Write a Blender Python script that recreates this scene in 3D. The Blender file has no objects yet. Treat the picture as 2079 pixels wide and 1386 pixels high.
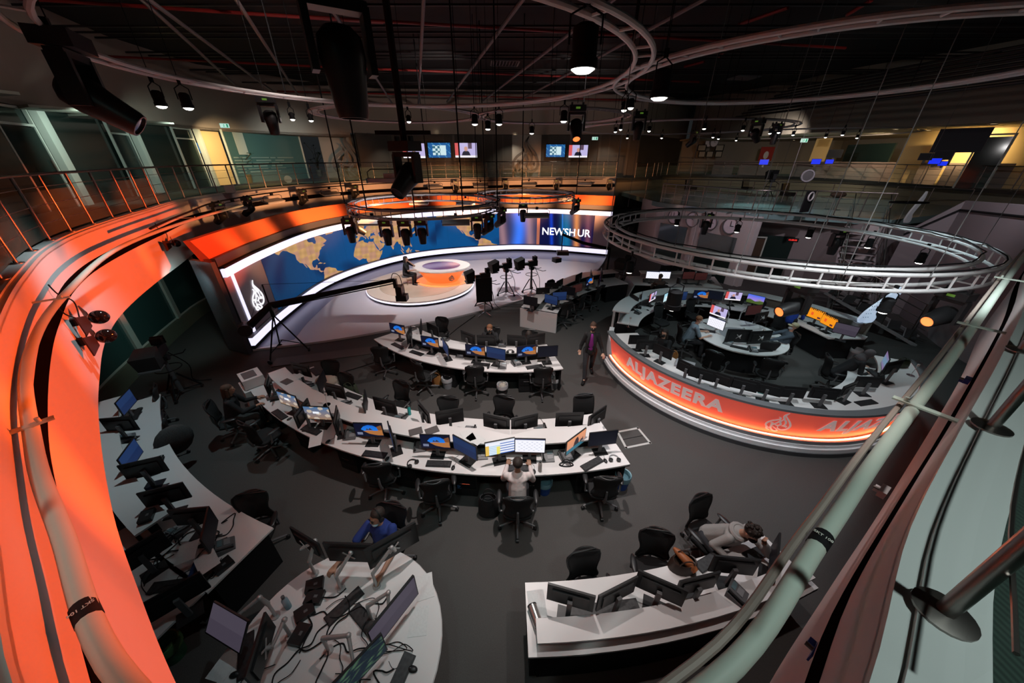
import bpy, math, random, re
import numpy as np
from mathutils import Vector, Matrix
PI = math.pi
R = math.radians
random.seed(7)
SC = bpy.context.scene
COL = SC.collection
# ---------------- camera
F = 693.0; TH = R(28.3); CH = 5.5
cd = bpy.data.cameras.new('camera'); cam = bpy.data.objects.new('camera', cd); COL.objects.link(cam)
cd.sensor_width = 36.0; cd.lens = F / 2079 * 36; cd.clip_start = .02; cd.clip_end = 200
cam.location = (0, 0, CH); cam.rotation_euler = (PI / 2 - TH, 0, 0)
SC.camera = cam
# ---------------- world, exposure
w = bpy.data.worlds.new('world'); SC.world = w; w.use_nodes = True
w.node_tree.nodes['Background'].inputs[0].default_value = (.55, .62, .66, 1)
w.node_tree.nodes['Background'].inputs[1].default_value = .02
SC.view_settings.view_transform = 'Standard'; SC.view_settings.look = 'None'
SC.view_settings.gamma = 1; SC.view_settings.exposure = 0.0
SC.view_settings.use_curve_mapping = False
# ---------------- lamps
def spot(loc, target, power, col=(1, .93, .86), size=60, blend=.6, rad=.06):
    l = bpy.data.lights.new('spot', 'SPOT'); l.energy = power; l.color = col; l.spot_size = R(size); l.spot_blend = blend
    l.shadow_soft_size = rad
    o = bpy.data.objects.new('spot_light', l); COL.objects.link(o); o.location = loc
    o.rotation_euler = (Vector(target) - Vector(loc)).to_track_quat('-Z', 'Y').to_euler()
    return o
def area(loc, target, power, col, sx, sy):
    l = bpy.data.lights.new('area', 'AREA'); l.energy = power; l.color = col; l.shape = 'RECTANGLE'; l.size = sx; l.size_y = sy
    o = bpy.data.objects.new('area_light', l); COL.objects.link(o); o.location = loc
    o.rotation_euler = (Vector(target) - Vector(loc)).to_track_quat('-Z', 'Y').to_euler()
    return o
WARM = (1, .90, .86); COOL = (.72, .95, 1); ORG = (1, .095, .012)
TOP = 6.2
spot((.3, 4.6, 6.5), (0, 5.6, 0), 1150, WARM, 92, .9)
spot((0, 9, 6.5), (0, 8.5, 0), 850, WARM, 88, .9)
spot((-4.3, 13.0, 6.4), (-4.3, 15.5, 0), 1500, (1, .95, .96), 85, .9)
spot((1, 16.5, 6.4), (0, 17.5, 0), 1500, (1, .95, .98), 90, .9)
spot((6.2, 8.3, 6.4), (5.6, 9.2, .8), 480, COOL, 88, .9)
spot((3.2, 5.2, 6.4), (3.6, 4.6, 0), 640, (.95, .95, 1), 60, .9)
spot((9.5, 8.0, 6.4), (10.3, 8.5, 0), 380, COOL, 80, .9)
spot((-5.3, 6.2, 6.3), (-7.3, 4.6, .5), 420, COOL, 70, .9)
spot((-1, 2.2, 6.4), (-1.6, 1.8, 0), 130, COOL, 70, .9)
spot((2.0, 2.4, 6.3), (2.0, 2.4, 0), 300, WARM, 60, .9)
# amber wash from the moving heads on the trusses, aimed at the balcony front on the left
for s_, t_, p_, a_ in [((2.8, 7.5, 4.7), (-2.4, 1.1, 3.5), 700, 26), ((2.6, 8.0, 4.7), (-4.2, 2.5, 3.5), 900, 24), ((2.4, 8.6, 4.7), (-6.3, 4.5, 3.5), 1000, 20), ((2.0, 9.6, 4.7), (-8.2, 7.0, 3.5), 1500, 21), ((1.5, 10.5, 4.7), (-9.6, 9.8, 3.5), 1300, 20)]:
    spot(s_, t_, p_ * 6.5, ORG, a_, .55)
for s_, t_, p_ in [((-4.8, 12.6, 3.5), (-9.2, 12.0, 3.1), 500), ((-4.8, 14.6, 3.5), (-9.4, 16.5, 3.1), 500), ((-3.8, 15.8, 3.5), (-7.2, 20, 3.1), 600), ((-1.5, 18, 3.5), (-3.2, 22.6, 3.1), 600), ((.5, 18.5, 3.5), (1.0, 23, 3.1), 600), ((2.5, 18, 3.5), (4.6, 22.6, 3.1), 600)]:
    spot(s_, t_, p_ * 6, (1, .40, .15), 44, .8, .3)
# upper floor: downlights, yellow rooms and glass office
for x, y in ((-8.5, 27), (-3.5, 28), (0, 28), (3.2, 28), (7, 28)): spot((x, y, 6.9), (x, y + .5, 4.2), 130, (1, .9, .75), 110, .8, .05)
area((26.5, 20.5, 6.7), (26.5, 20.5, 0), 700, (1, .72, .36), 3, 3)
spot((-14.2, 19.5, 6.6), (-16, 21.3, 5), 450, (1, .75, .42), 110, .8)
spot((-12.0, 11.5, 6.5), (-14.6, 13.5, 5), 170, (.8, 1, .9), 120, .8)
spot((-13, 16, 6.6), (-15.6, 17.5, 5), 130, (.8, 1, .9), 120, .8)
spot((-11.5, 22, 6.6), (-14, 24.5, 5), 260, (.9, 1, .95), 110, .8)
spot((16, 24, 6.6), (24, 30, 4), 380, (1, .88, .78), 120, .8)
spot((10, 12, 6.4), (12, 17, 2.5), 500, (1, .85, .95), 90, .9)
spot((12, 9, 6.8), (16, 13, 3), 400, (1, .88, .95), 80, .9)
spot((1.7, -.2, 7.3), (2.6, 1.4, 4.0), 270, (.84, 1, .96), 110, .9)
spot((-1.8, -.1, 7.3), (-3.0, 1.7, 4.0), 150, (.60, 1, .92), 100, .9)
spot((-8.5, 9, 2.6), (-11.5, 9.8, 1.2), 60, (.7, 1, .95), 120, .9)  # added fill spot to lift the ground floor glazing under the balcony
# added fill on the upper walls, standing in for the room's bounced light
spot((-4, 9, 7.9), (-13, 13, 8.0), 240, (1, .84, .78), 120, .9)
spot((-2, 15, 8.1), (-8, 28, 8.6), 520, (1, .84, .78), 64, .9)
spot((3, 15, 8.1), (4, 29, 8.6), 420, (1, .84, .78), 64, .9)
spot((10, 11, 8.2), (19, 20, 7.8), 110, (1, .86, .8), 110, .9)
spot((2.5, 2.0, 6.3), (6.8, 6.5, 3.7), 260, (1, .97, .95), 60, .9)  # added fill on the big ring truss, in place of floor bounce
spot((22.3, 19.5, 6.3), (25, 21, 5.4), 420, (1, .74, .38), 120, .9)
spot((21.5, 23.5, 6.6), (24, 26, 5.2), 200, (1, .78, .5), 110, .9)
spot((12.5, 20, 6.4), (12.5, 18.2, 3.3), 420, (.75, 1, 1), 80, .9)  # added spot to brighten the mezzanine floor
spot((5.0, 3.6, 6.3), (6.0, 5.6, 1.1), 620, (.88, .97, 1), 74, .9)  # added spot to brighten the ring desk's front counter


# ---------------- pixel -> world on a height
def at(px, py, z):
    x = px - 1039.5; y = py - 693
    v = (x, F * math.cos(TH) - y * math.sin(TH), -F * math.sin(TH) - y * math.cos(TH))
    t = (z - CH) / v[2]
    return (v[0] * t, v[1] * t)
def atd(px, py, Y):
    x = px - 1039.5; y = py - 693
    v = (x, F * math.cos(TH) - y * math.sin(TH), -F * math.sin(TH) - y * math.cos(TH))
    t = Y / v[1]
    return (v[0] * t, Y, CH + v[2] * t)
def at3(px, py, z):
    a = at(px, py, z); return (a[0], a[1], z)
CX, CY = 0.0, 12.9          # centre of the round newsroom
RX, RY = 6.5, 8.85          # centre of the ring desk

# ---------------- materials
MT = {}
def mat(name, col, rough=.5, metal=0, emit=None, es=1, bump=0, bscale=60, noise=0, nscale=8, trans=0, alpha=1, spec=.5, ior=1.45, attr=None):
    if name in MT: return MT[name]
    m = bpy.data.materials.new(name); m.use_nodes = True; nt = m.node_tree; N = nt.nodes; L = nt.links
    b = N['Principled BSDF']
    b.inputs['Base Color'].default_value = (*col, 1); b.inputs['Roughness'].default_value = rough
    b.inputs['Metallic'].default_value = metal
    if 'Specular IOR Level' in b.inputs: b.inputs['Specular IOR Level'].default_value = spec
    b.inputs['IOR'].default_value = ior
    if trans: b.inputs['Transmission Weight'].default_value = trans
    if alpha < 1: b.inputs['Alpha'].default_value = alpha
    if emit: b.inputs['Emission Color'].default_value = (*emit, 1); b.inputs['Emission Strength'].default_value = es
    if noise or bump:
        tc = N.new('ShaderNodeTexCoord'); n = N.new('ShaderNodeTexNoise'); n.inputs['Scale'].default_value = nscale; n.inputs['Detail'].default_value = 5
        L.new(tc.outputs['Object'], n.inputs['Vector'])
        if noise:
            r = N.new('ShaderNodeMix'); r.data_type = 'RGBA'
            r.inputs[6].default_value = (*[c * (1 - noise) for c in col], 1); r.inputs[7].default_value = (*[min(1, c * (1 + noise)) for c in col], 1)
            L.new(n.outputs['Fac'], r.inputs[0]); L.new(r.outputs[2], b.inputs['Base Color'])
        if bump:
            n2 = N.new('ShaderNodeTexNoise'); n2.inputs['Scale'].default_value = bscale; L.new(tc.outputs['Object'], n2.inputs['Vector'])
            bp = N.new('ShaderNodeBump'); bp.inputs['Strength'].default_value = bump; bp.inputs['Distance'].default_value = .01
            L.new(n2.outputs['Fac'], bp.inputs['Height']); L.new(bp.outputs['Normal'], b.inputs['Normal'])
    MT[name] = m; return m
def emat(name, strength):
    # a lit display: colours come from the picture the screen shows, stored on the mesh
    if name in MT: return MT[name]
    m = bpy.data.materials.new(name); m.use_nodes = True; nt = m.node_tree; N = nt.nodes
    b = N['Principled BSDF']; b.inputs['Base Color'].default_value = (.01, .01, .012, 1); b.inputs['Roughness'].default_value = .5; b.inputs['Specular IOR Level'].default_value = .2
    a = N.new('ShaderNodeAttribute'); a.attribute_name = 'pic'; nt.links.new(a.outputs['Color'], b.inputs['Emission Color'])
    b.inputs['Emission Strength'].default_value = strength; MT[name] = m; return m
def wavy(name, c1, c2, scale, rough=.5, kind='bands', axis='X'):
    if name in MT: return MT[name]
    m = bpy.data.materials.new(name); m.use_nodes = True; nt = m.node_tree; N = nt.nodes; L = nt.links; b = N['Principled BSDF']
    tc = N.new('ShaderNodeTexCoord'); wv = N.new('ShaderNodeTexWave') if kind == 'bands' else N.new('ShaderNodeTexVoronoi')
    wv.inputs['Scale'].default_value = scale
    if kind == 'bands': wv.bands_direction = axis
    L.new(tc.outputs['Object'], wv.inputs['Vector']); r = N.new('ShaderNodeMix'); r.data_type = 'RGBA'
    r.inputs[6].default_value = (*c1, 1); r.inputs[7].default_value = (*c2, 1)
    L.new(wv.outputs[0], r.inputs[0]); L.new(r.outputs[2], b.inputs['Base Color']); b.inputs['Roughness'].default_value = rough
    MT[name] = m; return m
carpet = mat('carpet', (.055, .052, .050), .95, bump=.5, bscale=90, noise=.18, nscale=60)
carpet_green = wavy('carpet_striped', (.008, .018, .014), (.02, .04, .03), 14, .95)
vinyl = mat('studio_floor_vinyl', (.52, .49, .52), .35, noise=.03)
white = mat('white_laminate', (.62, .60, .60), .35, noise=.03, nscale=3)
greyl = mat('grey_laminate', (.28, .28, .30), .4)
wallw = mat('white_wall_paint', (.50, .47, .47), .7, noise=.04, nscale=2)
beige = mat('beige_wall_paint', (.30, .25, .21), .8, noise=.05, nscale=2)
darkw = mat('dark_wall_panel', (.055, .048, .040), .7, noise=.1, nscale=2)
logow = mat('pale_wall_panel', (.34, .31, .27), .7)
black = mat('black_paint', (.006, .006, .007), .75, spec=.25)
blackp = mat('black_plastic', (.012, .012, .013), .4)
meshb = mat('black_mesh_fabric', (.010, .010, .011), .85, bump=.4, bscale=200)
greyp = mat('grey_plastic', (.10, .10, .105), .45)
steel = mat('brushed_steel', (.26, .235, .22), .34, metal=1)
chrome = mat('chrome', (.7, .7, .7), .12, metal=1)
truss_m = mat('grey_truss_paint', (.62, .60, .60), .45, noise=.08, nscale=4)
truss_d = mat('dark_truss_paint', (.30, .27, .27), .45)
tubeg = mat('pale_green_rail_paint', (.40, .46, .40), .5, noise=.05, nscale=3)
redp = mat('red_pipe_paint', (.20, .012, .01), .5)
ceilm = mat('ceiling_black', (.004, .0035, .0035), .9)
pipeb = mat('dark_pipe', (.11, .09, .09), .5)
glass_r = mat('balustrade_glass', (.45, .72, .64), .03, alpha=.10, spec=.7)
glass_n = mat('near_balustrade_glass', (.3, .5, .45), .03, alpha=.035, spec=.5)
glass_d = mat('dark_office_glass', (.014, .026, .023), .08, spec=.7)
glass_c = mat('clear_glass', (.8, .95, .95), .02, alpha=.12, spec=.6)
frost = mat('frosted_glass_band', (.20, .30, .27), .5)
mull = mat('pale_green_mullion', (.42, .47, .42), .5)
LEDW = mat('white_led_strip', (.8, .8, .8), .5, emit=(.78, .76, 1), es=1.15)
lens_w = mat('lamp_lens', (.8, .8, .8), .2, emit=(1, .96, .88), es=9)
lens_o = mat('orange_lamp_lens', (.8, .3, .1), .2, emit=(1, .20, .045), es=1.7)
orange = mat('orange_set_paint', (.75, .16, .05), .6)
wood = mat('dark_wood', (.06, .035, .02), .5)

# ---------------- mesh builder
class MB:
    def __init__(s): s.v = []; s.f = []; s.m = []; s.k = 0
    def add(s, vs, fs, mi=None):
        o = len(s.v); s.v += [tuple(v) for v in vs]; s.f += [tuple(i + o for i in f) for f in fs]
        s.m += [s.k if mi is None else mi] * len(fs); return s
    def box(s, c, d, rz=0, rx=0, ry=0):
        hx, hy, hz = d[0] / 2, d[1] / 2, d[2] / 2
        P = [(x, y, z) for z in (-hz, hz) for y in (-hy, hy) for x in (-hx, hx)]
        if rz or rx or ry:
            M = Matrix.Rotation(rz, 3, 'Z') @ Matrix.Rotation(ry, 3, 'Y') @ Matrix.Rotation(rx, 3, 'X'); P = [M @ Vector(p) for p in P]
        return s.add([(p[0] + c[0], p[1] + c[1], p[2] + c[2]) for p in P], [(0, 2, 3, 1), (4, 5, 7, 6), (0, 1, 5, 4), (2, 6, 7, 3), (0, 4, 6, 2), (1, 3, 7, 5)])
    def ring(s, c, ax, r, n, up=None, ry=None):
        ax = Vector(ax).normalized(); a = ax.orthogonal().normalized() if up is None else Vector(up); b = ax.cross(a)
        ry = r if ry is None else ry
        return [Vector(c) + a * (r * math.cos(2 * PI * i / n)) + b * (ry * math.sin(2 * PI * i / n)) for i in range(n)]
    def cyl(s, p0, p1, r0, r1=None, n=10, caps=True):
        r1 = r0 if r1 is None else r1; p0 = Vector(p0); p1 = Vector(p1); ax = p1 - p0
        if ax.length < 1e-6: return s
        A = s.ring(p0, ax, r0, n); B = s.ring(p1, ax, r1, n)
        fs = [(i, (i + 1) % n, n + (i + 1) % n, n + i) for i in range(n)]
        if caps: fs += [tuple(range(n - 1, -1, -1)), tuple(range(n, 2 * n))]
        return s.add(A + B, fs)
    def tube(s, pts, r, n=8, closed=False, caps=True):
        pts = [Vector(p) for p in pts]; m = len(pts); V = []; a = None
        for i, p in enumerate(pts):
            if closed: t = pts[(i + 1) % m] - pts[i - 1]
            else: t = pts[min(i + 1, m - 1)] - pts[max(i - 1, 0)]
            if t.length < 1e-9: t = Vector((0, 0, 1))
            t.normalize()
            if a is None: a = t.orthogonal().normalized()
            a = a - t * a.dot(t)
            if a.length < 1e-4: a = t.orthogonal()
            a.normalize(); b = t.cross(a); rr = r[i] if isinstance(r, (list, tuple)) else r
            V += [p + a * (rr * math.cos(2 * PI * j / n)) + b * (rr * math.sin(2 * PI * j / n)) for j in range(n)]
        k = m if closed else m - 1
        fs = [(i * n + j, i * n + (j + 1) % n, ((i + 1) % m) * n + (j + 1) % n, ((i + 1) % m) * n + j) for i in range(k) for j in range(n)]
        if caps and not closed: fs += [tuple(range(n - 1, -1, -1)), tuple(range((m - 1) * n, m * n))]
        return s.add(V, fs)
    def lathe(s, prof, n=24, c=(0, 0, 0), sx=1, sy=1):
        V = [(c[0] + sx * r * math.cos(2 * PI * i / n), c[1] + sy * r * math.sin(2 * PI * i / n), c[2] + z) for r, z in prof for i in range(n)]; m = len(prof)
        fs = [(k * n + i, k * n + (i + 1) % n, (k + 1) * n + (i + 1) % n, (k + 1) * n + i) for k in range(m - 1) for i in range(n)]
        if prof[0][0] > 0: fs.append(tuple(range(n - 1, -1, -1)))
        if prof[-1][0] > 0: fs.append(tuple(range((m - 1) * n, m * n)))
        return s.add(V, fs)
    def prism(s, poly, z0, z1):
        n = len(poly); a = sum(poly[i][0] * poly[(i + 1) % n][1] - poly[(i + 1) % n][0] * poly[i][1] for i in range(n))
        if a < 0: poly = poly[::-1]
        return s.add([(x, y, z0) for x, y in poly] + [(x, y, z1) for x, y in poly],
                     [tuple(range(n - 1, -1, -1)), tuple(range(n, 2 * n))] + [(i, (i + 1) % n, n + (i + 1) % n, n + i) for i in range(n)])
    def sector(s, c, r0, r1, a0, a1, z0, z1, n=32, z0b=None, z1b=None):
        z0b = z0 if z0b is None else z0b; z1b = z1 if z1b is None else z1b
        V = []
        for i in range(n + 1):
            a = R(a0 + (a1 - a0) * i / n); x, y = math.cos(a), math.sin(a)
            V += [(c[0] + r0 * x, c[1] + r0 * y, z0), (c[0] + r1 * x, c[1] + r1 * y, z0b), (c[0] + r1 * x, c[1] + r1 * y, z1b), (c[0] + r0 * x, c[1] + r0 * y, z1)]
        fs = [tuple(4 * i + j if q == 0 else (4 * i + (j + 1) % 4 if q == 1 else (4 * (i + 1) + (j + 1) % 4 if q == 2 else 4 * (i + 1) + j)) for q in range(4)) for i in range(n) for j in range(4)]
        fs += [(3, 2, 1, 0), (4 * n, 4 * n + 1, 4 * n + 2, 4 * n + 3)]
        return s.add(V, fs)
    def strip(s, A, B):
        n = len(A); return s.add(list(A) + list(B), [(i, i + 1, n + i + 1, n + i) for i in range(n - 1)])
    def wall(s, pts, z0, z1, t=.1):
        # a wall of thickness t on the left hand of the path
        P = [Vector((p[0], p[1])) for p in pts]; Q = []
        for i, p in enumerate(P):
            d = (P[min(i + 1, len(P) - 1)] - P[max(i - 1, 0)]).normalized(); Q.append(p + Vector((-d.y, d.x)) * t)
        return s.prism([tuple(p) for p in P] + [tuple(q) for q in Q[::-1]], z0, z1) if len(P) == 2 else s._wl(P, Q, z0, z1)
    def _wl(s, P, Q, z0, z1):
        V = []
        for p, q in zip(P, Q): V += [(p.x, p.y, z0), (q.x, q.y, z0), (q.x, q.y, z1), (p.x, p.y, z1)]
        n = len(P) - 1
        fs = [(4 * i + j, 4 * i + (j + 1) % 4, 4 * i + 4 + (j + 1) % 4, 4 * i + 4 + j) for i in range(n) for j in range(4)] + [(3, 2, 1, 0), (4 * n, 4 * n + 1, 4 * n + 2, 4 * n + 3)]
        return s.add(V, fs)
    def ball(s, c, r, n=12, m=8):
        r = (r, r, r) if not isinstance(r, (tuple, list)) else r
        V = [(c[0], c[1], c[2] - r[2])]
        for k in range(1, m):
            ph = PI * k / m - PI / 2
            V += [(c[0] + r[0] * math.cos(ph) * math.cos(2 * PI * i / n), c[1] + r[1] * math.cos(ph) * math.sin(2 * PI * i / n), c[2] + r[2] * math.sin(ph)) for i in range(n)]
        V.append((c[0], c[1], c[2] + r[2])); L = len(V) - 1
        fs = [(0, 1 + (i + 1) % n, 1 + i) for i in range(n)] + [(1 + (k * n) + i, 1 + k * n + (i + 1) % n, 1 + (k + 1) * n + (i + 1) % n, 1 + (k + 1) * n + i) for k in range(m - 2) for i in range(n)]
        fs += [(1 + (m - 2) * n + i, 1 + (m - 2) * n + (i + 1) % n, L) for i in range(n)]
        return s.add(V, fs)
    def xf(s, M, i0=0):
        s.v = s.v[:i0] + [tuple(M @ Vector(v)) for v in s.v[i0:]]; return s
    def mesh(s, name, mats, smooth=None):
        me = bpy.data.meshes.new(name); me.from_pydata(s.v, [], s.f); me.update()
        mats = mats if isinstance(mats, (list, tuple)) else [mats]
        for m in mats: me.materials.append(m)
        if len(mats) > 1: me.polygons.foreach_set('material_index', s.m)
        if smooth:
            me.polygons.foreach_set('use_smooth', [True] * len(me.polygons))
            if smooth is not True: me.set_sharp_from_angle(angle=R(smooth))
        return me
    def build(s, name, mats, parent=None, smooth=40, **kw):
        o = bpy.data.objects.new(name, s.mesh(name, mats, smooth)); COL.objects.link(o)
        if parent: o.parent = parent
        if kw: tag(o, **kw)
        return o
def tag(o, label=None, cat=None, group=None, kind=None):
    if label: o['label'] = label
    if cat: o['category'] = cat
    if group: o['group'] = group
    if kind: o['kind'] = kind
    return o
def thing(name, label, cat, loc=(0, 0, 0), rz=0, group=None):
    o = bpy.data.objects.new(name, None); COL.objects.link(o); o.location = loc; o.rotation_euler = (0, 0, rz); o.empty_display_size = .1
    return tag(o, label, cat, group)
def struct(name, mb, m, smooth=40): return mb.build(name, m, None, smooth, kind='structure')
def copy_tree(o, loc=None, rz=None, label=None, group=None, parent=None):
    c = o.copy(); COL.objects.link(c); c.parent = parent
    if parent is not None: c.matrix_parent_inverse = o.matrix_parent_inverse.copy()
    if loc is not None: c.location = loc
    if rz is not None: c.rotation_euler = (0, 0, rz)
    if label: c['label'] = label
    if group: c['group'] = group
    for ch in list(KIDS.get(o.name, ())):
        if not ch.name.startswith('suspension_wire'): copy_tree(ch, parent=c)
    return c
KIDS = {}
def kids():
    KIDS.clear()
    for o in bpy.data.objects:
        if o.parent: KIDS.setdefault(o.parent.name, []).append(o)
class Proto:
    # first use moves the prototype itself, later uses copy it
    def __init__(s, o): s.o = o; s.used = False; s.ch = None
    def put(s, loc, rz, label, group=None, scale=None):
        if not s.used:
            s.used = True; o = s.o; o.location = loc; o.rotation_euler = (0, 0, rz)
            tag(o, label, None, group)
            if scale: o.scale = scale
            return o
        if s.ch is None: kids(); s.ch = True
        if s.o.name not in KIDS and s.o.type == 'EMPTY': kids()
        o = copy_tree(s.o, loc, rz, label, group)
        if group is None and 'group' in o: del o['group']
        if scale: o.scale = scale
        elif tuple(o.scale) != (1, 1, 1): o.scale = (1, 1, 1)
        return o
def smoothpath(P, n=6):
    # Catmull-Rom through the points
    P = [Vector(p) for p in P]; out = []
    for i in range(len(P) - 1):
        a = P[max(i - 1, 0)]; b = P[i]; c = P[i + 1]; d = P[min(i + 2, len(P) - 1)]
        for k in range(n):
            t = k / n; out.append(.5 * ((2 * b) + (c - a) * t + (2 * a - 5 * b + 4 * c - d) * t * t + (3 * b - a - 3 * c + d) * t ** 3))
    out.append(P[-1]); return out
def offset(P, d):
    out = []
    for i, p in enumerate(P):
        t = (P[min(i + 1, len(P) - 1)] - P[max(i - 1, 0)]); t.z = 0 if len(t) > 2 else 0; t.normalize()
        q = p.copy(); q.x += -t.y * d; q.y += t.x * d; out.append(q)
    return out

# =============================================================== STRUCTURE
ZE, ZF, ZL = 4.30, 4.15, 2.84      # curb top, balcony floor, lower edge of the balcony fascia
EDGE = [(7.5, 27.3), (3, 27.0), (-1.34, 26.1), (-6, 24.4), (-9.4, 21.2), (-11.05, 17.2), (-10.97, 12.8), (-9.6, 9.55), (-8.2, 6.85), (-7.1, 5.3), (-5.8, 3.95),
        (-4.75, 2.97), (-3.56, 1.96), (-2.64, 1.27), (-1.97, .8), (-1.1, .25), (0, -.12), (.8, .27), (1.5, .8), (2.35, 1.36), (3.6, 2.17), (6.3, 3.97), (8.8, 5.73), (13, 8.45), (18.5, 12.0)]
EP = smoothpath([(x, y, 0) for x, y in EDGE], 6)
def lift(P, z): return [Vector((p.x, p.y, z)) for p in P]
struct('floor', MB().box((4, 16, -.05), (64, 60, .1)), carpet)
# studio floor of pale vinyl, a low stage in front of the video wall
SETW = [(-8.35, 9.55), (-8.7, 11.8), (-8.8, 15.3), (-7.85, 18.1), (-6.15, 20.4), (-3.75, 21.8), (-.6, 22.65), (.9, 22.75), (3.05, 22.45), (5.95, 21.4)]
SP = smoothpath([(x, y, 0) for x, y in SETW], 8)
fe = smoothpath([(5.95, 21.4, 0), (4.6, 18.2, 0), (2.6, 15.6, 0), (1.1, 14.4, 0), (-1.5, 12.55, 0), (-3.2, 11.6, 0), (-5.9, 10.3, 0), (-8.35, 9.55, 0)], 6)
struct('trim_1', MB().prism([(p.x, p.y) for p in SP + fe[1:-1]], 0, .07), vinyl)
inr = [(p.x, p.y) for p in offset(SP, 0)]
m = MB(); q = [p for p in SP]; o1 = [Vector((p.x * .86 - .2, (p.y - CY) * .80 + CY, .074)) for p in q]
# darker lavender border of the studio floor
m.strip([Vector((p.x, p.y, .074)) for p in q], o1)
struct('trim_2', m, mat('studio_floor_border', (.20, .19, .27), .3))
# ---- fascia (balcony front), the groove's darkness painted on as a flush black strip
f = MB(); o = offset(EP, -.16)
def band(mb, A, B, z0, z1): mb._wl([Vector((p.x, p.y)) for p in A], [Vector((p.x, p.y)) for p in B], z0, z1)
band(f, EP, o, ZL, 4.24)
struct('wall_balcony_front', f, wallw)
f = MB(); band(f, offset(EP, .004), offset(EP, -.02), 3.62, 3.80); struct('trim_3', f, mat('matte_black_channel', (.004, .003, .003), 1, spec=0))
f = MB(); band(f, offset(EP, -.0), offset(EP, -.20), 4.22, ZE - .02); band(f, offset(EP, -.05), offset(EP, -.18), ZE - .02, ZE)
struct('trim_4', f, mat('curb_paint', (.42, .44, .43), .5))
f = MB(); band(f, offset(EP, -.16), offset(EP, -4.5), 3.95, ZF); f.box((5, -3.5, 4.05), (22, 6.5, .2))
struct('floor_balcony', f, carpet_green)
f = MB(); band(f, EP, offset(EP, -5.5), ZL - .12, ZL); struct('ceiling_ground', f, wallw)
# ---- ground floor glazing under the balcony on the left
GW = [(-6.0, .9), (-7.6, 3.2), (-8.9, 4.9), (-10.1, 6.6), (-11.1, 8.8), (-12.0, 11.2), (-12.5, 13.2), (-12.5, 17)]
gp = smoothpath([(x, y, 0) for x, y in GW], 4)
f = MB(); band(f, gp, offset(gp, -.15), 0, .45); struct('wall_ground_sill', f, mat('olive_sill', (.13, .14, .10), .6))
f = MB(); band(f, gp, offset(gp, -.03), .45, ZL - .12); struct('window_1', f, mat('ground_glass', (.03, .075, .07), .15, spec=.8))
f = MB()
for i, p in enumerate(gp[::4]):
    f.box((p.x, p.y, 1.4), (.14, .30, 2.75), rz=.5)
for z in (.47, 2.66): f.tube(lift(gp, z), .05, 6)
struct('trim_5', f, mull)
# ---- left upper wall with columns, doors and dark glazing
LW = [(-8.6, 2.0), (-13.5, 10.9), (-14.7, 13.9), (-15.7, 16.9), (-15.9, 19.8), (-15.9, 21.6), (-13.0, 25.6), (-11.2, 27.4)]
ZT = 6.75
f = MB(); band(f, lift([Vector((x, y, 0)) for x, y in LW], 0), offset([Vector((x, y, 0)) for x, y in LW], -.2), ZT, 9.6); struct('wall_left', f, beige)
def seg(a, b, t): return (a[0] + (b[0] - a[0]) * t, a[1] + (b[1] - a[1]) * t)
f = MB(); f.wall([LW[4], LW[3], LW[2], LW[1], LW[0]][::-1], ZF, ZT, -.04); struct('window_2', f, glass_d)
# pale columns and framed doors between the panes
cols = [at(176, 416, ZF), at(318, 391, ZF), at(437, 378, ZF)]
LWp = smoothpath([(x, y, 0) for x, y in LW[:5]], 1)
def onlw(y):
    for a, b in zip(LW, LW[1:]):
        if a[1] <= y <= b[1]: return a[0] + (b[0] - a[0]) * (y - a[1]) / (b[1] - a[1])
    return LW[4][0]
for i, c in enumerate(cols):
    struct('trim_%d' % (6 + i), MB().box((onlw(c[1]) + .12, c[1], (ZF + ZT) / 2), (.20, .34, ZT - ZF), rz=.4), mull)
dn = 1
for c in cols:
    yy = c[1] - .95; d = bpy.data.objects.new('door_%d' % dn, None); COL.objects.link(d); d['kind'] = 'structure'; d.location = (onlw(yy) + .10, yy, ZF); d.rotation_euler = (0, 0, R(112 if dn < 3 else 97)); dn += 1
    fr = MB(); fr.box((-.62, 0, 1.3), (.05, .08, 2.6)).box((.62, 0, 1.3), (.05, .08, 2.6)).box((0, 0, 2.56), (1.24, .08, .06)).box((0, 0, 2.15), (1.2, .08, .06)); fr.build('door_frame', mull, d)
    MB().box((0, 0, 1.05), (1.16, .035, 2.1)).build('door_leaf', glass_d, d); MB().cyl((.48, -.06, .9), (.48, -.06, 1.3), .014).build('door_handle', steel, d)
# frosted bands on the glazing
f = MB()
A = [Vector((LW[i][0], LW[i][1], 0)) for i in (0, 1, 2, 3, 4)]
for z0, z1 in ((5.0, 5.12), (5.18, 5.30), (5.36, 5.42), (4.82, 4.9)): band(f, offset(A, .02), offset(A, .012), z0, z1)
struct('trim_10', f, mat('frosted_band_dark', (.06, .12, .10), .5))
# yellow lit wall beside the doors
yel = mat('yellow_wall_paint', (.75, .55, .26), .7)
a = at(434, 377, ZF); b = at(484, 374, ZF)
struct('wall_yellow', MB().wall([(b[0] - .2, b[1] + .1), (a[0] + .05, a[1] + .05)], ZF, 6.72, -.12), yel)
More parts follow.
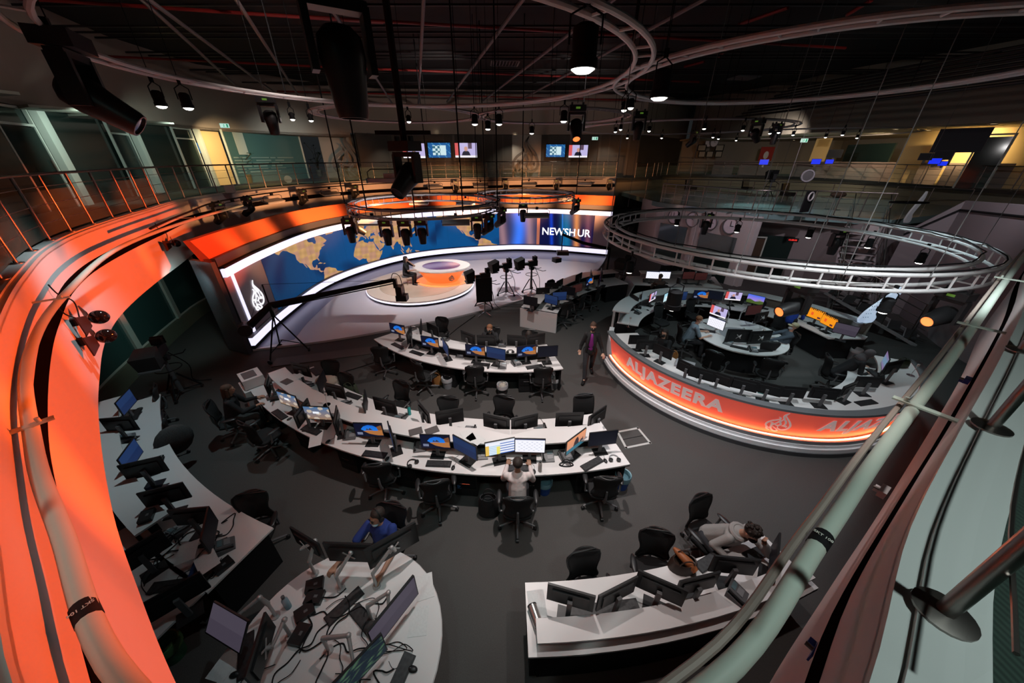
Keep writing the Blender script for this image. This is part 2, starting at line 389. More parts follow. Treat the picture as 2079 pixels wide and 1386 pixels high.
# glass office with frosted stripes, beside planted corner
a = at(486, 374, ZF); b = at(628, 362, ZF)
f = MB(); f.wall([a, b], ZF, 6.85, .04); struct('window_3', f, mat('teal_office_glass', (.055, .12, .11), .15, emit=(.25, .5, .46), es=.03))  # faint teal glow put into the glass itself
f = MB(); u = Vector((b[0] - a[0], b[1] - a[1], 0)); L_ = u.length; un = u.normalized(); nn = Vector((un.y, -un.x, 0))
random.seed(3)
for z in (4.75, 4.9, 5.05, 5.2, 5.35, 5.5):
    s = .2
    while s < L_ * .62:
        l = random.uniform(.3, 1.6); p = Vector((a[0], a[1], 0)) + un * (s + l / 2) + nn * .03
        f.box((p.x, p.y, z), (l, .01, .07), rz=math.atan2(un.y, un.x)); s += l + random.uniform(.08, .4)
struct('trim_11', f, frost)
p = Vector((a[0], a[1], 0)) + un * 1.0
struct('trim_12', MB().box((a[0], a[1], 5.5), (.1, .1, 2.7), rz=.4).box((b[0], b[1], 5.5), (.12, .12, 2.7), rz=.4).box((p.x + nn.x * .05, p.y + nn.y * .05, 6.2), (.7, .02, 1.1), rz=math.atan2(un.y, un.x)), mull)
# back wall of the upper floor: dark panels and pale panels with the emblem
BW = [(-10.6, 27.0), (-9.0, 28.6), (0, 29.3), (9.5, 29.3), (15.5, 36.0)]
f = MB()
f.wall([(x, y) for x, y in BW], ZF, 6.98, .2); struct('wall_back', f, darkw)
f = MB()
for i in range(26):
    x = -8.6 + i * .72
    if -6.8 < x < -5.0 or 1.6 < x < 3.8: continue
    f.box((x, 28.6 + (x + 9) * .077 if x < 0 else 29.27, 5.6), (.05 + .12 * (i % 3 == 0), .05, 2.76))
struct('trim_13', f, mat('dark_slats', (.085, .072, .058), .5))
f = MB(); band(f, [Vector((x, y, 0)) for x, y in [(-11.5, 26.8), (-9.2, 28.3), (0, 29.05), (9.6, 29.05), (15.7, 35.8)]], [Vector((x, y, 0)) for x, y in [(-11.7, 27.1), (-9.2, 28.6), (0, 29.4), (9.6, 29.4), (15.7, 36.2)]], 6.98, 9.6)
struct('wall_bulkhead', f, beige)
pan = [((655, 362), (737, 358)), ((1040, 352), (1098, 352))]
for i, (p0, p1) in enumerate(pan):
    A0 = atd(p0[0], 318, 28.15 if i == 0 else 29.1); A1 = atd(p1[0], 318, 28.55 if i == 0 else 29.1)
    struct('trim_%d' % (14 + i), MB().wall([(A0[0], A0[1]), (A1[0], A1[1])], ZF, 6.97, .06), logow)
# walkway soffit on the left with stepped panels
f = MB(); W3 = [Vector((x, y, 0)) for x, y in LW]
band(f, offset(W3, 1.5), offset(W3, -.2), ZT, ZT + .12)
struct('ceiling_walkway', f, beige)
f = MB()
for i in range(1, 7):
    c = seg(LW[0], LW[1], i / 4) if i < 4 else seg(LW[1], LW[3], (i - 4) / 3 + .2)
    f.box((c[0] + 1.0, c[1] - .3, ZT - .04), (1.1, 1.5, .06), rz=-.45 + .2 * (i % 2))
struct('trim_16', f, mat('soffit_panel', (.22, .23, .19), .7))
f = MB(); band(f, offset(W3, 1.5), offset(W3, 1.35), ZT, 9.6); struct('wall_left_bulkhead', f, beige)
# ceiling slab, painted black
struct('ceiling', MB().box((4, 18, 9.7), (66, 64, .2)), ceilm)
# ---- upper office floor on the right
SL = [(7.5, 27.4), (10.5, 29.2), (13.5, 33), (17.5, 33.5), (21.5, 30.5), (22.8, 25), (22.6, 18.0), (24, 12)]
sp = smoothpath([(x, y, 0) for x, y in SL], 5)
f = MB(); band(f, sp, offset(sp, 9), 3.9, ZF); struct('floor_office', f, mat('office_carpet', (.05, .045, .04), .95))
f = MB(); band(f, sp, offset(sp, .15), 2.0, 4.12); struct('wall_office_front', f, mat('olive_beige_paint', (.19, .18, .13), .7))
f = MB(); band(f, offset(sp, -.02), offset(sp, .1), 4.02, 4.2); struct('trim_17', f, mat('dark_slab_trim', (.03, .035, .035), .3))
OW = [(15.5, 36.2), (22, 37.5), (28.5, 34), (30.0, 27), (30.2, 20), (29, 11)]
f = MB(); f.wall(OW, ZF, 6.8, .2); struct('wall_office_back', f, mat('office_wall_paint', (.27, .245, .21), .8))
BH = [(14.8, 32.8), (17.2, 27), (18.0, 22.5), (19.6, 19.3), (20.6, 16), (21.3, 11)]
bp_ = smoothpath([(x, y, 0) for x, y in BH], 4)
f = MB(); band(f, bp_, offset(bp_, -.2), 6.8, 9.6); struct('wall_right_bulkhead', f, mat('right_bulkhead_paint', (.20, .18, .15), .8))
f = MB(); f.prism([(p.x, p.y) for p in bp_] + [(30.4, 10), (30.4, 30), (28, 37), (15.2, 37)], 6.8, 6.9); struct('ceiling_office', f, mat('office_ceiling', (.5, .45, .33), .6))
# ---- mezzanine above the clock wall
MZ = [(8.2, 20.6), (10.75, 15.95), (11.7, 16.6), (13.0, 15.9), (15.3, 14.6), (16.5, 15.2)]
f = MB(); f.prism([(8.2, 20.6), (10.75, 15.95), (13.0, 15.9), (15.3, 14.4), (18, 15.5), (22.9, 18), (23, 25), (21.5, 30.5), (17.5, 33.6), (13.5, 33), (8, 27)], 3.05, 3.3)
struct('floor_mezzanine', f, mat('polished_teal_floor', (.16, .26, .26), .12))
f = MB(); f.wall([(10.7, 15.9), (8.3, 20.6)], 0, 3.2, -.15); f.wall([(8.3, 20.6), (8.0, 22.5)], 0, 3.3, -.15)
struct('wall_clocks', f, wallw)

# =============================================================== helpers for text, emblem, pictures
def lin(c):
    return tuple(((x / 255) / 12.92 if x / 255 <= .04045 else ((x / 255 + .055) / 1.055) ** 2.4) for x in c)
def text_mb(s, size, extrude=.003, bold=.0, shear=0, sp=1.0):
    cu = bpy.data.curves.new('lettering', 'FONT'); cu.body = s; cu.size = size; cu.extrude = extrude; cu.offset = bold; cu.align_x = 'CENTER'; cu.align_y = 'CENTER'; cu.resolution_u = 3; cu.shear = shear; cu.space_character = sp
    ob = bpy.data.objects.new('lettering', cu); COL.objects.link(ob); dg = bpy.context.evaluated_depsgraph_get(); me = ob.evaluated_get(dg).to_mesh()
    mb = MB(); mb.add([tuple(v.co) for v in me.vertices], [tuple(p.vertices) for p in me.polygons]); ob.evaluated_get(dg).to_mesh_clear()
    bpy.data.objects.remove(ob); bpy.data.curves.remove(cu); return mb
# calligraphic flame emblem, strokes in a unit box (x 0..1, z 0..1.4)
EMB = [[(.62, 1.4), (.55, 1.22), (.66, 1.05), (.84, .82), (.97, .55), (.92, .3), (.72, .2), (.56, .28), (.52, .42)],
       [(.62, 1.4), (.5, 1.2), (.56, 1.0), (.7, .8), (.74, .6), (.66, .46)],
       [(.34, 1.05), (.44, .98), (.36, .86), (.16, .72), (.03, .52), (.06, .32), (.2, .22), (.3, .3)],
       [(.40, 1.0), (.46, .8), (.38, .6), (.26, .42), (.3, .2), (.46, .05), (.6, .1), (.5, .22), (.34, .34)],
       [(.56, .92), (.50, .74), (.58, .56), (.48, .46), (.36, .5)], [(.16, .6), (.26, .56), (.2, .46)], [(.72, .46), (.82, .5), (.84, .4)], [(.1, .34), (.14, .14), (.28, .08)]]
def emblem(h, wdt=.03):
    mb = MB(); k = h / 1.4
    for st in EMB:
        P = smoothpath([((x - .5) * k, 0, (z - .7) * k) for x, z in st], 5)
        n = len(P); V = []
        for i, p in enumerate(P):
            t = (P[min(i + 1, n - 1)] - P[max(i - 1, 0)]).normalized(); w_ = wdt * k * (.45 + .9 * math.sin(PI * (i + .6) / n)); nn_ = Vector((-t.z, 0, t.x)) * w_
            V += [p + nn_ + Vector((0, -.004, 0)), p - nn_ + Vector((0, -.004, 0)), p - nn_ + Vector((0, .004, 0)), p + nn_ + Vector((0, .004, 0))]
        mb.add(V, [(4 * i + j, 4 * i + (j + 1) % 4, 4 * i + 4 + (j + 1) % 4, 4 * i + 4 + j) for i in range(n - 1) for j in range(4)] + [(3, 2, 1, 0), (4 * n - 4, 4 * n - 3, 4 * n - 2, 4 * n - 1)])
    return mb
def picture(name, nx, ny, pos, col, m, parent=None, flip=False):
    # a screen: grid of faces, pos(u,v) places it, col(U,V) numpy arrays -> rgb (linear)
    u = (np.arange(nx + 1)) / nx; v = (np.arange(ny + 1)) / ny
    V = [pos(a, b) for b in v for a in u]
    f = [(j * (nx + 1) + i, j * (nx + 1) + i + 1, (j + 1) * (nx + 1) + i + 1, (j + 1) * (nx + 1) + i) for j in range(ny) for i in range(nx)]
    me = bpy.data.meshes.new(name); me.from_pydata(V, [], f); me.update()
    at_ = me.color_attributes.new('pic', 'FLOAT_COLOR', 'CORNER')
    uc = (np.arange(nx) + .5) / nx; vc = (np.arange(ny) + .5) / ny; U, W = np.meshgrid(uc, vc)
    c = col(U.ravel(), W.ravel()); a = np.ones((nx * ny, 4, 4), dtype=np.float32); a[:, :, :3] = c[:, None, :]
    at_.data.foreach_set('color', a.ravel()); me.materials.append(m)
    o = bpy.data.objects.new(name, me); COL.objects.link(o)
    if parent: o.parent = parent
    return o
def inpoly(X, Y, poly):
    r = np.zeros(X.shape, bool); n = len(poly); j = n - 1
    for i in range(n):
        xi, yi = poly[i]; xj, yj = poly[j]
        if yi != yj: r ^= ((yi > Y) != (yj > Y)) & (X < (xj - xi) * (Y - yi) / (yj - yi) + xi)
        j = i
    return r
NA = [(-168, 66), (-165, 60), (-158, 57), (-152, 59), (-145, 60), (-135, 57), (-130, 54), (-124, 48), (-124, 41), (-121, 35), (-117, 32), (-115, 29), (-112, 25), (-109.5, 23), (-112, 28), (-114.5, 31), (-112, 30), (-109, 26), (-106, 22), (-105, 19.5), (-100, 17), (-95, 16), (-92, 14.5), (-87, 13), (-85.5, 10), (-83, 8), (-80, 7.5), (-77.5, 8), (-80, 9.3), (-83.5, 11), (-83.5, 15), (-88.5, 16), (-87.5, 21.3), (-90.3, 21), (-91, 18.7), (-95, 18.6), (-97.5, 22), (-97.3, 27), (-94.5, 29.5), (-90, 29.3), (-85, 30), (-82.7, 28), (-81, 25.2), (-80.3, 27), (-81.3, 31), (-77, 34.7), (-75.8, 37), (-74, 40.5), (-70, 42), (-70, 43.8), (-66, 44.5), (-61, 46), (-65, 48.5), (-59, 50), (-56, 52), (-61, 57), (-65, 60), (-70, 61.5), (-78, 62), (-78, 58), (-77, 55), (-79.5, 51.5), (-82.5, 53), (-85, 55.5), (-92.5, 57), (-94.5, 60), (-92, 63), (-86, 66.5), (-95, 68), (-115, 68.5), (-130, 70), (-141, 69.7), (-155, 71)]
SA = [(-77.5, 8), (-72, 12), (-64, 10.7), (-60, 8.5), (-52, 5), (-50, 0), (-44, -2.5), (-38, -4), (-35, -6), (-36, -12), (-80, -12), (-81, -5), (-78, 1.5)]
AF = [(-6, 35.8), (3, 36.8), (10, 37.2), (11, 34), (15, 32.2), (19.5, 30.5), (22, 32.8), (29, 31), (32.5, 31), (34, 27.5), (36.5, 22), (37.5, 18.5), (40, 15), (43.3, 12), (44.5, 10.5), (51, 11.8), (48, 5), (44, 1.5), (40, -3), (39.5, -7), (38, -14), (12, -14), (13, -6), (9, 0), (9.5, 4), (5, 4.5), (1, 6), (-4, 5.2), (-8, 4.5), (-13, 8.5), (-16.8, 12.5), (-17.3, 15), (-16, 20), (-13, 27.5), (-9.8, 31)]
EU = [(-9.3, 38.7), (-9, 43.3), (-1.5, 43.5), (-1.2, 46), (-4.5, 48.3), (1.6, 50.5), (4.5, 52.5), (8.5, 54), (8.5, 57), (10.5, 57.5), (10, 54.5), (14, 54), (19, 54.5), (21.5, 57.5), (24, 59.3), (30, 60), (22, 60.3), (21.5, 63), (25, 65.5), (22, 65.8), (17, 62), (18.5, 60), (16, 56.5), (12.7, 55.6), (11, 59), (7, 58), (5, 60), (6, 62.5), (12, 66), (16, 69), (28, 71), (41, 67), (60, 69), (80, 73), (110, 75), (140, 73), (180, 69), (178, 62.5), (163, 60), (162, 56), (157, 51), (155.7, 57), (160, 61), (142, 59), (137, 54), (141, 52.5), (139, 47), (132, 43), (129.5, 41), (127.5, 39.5), (129.4, 36), (126.5, 34.5), (126.5, 37.7), (124.7, 39.7), (121.5, 39), (121.8, 40.8), (118, 39), (122, 37.3), (119.3, 35), (121.8, 31.5), (121.5, 28.5), (118, 24.5), (113.5, 22.3), (110, 21), (108, 21.5), (106, 19), (109, 12.5), (105, 8.7), (103, 11), (100.8, 13.3), (99.3, 10), (103.3, 4), (103.5, 1.5), (101, 3), (98.3, 8), (98.5, 12), (97.2, 16.7), (94.5, 16), (92, 22), (88.5, 21.7), (86.5, 20), (80.2, 15), (79.8, 10.3), (77.5, 8.1), (74.5, 14), (72.8, 19), (72.5, 21.5), (70, 21), (67, 25), (57, 25.7), (54, 26.6), (50.5, 30), (48, 29.8), (50, 26.7), (51.5, 25.3), (54, 24.2), (56.3, 26), (56.5, 24.5), (59.7, 22.4), (55, 17.5), (45, 12.8), (43, 13), (42.5, 16.5), (39, 21.3), (35, 28), (34.9, 29.5), (34, 31.3), (36, 36.5), (30.5, 36.5), (27.3, 37), (26.5, 39.5), (29, 41), (35, 42), (41, 41.2), (38, 44.5), (39, 47), (35, 46), (33, 45.5), (31, 46.7), (28.7, 44), (28, 41.5), (24, 40.7), (22.7, 40), (24, 38), (22.5, 36.7), (21, 38.5), (19.5, 41.5), (15, 44.3), (13, 45.6), (12.5, 44), (16, 41.5), (18.4, 40), (16.5, 38.2), (15.7, 38.2), (15.5, 40), (12.3, 41.8), (10, 43.8), (8, 44), (3.2, 43.2), (3, 41.8), (-.3, 39), (-2, 36.8), (-5.5, 36.1), (-6.5, 37)]
CASP = [(50, 46), (53, 45), (53, 41), (54, 37), (50, 37.5), (49, 41), (47.5, 43.5)]
ISL = [[(-5, 50), (1.5, 51), (0, 53.5), (-2, 57.5), (-6, 58), (-3, 54), (-5, 52)], [(-10, 52), (-6, 52), (-6, 55), (-9, 54.5)], [(130, 31), (136, 33.5), (140.5, 35.5), (142, 40), (145, 43.5), (142, 45.5), (139.5, 41), (137, 37.3), (131, 34.5)], [(95, 5.5), (98, 4), (106, -6), (101, -3)], [(109, 1), (113, 3), (117, 7), (119, 4), (116, -4), (110, -3)], [(120, 18), (122, 18), (126, 7), (122, 8), (120, 14)], [(-85, 22), (-80, 23.3), (-74, 20), (-78, 20.5)], [(-74, 18.3), (-72, 20), (-68.5, 18.5)], [(-55, 60), (-43, 60), (-22, 70), (-55, 71)], [(119, 1), (125, 1.5), (121, -1), (122, -5), (119, -3)], [(131, -1), (141, -2.5), (150, -8), (138, -8)]]
def land(lon, lat):
    r = inpoly(lon, lat, NA) | inpoly(lon, lat, SA) | inpoly(lon, lat, AF) | inpoly(lon, lat, EU)
    for p in ISL: r |= inpoly(lon, lat, p)
    return r & ~inpoly(lon, lat, CASP)
# =============================================================== STUDIO SET
acc = [0.0]
for a, b in zip(SP, SP[1:]): acc.append(acc[-1] + (b - a).length)
SLEN = acc[-1]; ACC = np.array(acc); SX = np.array([p.x for p in SP]); SY = np.array([p.y for p in SP])
def spt(u, off=0):
    s = u * SLEN; x = float(np.interp(s, ACC, SX)); y = float(np.interp(s, ACC, SY)); s2 = min(s + .05, SLEN); s1 = max(s2 - .1, 0)
    t = Vector((np.interp(s2, ACC, SX) - np.interp(s1, ACC, SX), np.interp(s2, ACC, SY) - np.interp(s1, ACC, SY))).normalized()
    return (x - t.y * off, y + t.x * off)
def proj(X, Y, Z):
    d = Y * math.cos(TH) - (Z - CH) * math.sin(TH); up = Y * math.sin(TH) + (Z - CH) * math.cos(TH); return (1039.5 + F * X / d, 693 - F * up / d)
_us = [i / 400 for i in range(401)]; _px = [proj(*spt(u), 1.5)[0] for u in _us]
def upx(px):
    return float(np.interp(px, _px[20:], _us[20:]))
ZV0, ZV1 = .52, 2.42
setw = thing('video_wall_set', 'long curved studio set wall with a world map screen and an orange header', 'studio set', (-2, 21, 0))
def sbuild(mb, name, m, parent=setw, smooth=30, **k):
    o = mb.build(name, m, parent, smooth, **k); o.matrix_parent_inverse = Matrix.Translation(-Vector(setw.location)); return o
U0, U1 = 0.0, 1.0
def sarc(off, n=90, u0=0., u1=1.): return [Vector((*spt(u0 + (u1 - u0) * i / n, off), 0)) for i in range(n + 1)]
m = MB(); band(m, sarc(.0), sarc(.3), 0.07, 3.0); sbuild(m, 'backing_wall', mat('dark_grey_set', (.05, .05, .06), .5))
m = MB(); band(m, sarc(-.02), sarc(-.10), .08, .20); sbuild(m, 'plinth', black)
m = MB(); band(m, sarc(-.01), sarc(-.12), .20, .47); sbuild(m, 'lower_light_band', LEDW); m = MB(); band(m, sarc(-.0), sarc(-.13), .47, .49); sbuild(m, 'band_cap', mat('pale_cap', (.4, .4, .44), .4))
m = MB(); band(m, sarc(-.01), sarc(-.12), 2.45, 2.68); sbuild(m, 'upper_light_band', LEDW)
m = MB(); band(m, sarc(-.14), sarc(.1), 2.705, 2.76); sbuild(m, 'dark_joint', black)
HZ = 3.5; m = MB(); A = sarc(.0); B = sarc(.42); m.strip(lift(A, 2.76), lift(B, HZ)); m.strip(lift(B, HZ), lift(sarc(.6), HZ)); m.strip(lift(sarc(.6), HZ), lift(sarc(.3), 2.76))
for e in (0, -1): m.add([lift(sarc(.0), 2.76)[e], lift(sarc(.42), HZ)[e], lift(sarc(.6), HZ)[e], lift(sarc(.3), 2.76)[e]], [(0, 1, 2, 3)])
sbuild(m, 'orange_header', orange)
uA, uB, uC, uD, uE = upx(546), upx(1013), upx(1090), upx(1096), upx(1205)
m = MB(); band(m, sarc(-.02, 20, .0, uA), sarc(-.001, 20, .0, uA), ZV0, ZV1); sbuild(m, 'left_grey_panel', mat('mauve_grey_panel', (.26, .23, .25), .4))
m = MB(); band(m, sarc(-.05, 2, .014, .019), sarc(-.021, 2, .014, .019), ZV0, ZV1); sbuild(m, 'upright_light_strip', LEDW)
m = MB(); band(m, sarc(-.02, 20, uE, 1), sarc(-.001, 20, uE, 1), ZV0, ZV1); sbuild(m, 'right_grey_panel', mat('lilac_grey_panel', (.32, .29, .33), .3))
def fixp(o): o.matrix_parent_inverse = Matrix.Translation(-Vector(setw.location)); return o
ANCH_PX = [546, 597, 614, 663, 690, 718, 765, 800, 845, 880, 925, 948, 990, 1013]
ANCH_LON = [-200, -130, -118, -62, -35, -14, 42, 85, 140, 185, 235, 258, 303, 325]
_ua = [upx(p) for p in ANCH_PX]
def mapcol(U, V):
    u = uA + (uB - uA) * U; lon = np.interp(u, _ua, ANCH_LON); lon = np.where(lon > 190, lon - 360, lon); lat = -4 + 66 * V
    ld = land(lon, lat); n = (np.sin(lon * .07 + 1.3 * np.sin(lat * .06)) * np.sin(lat * .07 + np.sin(lon * .05)) + 1) / 2; n2 = (np.sin(lon * .31 + lat * .27) * np.sin(lat * .43 - lon * .19) + 1) / 2
    deep = np.clip((n - .5) * 1.6, 0, 1)[:, None]; west = np.clip((u - uA) / (uB - uA) * 2.4, 0, 1)[:, None]
    oc = np.array(lin((1, 52, 92))) * (1 - west) + np.array(lin((2, 80, 142))) * west
    c = oc * (1 - deep) + np.array(lin((2, 26, 72))) * deep
    lc = np.array(lin((206, 160, 104))) * (.82 + .3 * n2[:, None]); lc = np.where(((np.floor(lon / 17) + np.floor(lat / 13)) % 2 == 0)[:, None], lc, np.array(lin((200, 150, 120))) * (.85 + .2 * n2[:, None]))
    seam = (np.abs((U * 7.0) % 1 - .5) < .004)[:, None]
    c = np.where(ld[:, None], lc, c); return np.where(seam, c * .75, c) * 1.0
scr = emat('screen_video_wall', .88)
fixp(picture('world_map_screen', 900, 130, lambda u, v: (*spt(uA + (uB - uA) * u, -.03), ZV0 + (ZV1 - ZV0) * v), mapcol, scr, setw))
def abscol(U, V):
    c = np.zeros((len(U), 3)); b = np.exp(-((U - .5 - .05 * np.sin(3 * V)) / .16) ** 2)[:, None]; g = np.exp(-((U - .12 + .08 * V) / .1) ** 2)[:, None]; h = np.exp(-((U - .83 + .06 * V) / .1) ** 2)[:, None]
    return c + np.array(lin((60, 60, 95))) + b * np.array(lin((20, 120, 255))) + (g + h) * np.array(lin((150, 110, 100)))
fixp(picture('abstract_screen', 90, 40, lambda u, v: (*spt(uB + (uC - uB) * u, -.03), ZV0 + (ZV1 - ZV0) * v), abscol, scr, setw))
m = MB(); band(m, sarc(-.05, 2, uC, uD), sarc(-.0, 2, uC, uD), ZV0, ZV1); sbuild(m, 'screen_frame', mat('orange_edge', (.3, .12, .08), .5, emit=(.8, .25, .15), es=.5))
def newscol(U, V):
    g = lambda c, w_: np.exp(-((U - c + .04 * (V - .5)) / w_) ** 2)[:, None]
    return np.array(lin((6, 14, 66))) + g(.22, .03) * np.array(lin((10, 60, 190))) + g(.5, .09) * np.array(lin((10, 110, 150))) + g(.69, .05) * np.array(lin((225, 140, 50))) + g(.9, .05) * np.array(lin((110, 60, 60))) + g(.43, .01) * np.array(lin((40, 110, 210)))
fixp(picture('programme_screen', 110, 40, lambda u, v: (*spt(uD + (uE - uD) * u, -.03), ZV0 + (ZV1 - ZV0) * v), newscol, scr, setw))
def on_wall(mb, uc, zc, off=-.045):
    # bend lettering lying in x,z onto the curved wall
    out = []
    for x, y, z in mb.v: out.append((*spt(uc + x / SLEN, off + y), zc + z))
    mb.v = out; return mb
def up(mb): mb.v = [(x, -z, y) for x, y, z in mb.v]; return mb
wht = mat('white_glow', (.8, .8, .8), .5, emit=(.95, .95, 1), es=1.2)
sbuild(on_wall(up(text_mb('NEWSH', .62, .004, .010)), uD + (uE - uD) * .36, 1.33), 'lettering', wht)
sbuild(on_wall(up(text_mb('UR', .62, .004, .010)), uD + (uE - uD) * .83, 1.33), 'lettering', wht)
g_ = MB()
for i in range(16):
    a = 2 * PI * i / 16; g_.box((.19 * math.cos(a), 0, .22 * math.sin(a)), (.035, .008, .035))
sbuild(on_wall(g_, uD + (uE - uD) * .655, 1.33), 'dotted_ring_letter', mat('dim_glow', (.4, .4, .5), .5, emit=(.35, .4, .6), es=.7))
sbuild(on_wall(emblem(1.0, .034), uA * .56, 1.45), 'emblem', wht)
# end return of the set, on the left
m = MB(); e = SP[0]; m.box((e.x - .35, e.y - .05, 1.5), (.9, .12, 2.9), rz=-.35); sbuild(m, 'end_panel', mat('satin_grey_end', (.12, .14, .17), .25, metal=.6))
# ---- anchor platform and desk
AX, AY = -4.28, 15.5
pl = thing('presenter_platform', 'round low cream platform with a glowing rim under the presenter desk', 'platform', (AX, AY, .07))
MB().lathe([(0, 0), (2.34, 0), (2.42, .03), (2.42, .1)], 64).build('platform_base', black, pl)
MB().lathe([(2.3, .10), (2.46, .10), (2.46, .16), (2.3, .16)], 64).build('light_rim', LEDW, pl)
MB().lathe([(1.9, .16), (2.44, .16), (2.44, .22), (1.9, .22), (0, .22)], 64).build('platform_top', mat('cream_platform', (.60, .52, .44), .35), pl)
MB().lathe([(0, .222), (1.88, .222), (1.88, .226), (0, .226)], 48).build('inner_disc', wavy('beige_marble', (.42, .33, .25), (.55, .45, .36), 1.2, .2, 'cells'), pl)
dk = thing('presenter_desk', 'oval white presenter desk with glowing orange bowl body and dark glass top', 'desk', (AX + .95, AY + .35, .29))
MB().lathe([(.7, 0), (1.15, .60), (1.18, .66)], 40, sx=1.0, sy=.75).build('orange_bowl', mat('orange_glow_body', (.8, .25, .1), .35, emit=(1, .20, .04), es=.55), dk)
MB().lathe([(.86, .66), (1.32, .66), (1.36, .70), (1.34, .76), (.95, .76), (.86, .74)], 48, sx=1.0, sy=.78).build('white_top_ring', mat('gloss_white', (.8, .76, .72), .2), dk)
MB().lathe([(0, .70), (.93, .70), (.93, .745), (0, .745)], 40, sx=1.0, sy=.78).build('glass_inset', mat('red_glass_inset', (.12, .05, .16), .08), dk)
MB().lathe([(0, 0), (1.18, 0), (1.18, .03), (0, .03)], 40, sx=1.05, sy=.85).build('glowing_foot', mat('orange_glow_foot', (.8, .3, .1), .3, emit=(1, .3, .08), es=.7), dk)
e = emblem(.34, .05); e.v = [(x + .55, y - .66, z + .36) for x, y, z in e.v]; e.build('emblem', steel, dk)
MB().box((1.15, -.55, .38), (.5, .02, .72), rz=.6).build('glass_side', glass_c, dk)
# =============================================================== DESKS
drawer_h = chrome
def ped(parent, c, r, a, w_=.42, d=.5, h=.66, inward=1):
    # black drawer pedestal facing outward (r side), two bar handles
    x, y = c[0] + r * math.cos(R(a)), c[1] + r * math.sin(R(a)); rz = R(a) + PI / 2
    M = Matrix.Translation((x, y, 0)) @ Matrix.Rotation(rz, 4, 'Z')
    b = MB().box((0, d / 2 * inward, h / 2 + .03), (w_, d, h)).xf(M).build('drawer_unit', blackp, parent)
    for z in (.56, .34):
        f_ = MB().box((0, -.008 * inward, z), (w_ - .03, .018, .2)).xf(M).build('drawer', black, b)
        MB().cyl((-.09, -.03 * inward, z + .03), (.09, -.03 * inward, z + .03), .006, n=6).xf(M).build('handle', drawer_h, f_)
def curved_desk(name, label, c, r0, r1, a0, a1, z=.74, shelf=None, peds=(), pr=None, inner_peds=(), panel=None, mt=white):
    t = thing(name, label, 'desk', (0, 0, 0))
    n = max(8, int((a1 - a0) / 1.5))
    MB().sector(c, r0, r1, a0, a1, z - .03, z, n).build('worktop', mt, t)
    e = MB().sector(c, r0 - .004, r0 + .01, a0, a1, z - .045, z - .03, n).sector(c, r1 - .01, r1 + .004, a0, a1, z - .045, z - .03, n); e.build('edge_strip', black, t)
    for (p, q) in (panel or [((r0 + r1) / 2, 0)]):
        MB().sector(c, p - .02, p + .02, a0 + .6, a1 - .6, 0, z - .05, n).build('modesty_panel', black, t)
    for a in (a0 + .4, a1 - .4): MB().sector(c, r0 + .08, r1 - .08, a - .25, a + .25, 0, z - .05, 1).build('end_panel', black, t)
    if shelf:
        s0, s1, b0, b1, zs = shelf
        MB().sector(c, s0, s1, b0, b1, zs - .03, zs, n).build('raised_shelf', mt, t)
        MB().sector(c, (s0 + s1) / 2 - .05, (s0 + s1) / 2 + .05, b0 + .3, b1 - .3, z, zs - .03, n).build('shelf_riser', black, t)
    for a in peds: ped(t, c, (pr or r1 - .12), a)
    for a in inner_peds: ped(t, c, r0 + .12, a, inward=-1)
    return t
C0 = (CX, CY)
curved_desk('crescent_desk', 'long crescent desk with white top and central raised shelf, rows of screens both sides', C0, 7.47, 8.87, 226.5, 283.6, shelf=(8.08, 8.46, 227.3, 281.9, 1.05), peds=(231.5, 240, 248.5, 257, 264.5, 272, 279), panel=[(8.25, 0)])
curved_desk('crescent_desk', 'shorter crescent desk with white top beside the studio floor, blue desert screens along it', C0, 4.35, 5.68, 223.5, 283.4, shelf=(4.93, 5.2, 233, 281, 1.02), peds=(226, 252, 274), panel=[(5.05, 0)])
curved_desk('curved_desk', 'white curved desk below the orange balcony front, monitors and cables along it', C0, 10.4, 11.3, 219.3, 250.4, shelf=(10.93, 11.3, 219.6, 243, .98), panel=[(11.2, 0), (10.9, 0)])
MB().sector(C0, 11.25, 11.95, 240, 250.2, .71, .74, 10).build('worktop_extension', white, bpy.data.objects['curved_desk'])
t = thing('cable_desk', 'round white desk strewn with cables and screens on grey arms', 'desk', (0, 0, 0))
MB().lathe([(0, .71), (1.14, .71), (1.15, .725), (1.14, .74), (0, .74)], 48, (-1.93, 1.68, 0), 1, 1).build('worktop', white, t)
MB().lathe([(.95, 0), (.95, .7)], 40, (-1.93, 1.68, 0)).build('modesty_panel', black, t)
curved_desk('curved_desk', 'white topped desk with raised front shelf and black front, alone near the balcony', C0, 10.53, 11.27, 270.9, 290.0, shelf=(10.98, 11.21, 271.4, 289.7, .90), panel=[(11.18, 0)])
def poly_desk(name, label, outline, z=.74, body=.12, ends=None):
    t = thing(name, label, 'desk', (0, 0, 0)); P = [(p.x, p.y) for p in outline]
    MB().prism(P, z - .03, z).build('worktop', white, t)
    cx = sum(p[0] for p in P) / len(P); cy = sum(p[1] for p in P) / len(P)
    return t
fr = smoothpath([(1.56, 10.85, 0), (1.85, 11.6, 0), (2.45, 12.45, 0), (3.2, 13.2, 0), (4.2, 13.85, 0), (5.0, 14.1, 0)], 5)
bk = smoothpath([(.3, 11.4, 0), (.65, 12.25, 0), (1.1, 13.0, 0), (1.85, 14.1, 0), (2.8, 15.0, 0), (4.4, 15.6, 0)], 5)
t = poly_desk('reception_desk', 'white desk with rounded waterfall end next to the studio cameras', fr + bk[::-1])
sc_ = lambda A, B, k: [a * (1 - k) + b * k for a, b in zip(A, B)]
m = MB(); m._wl([p.xy for p in sc_(fr, bk, .4)], [p.xy for p in sc_(fr, bk, .44)], 0, .7); m.build('modesty_panel', black, t)
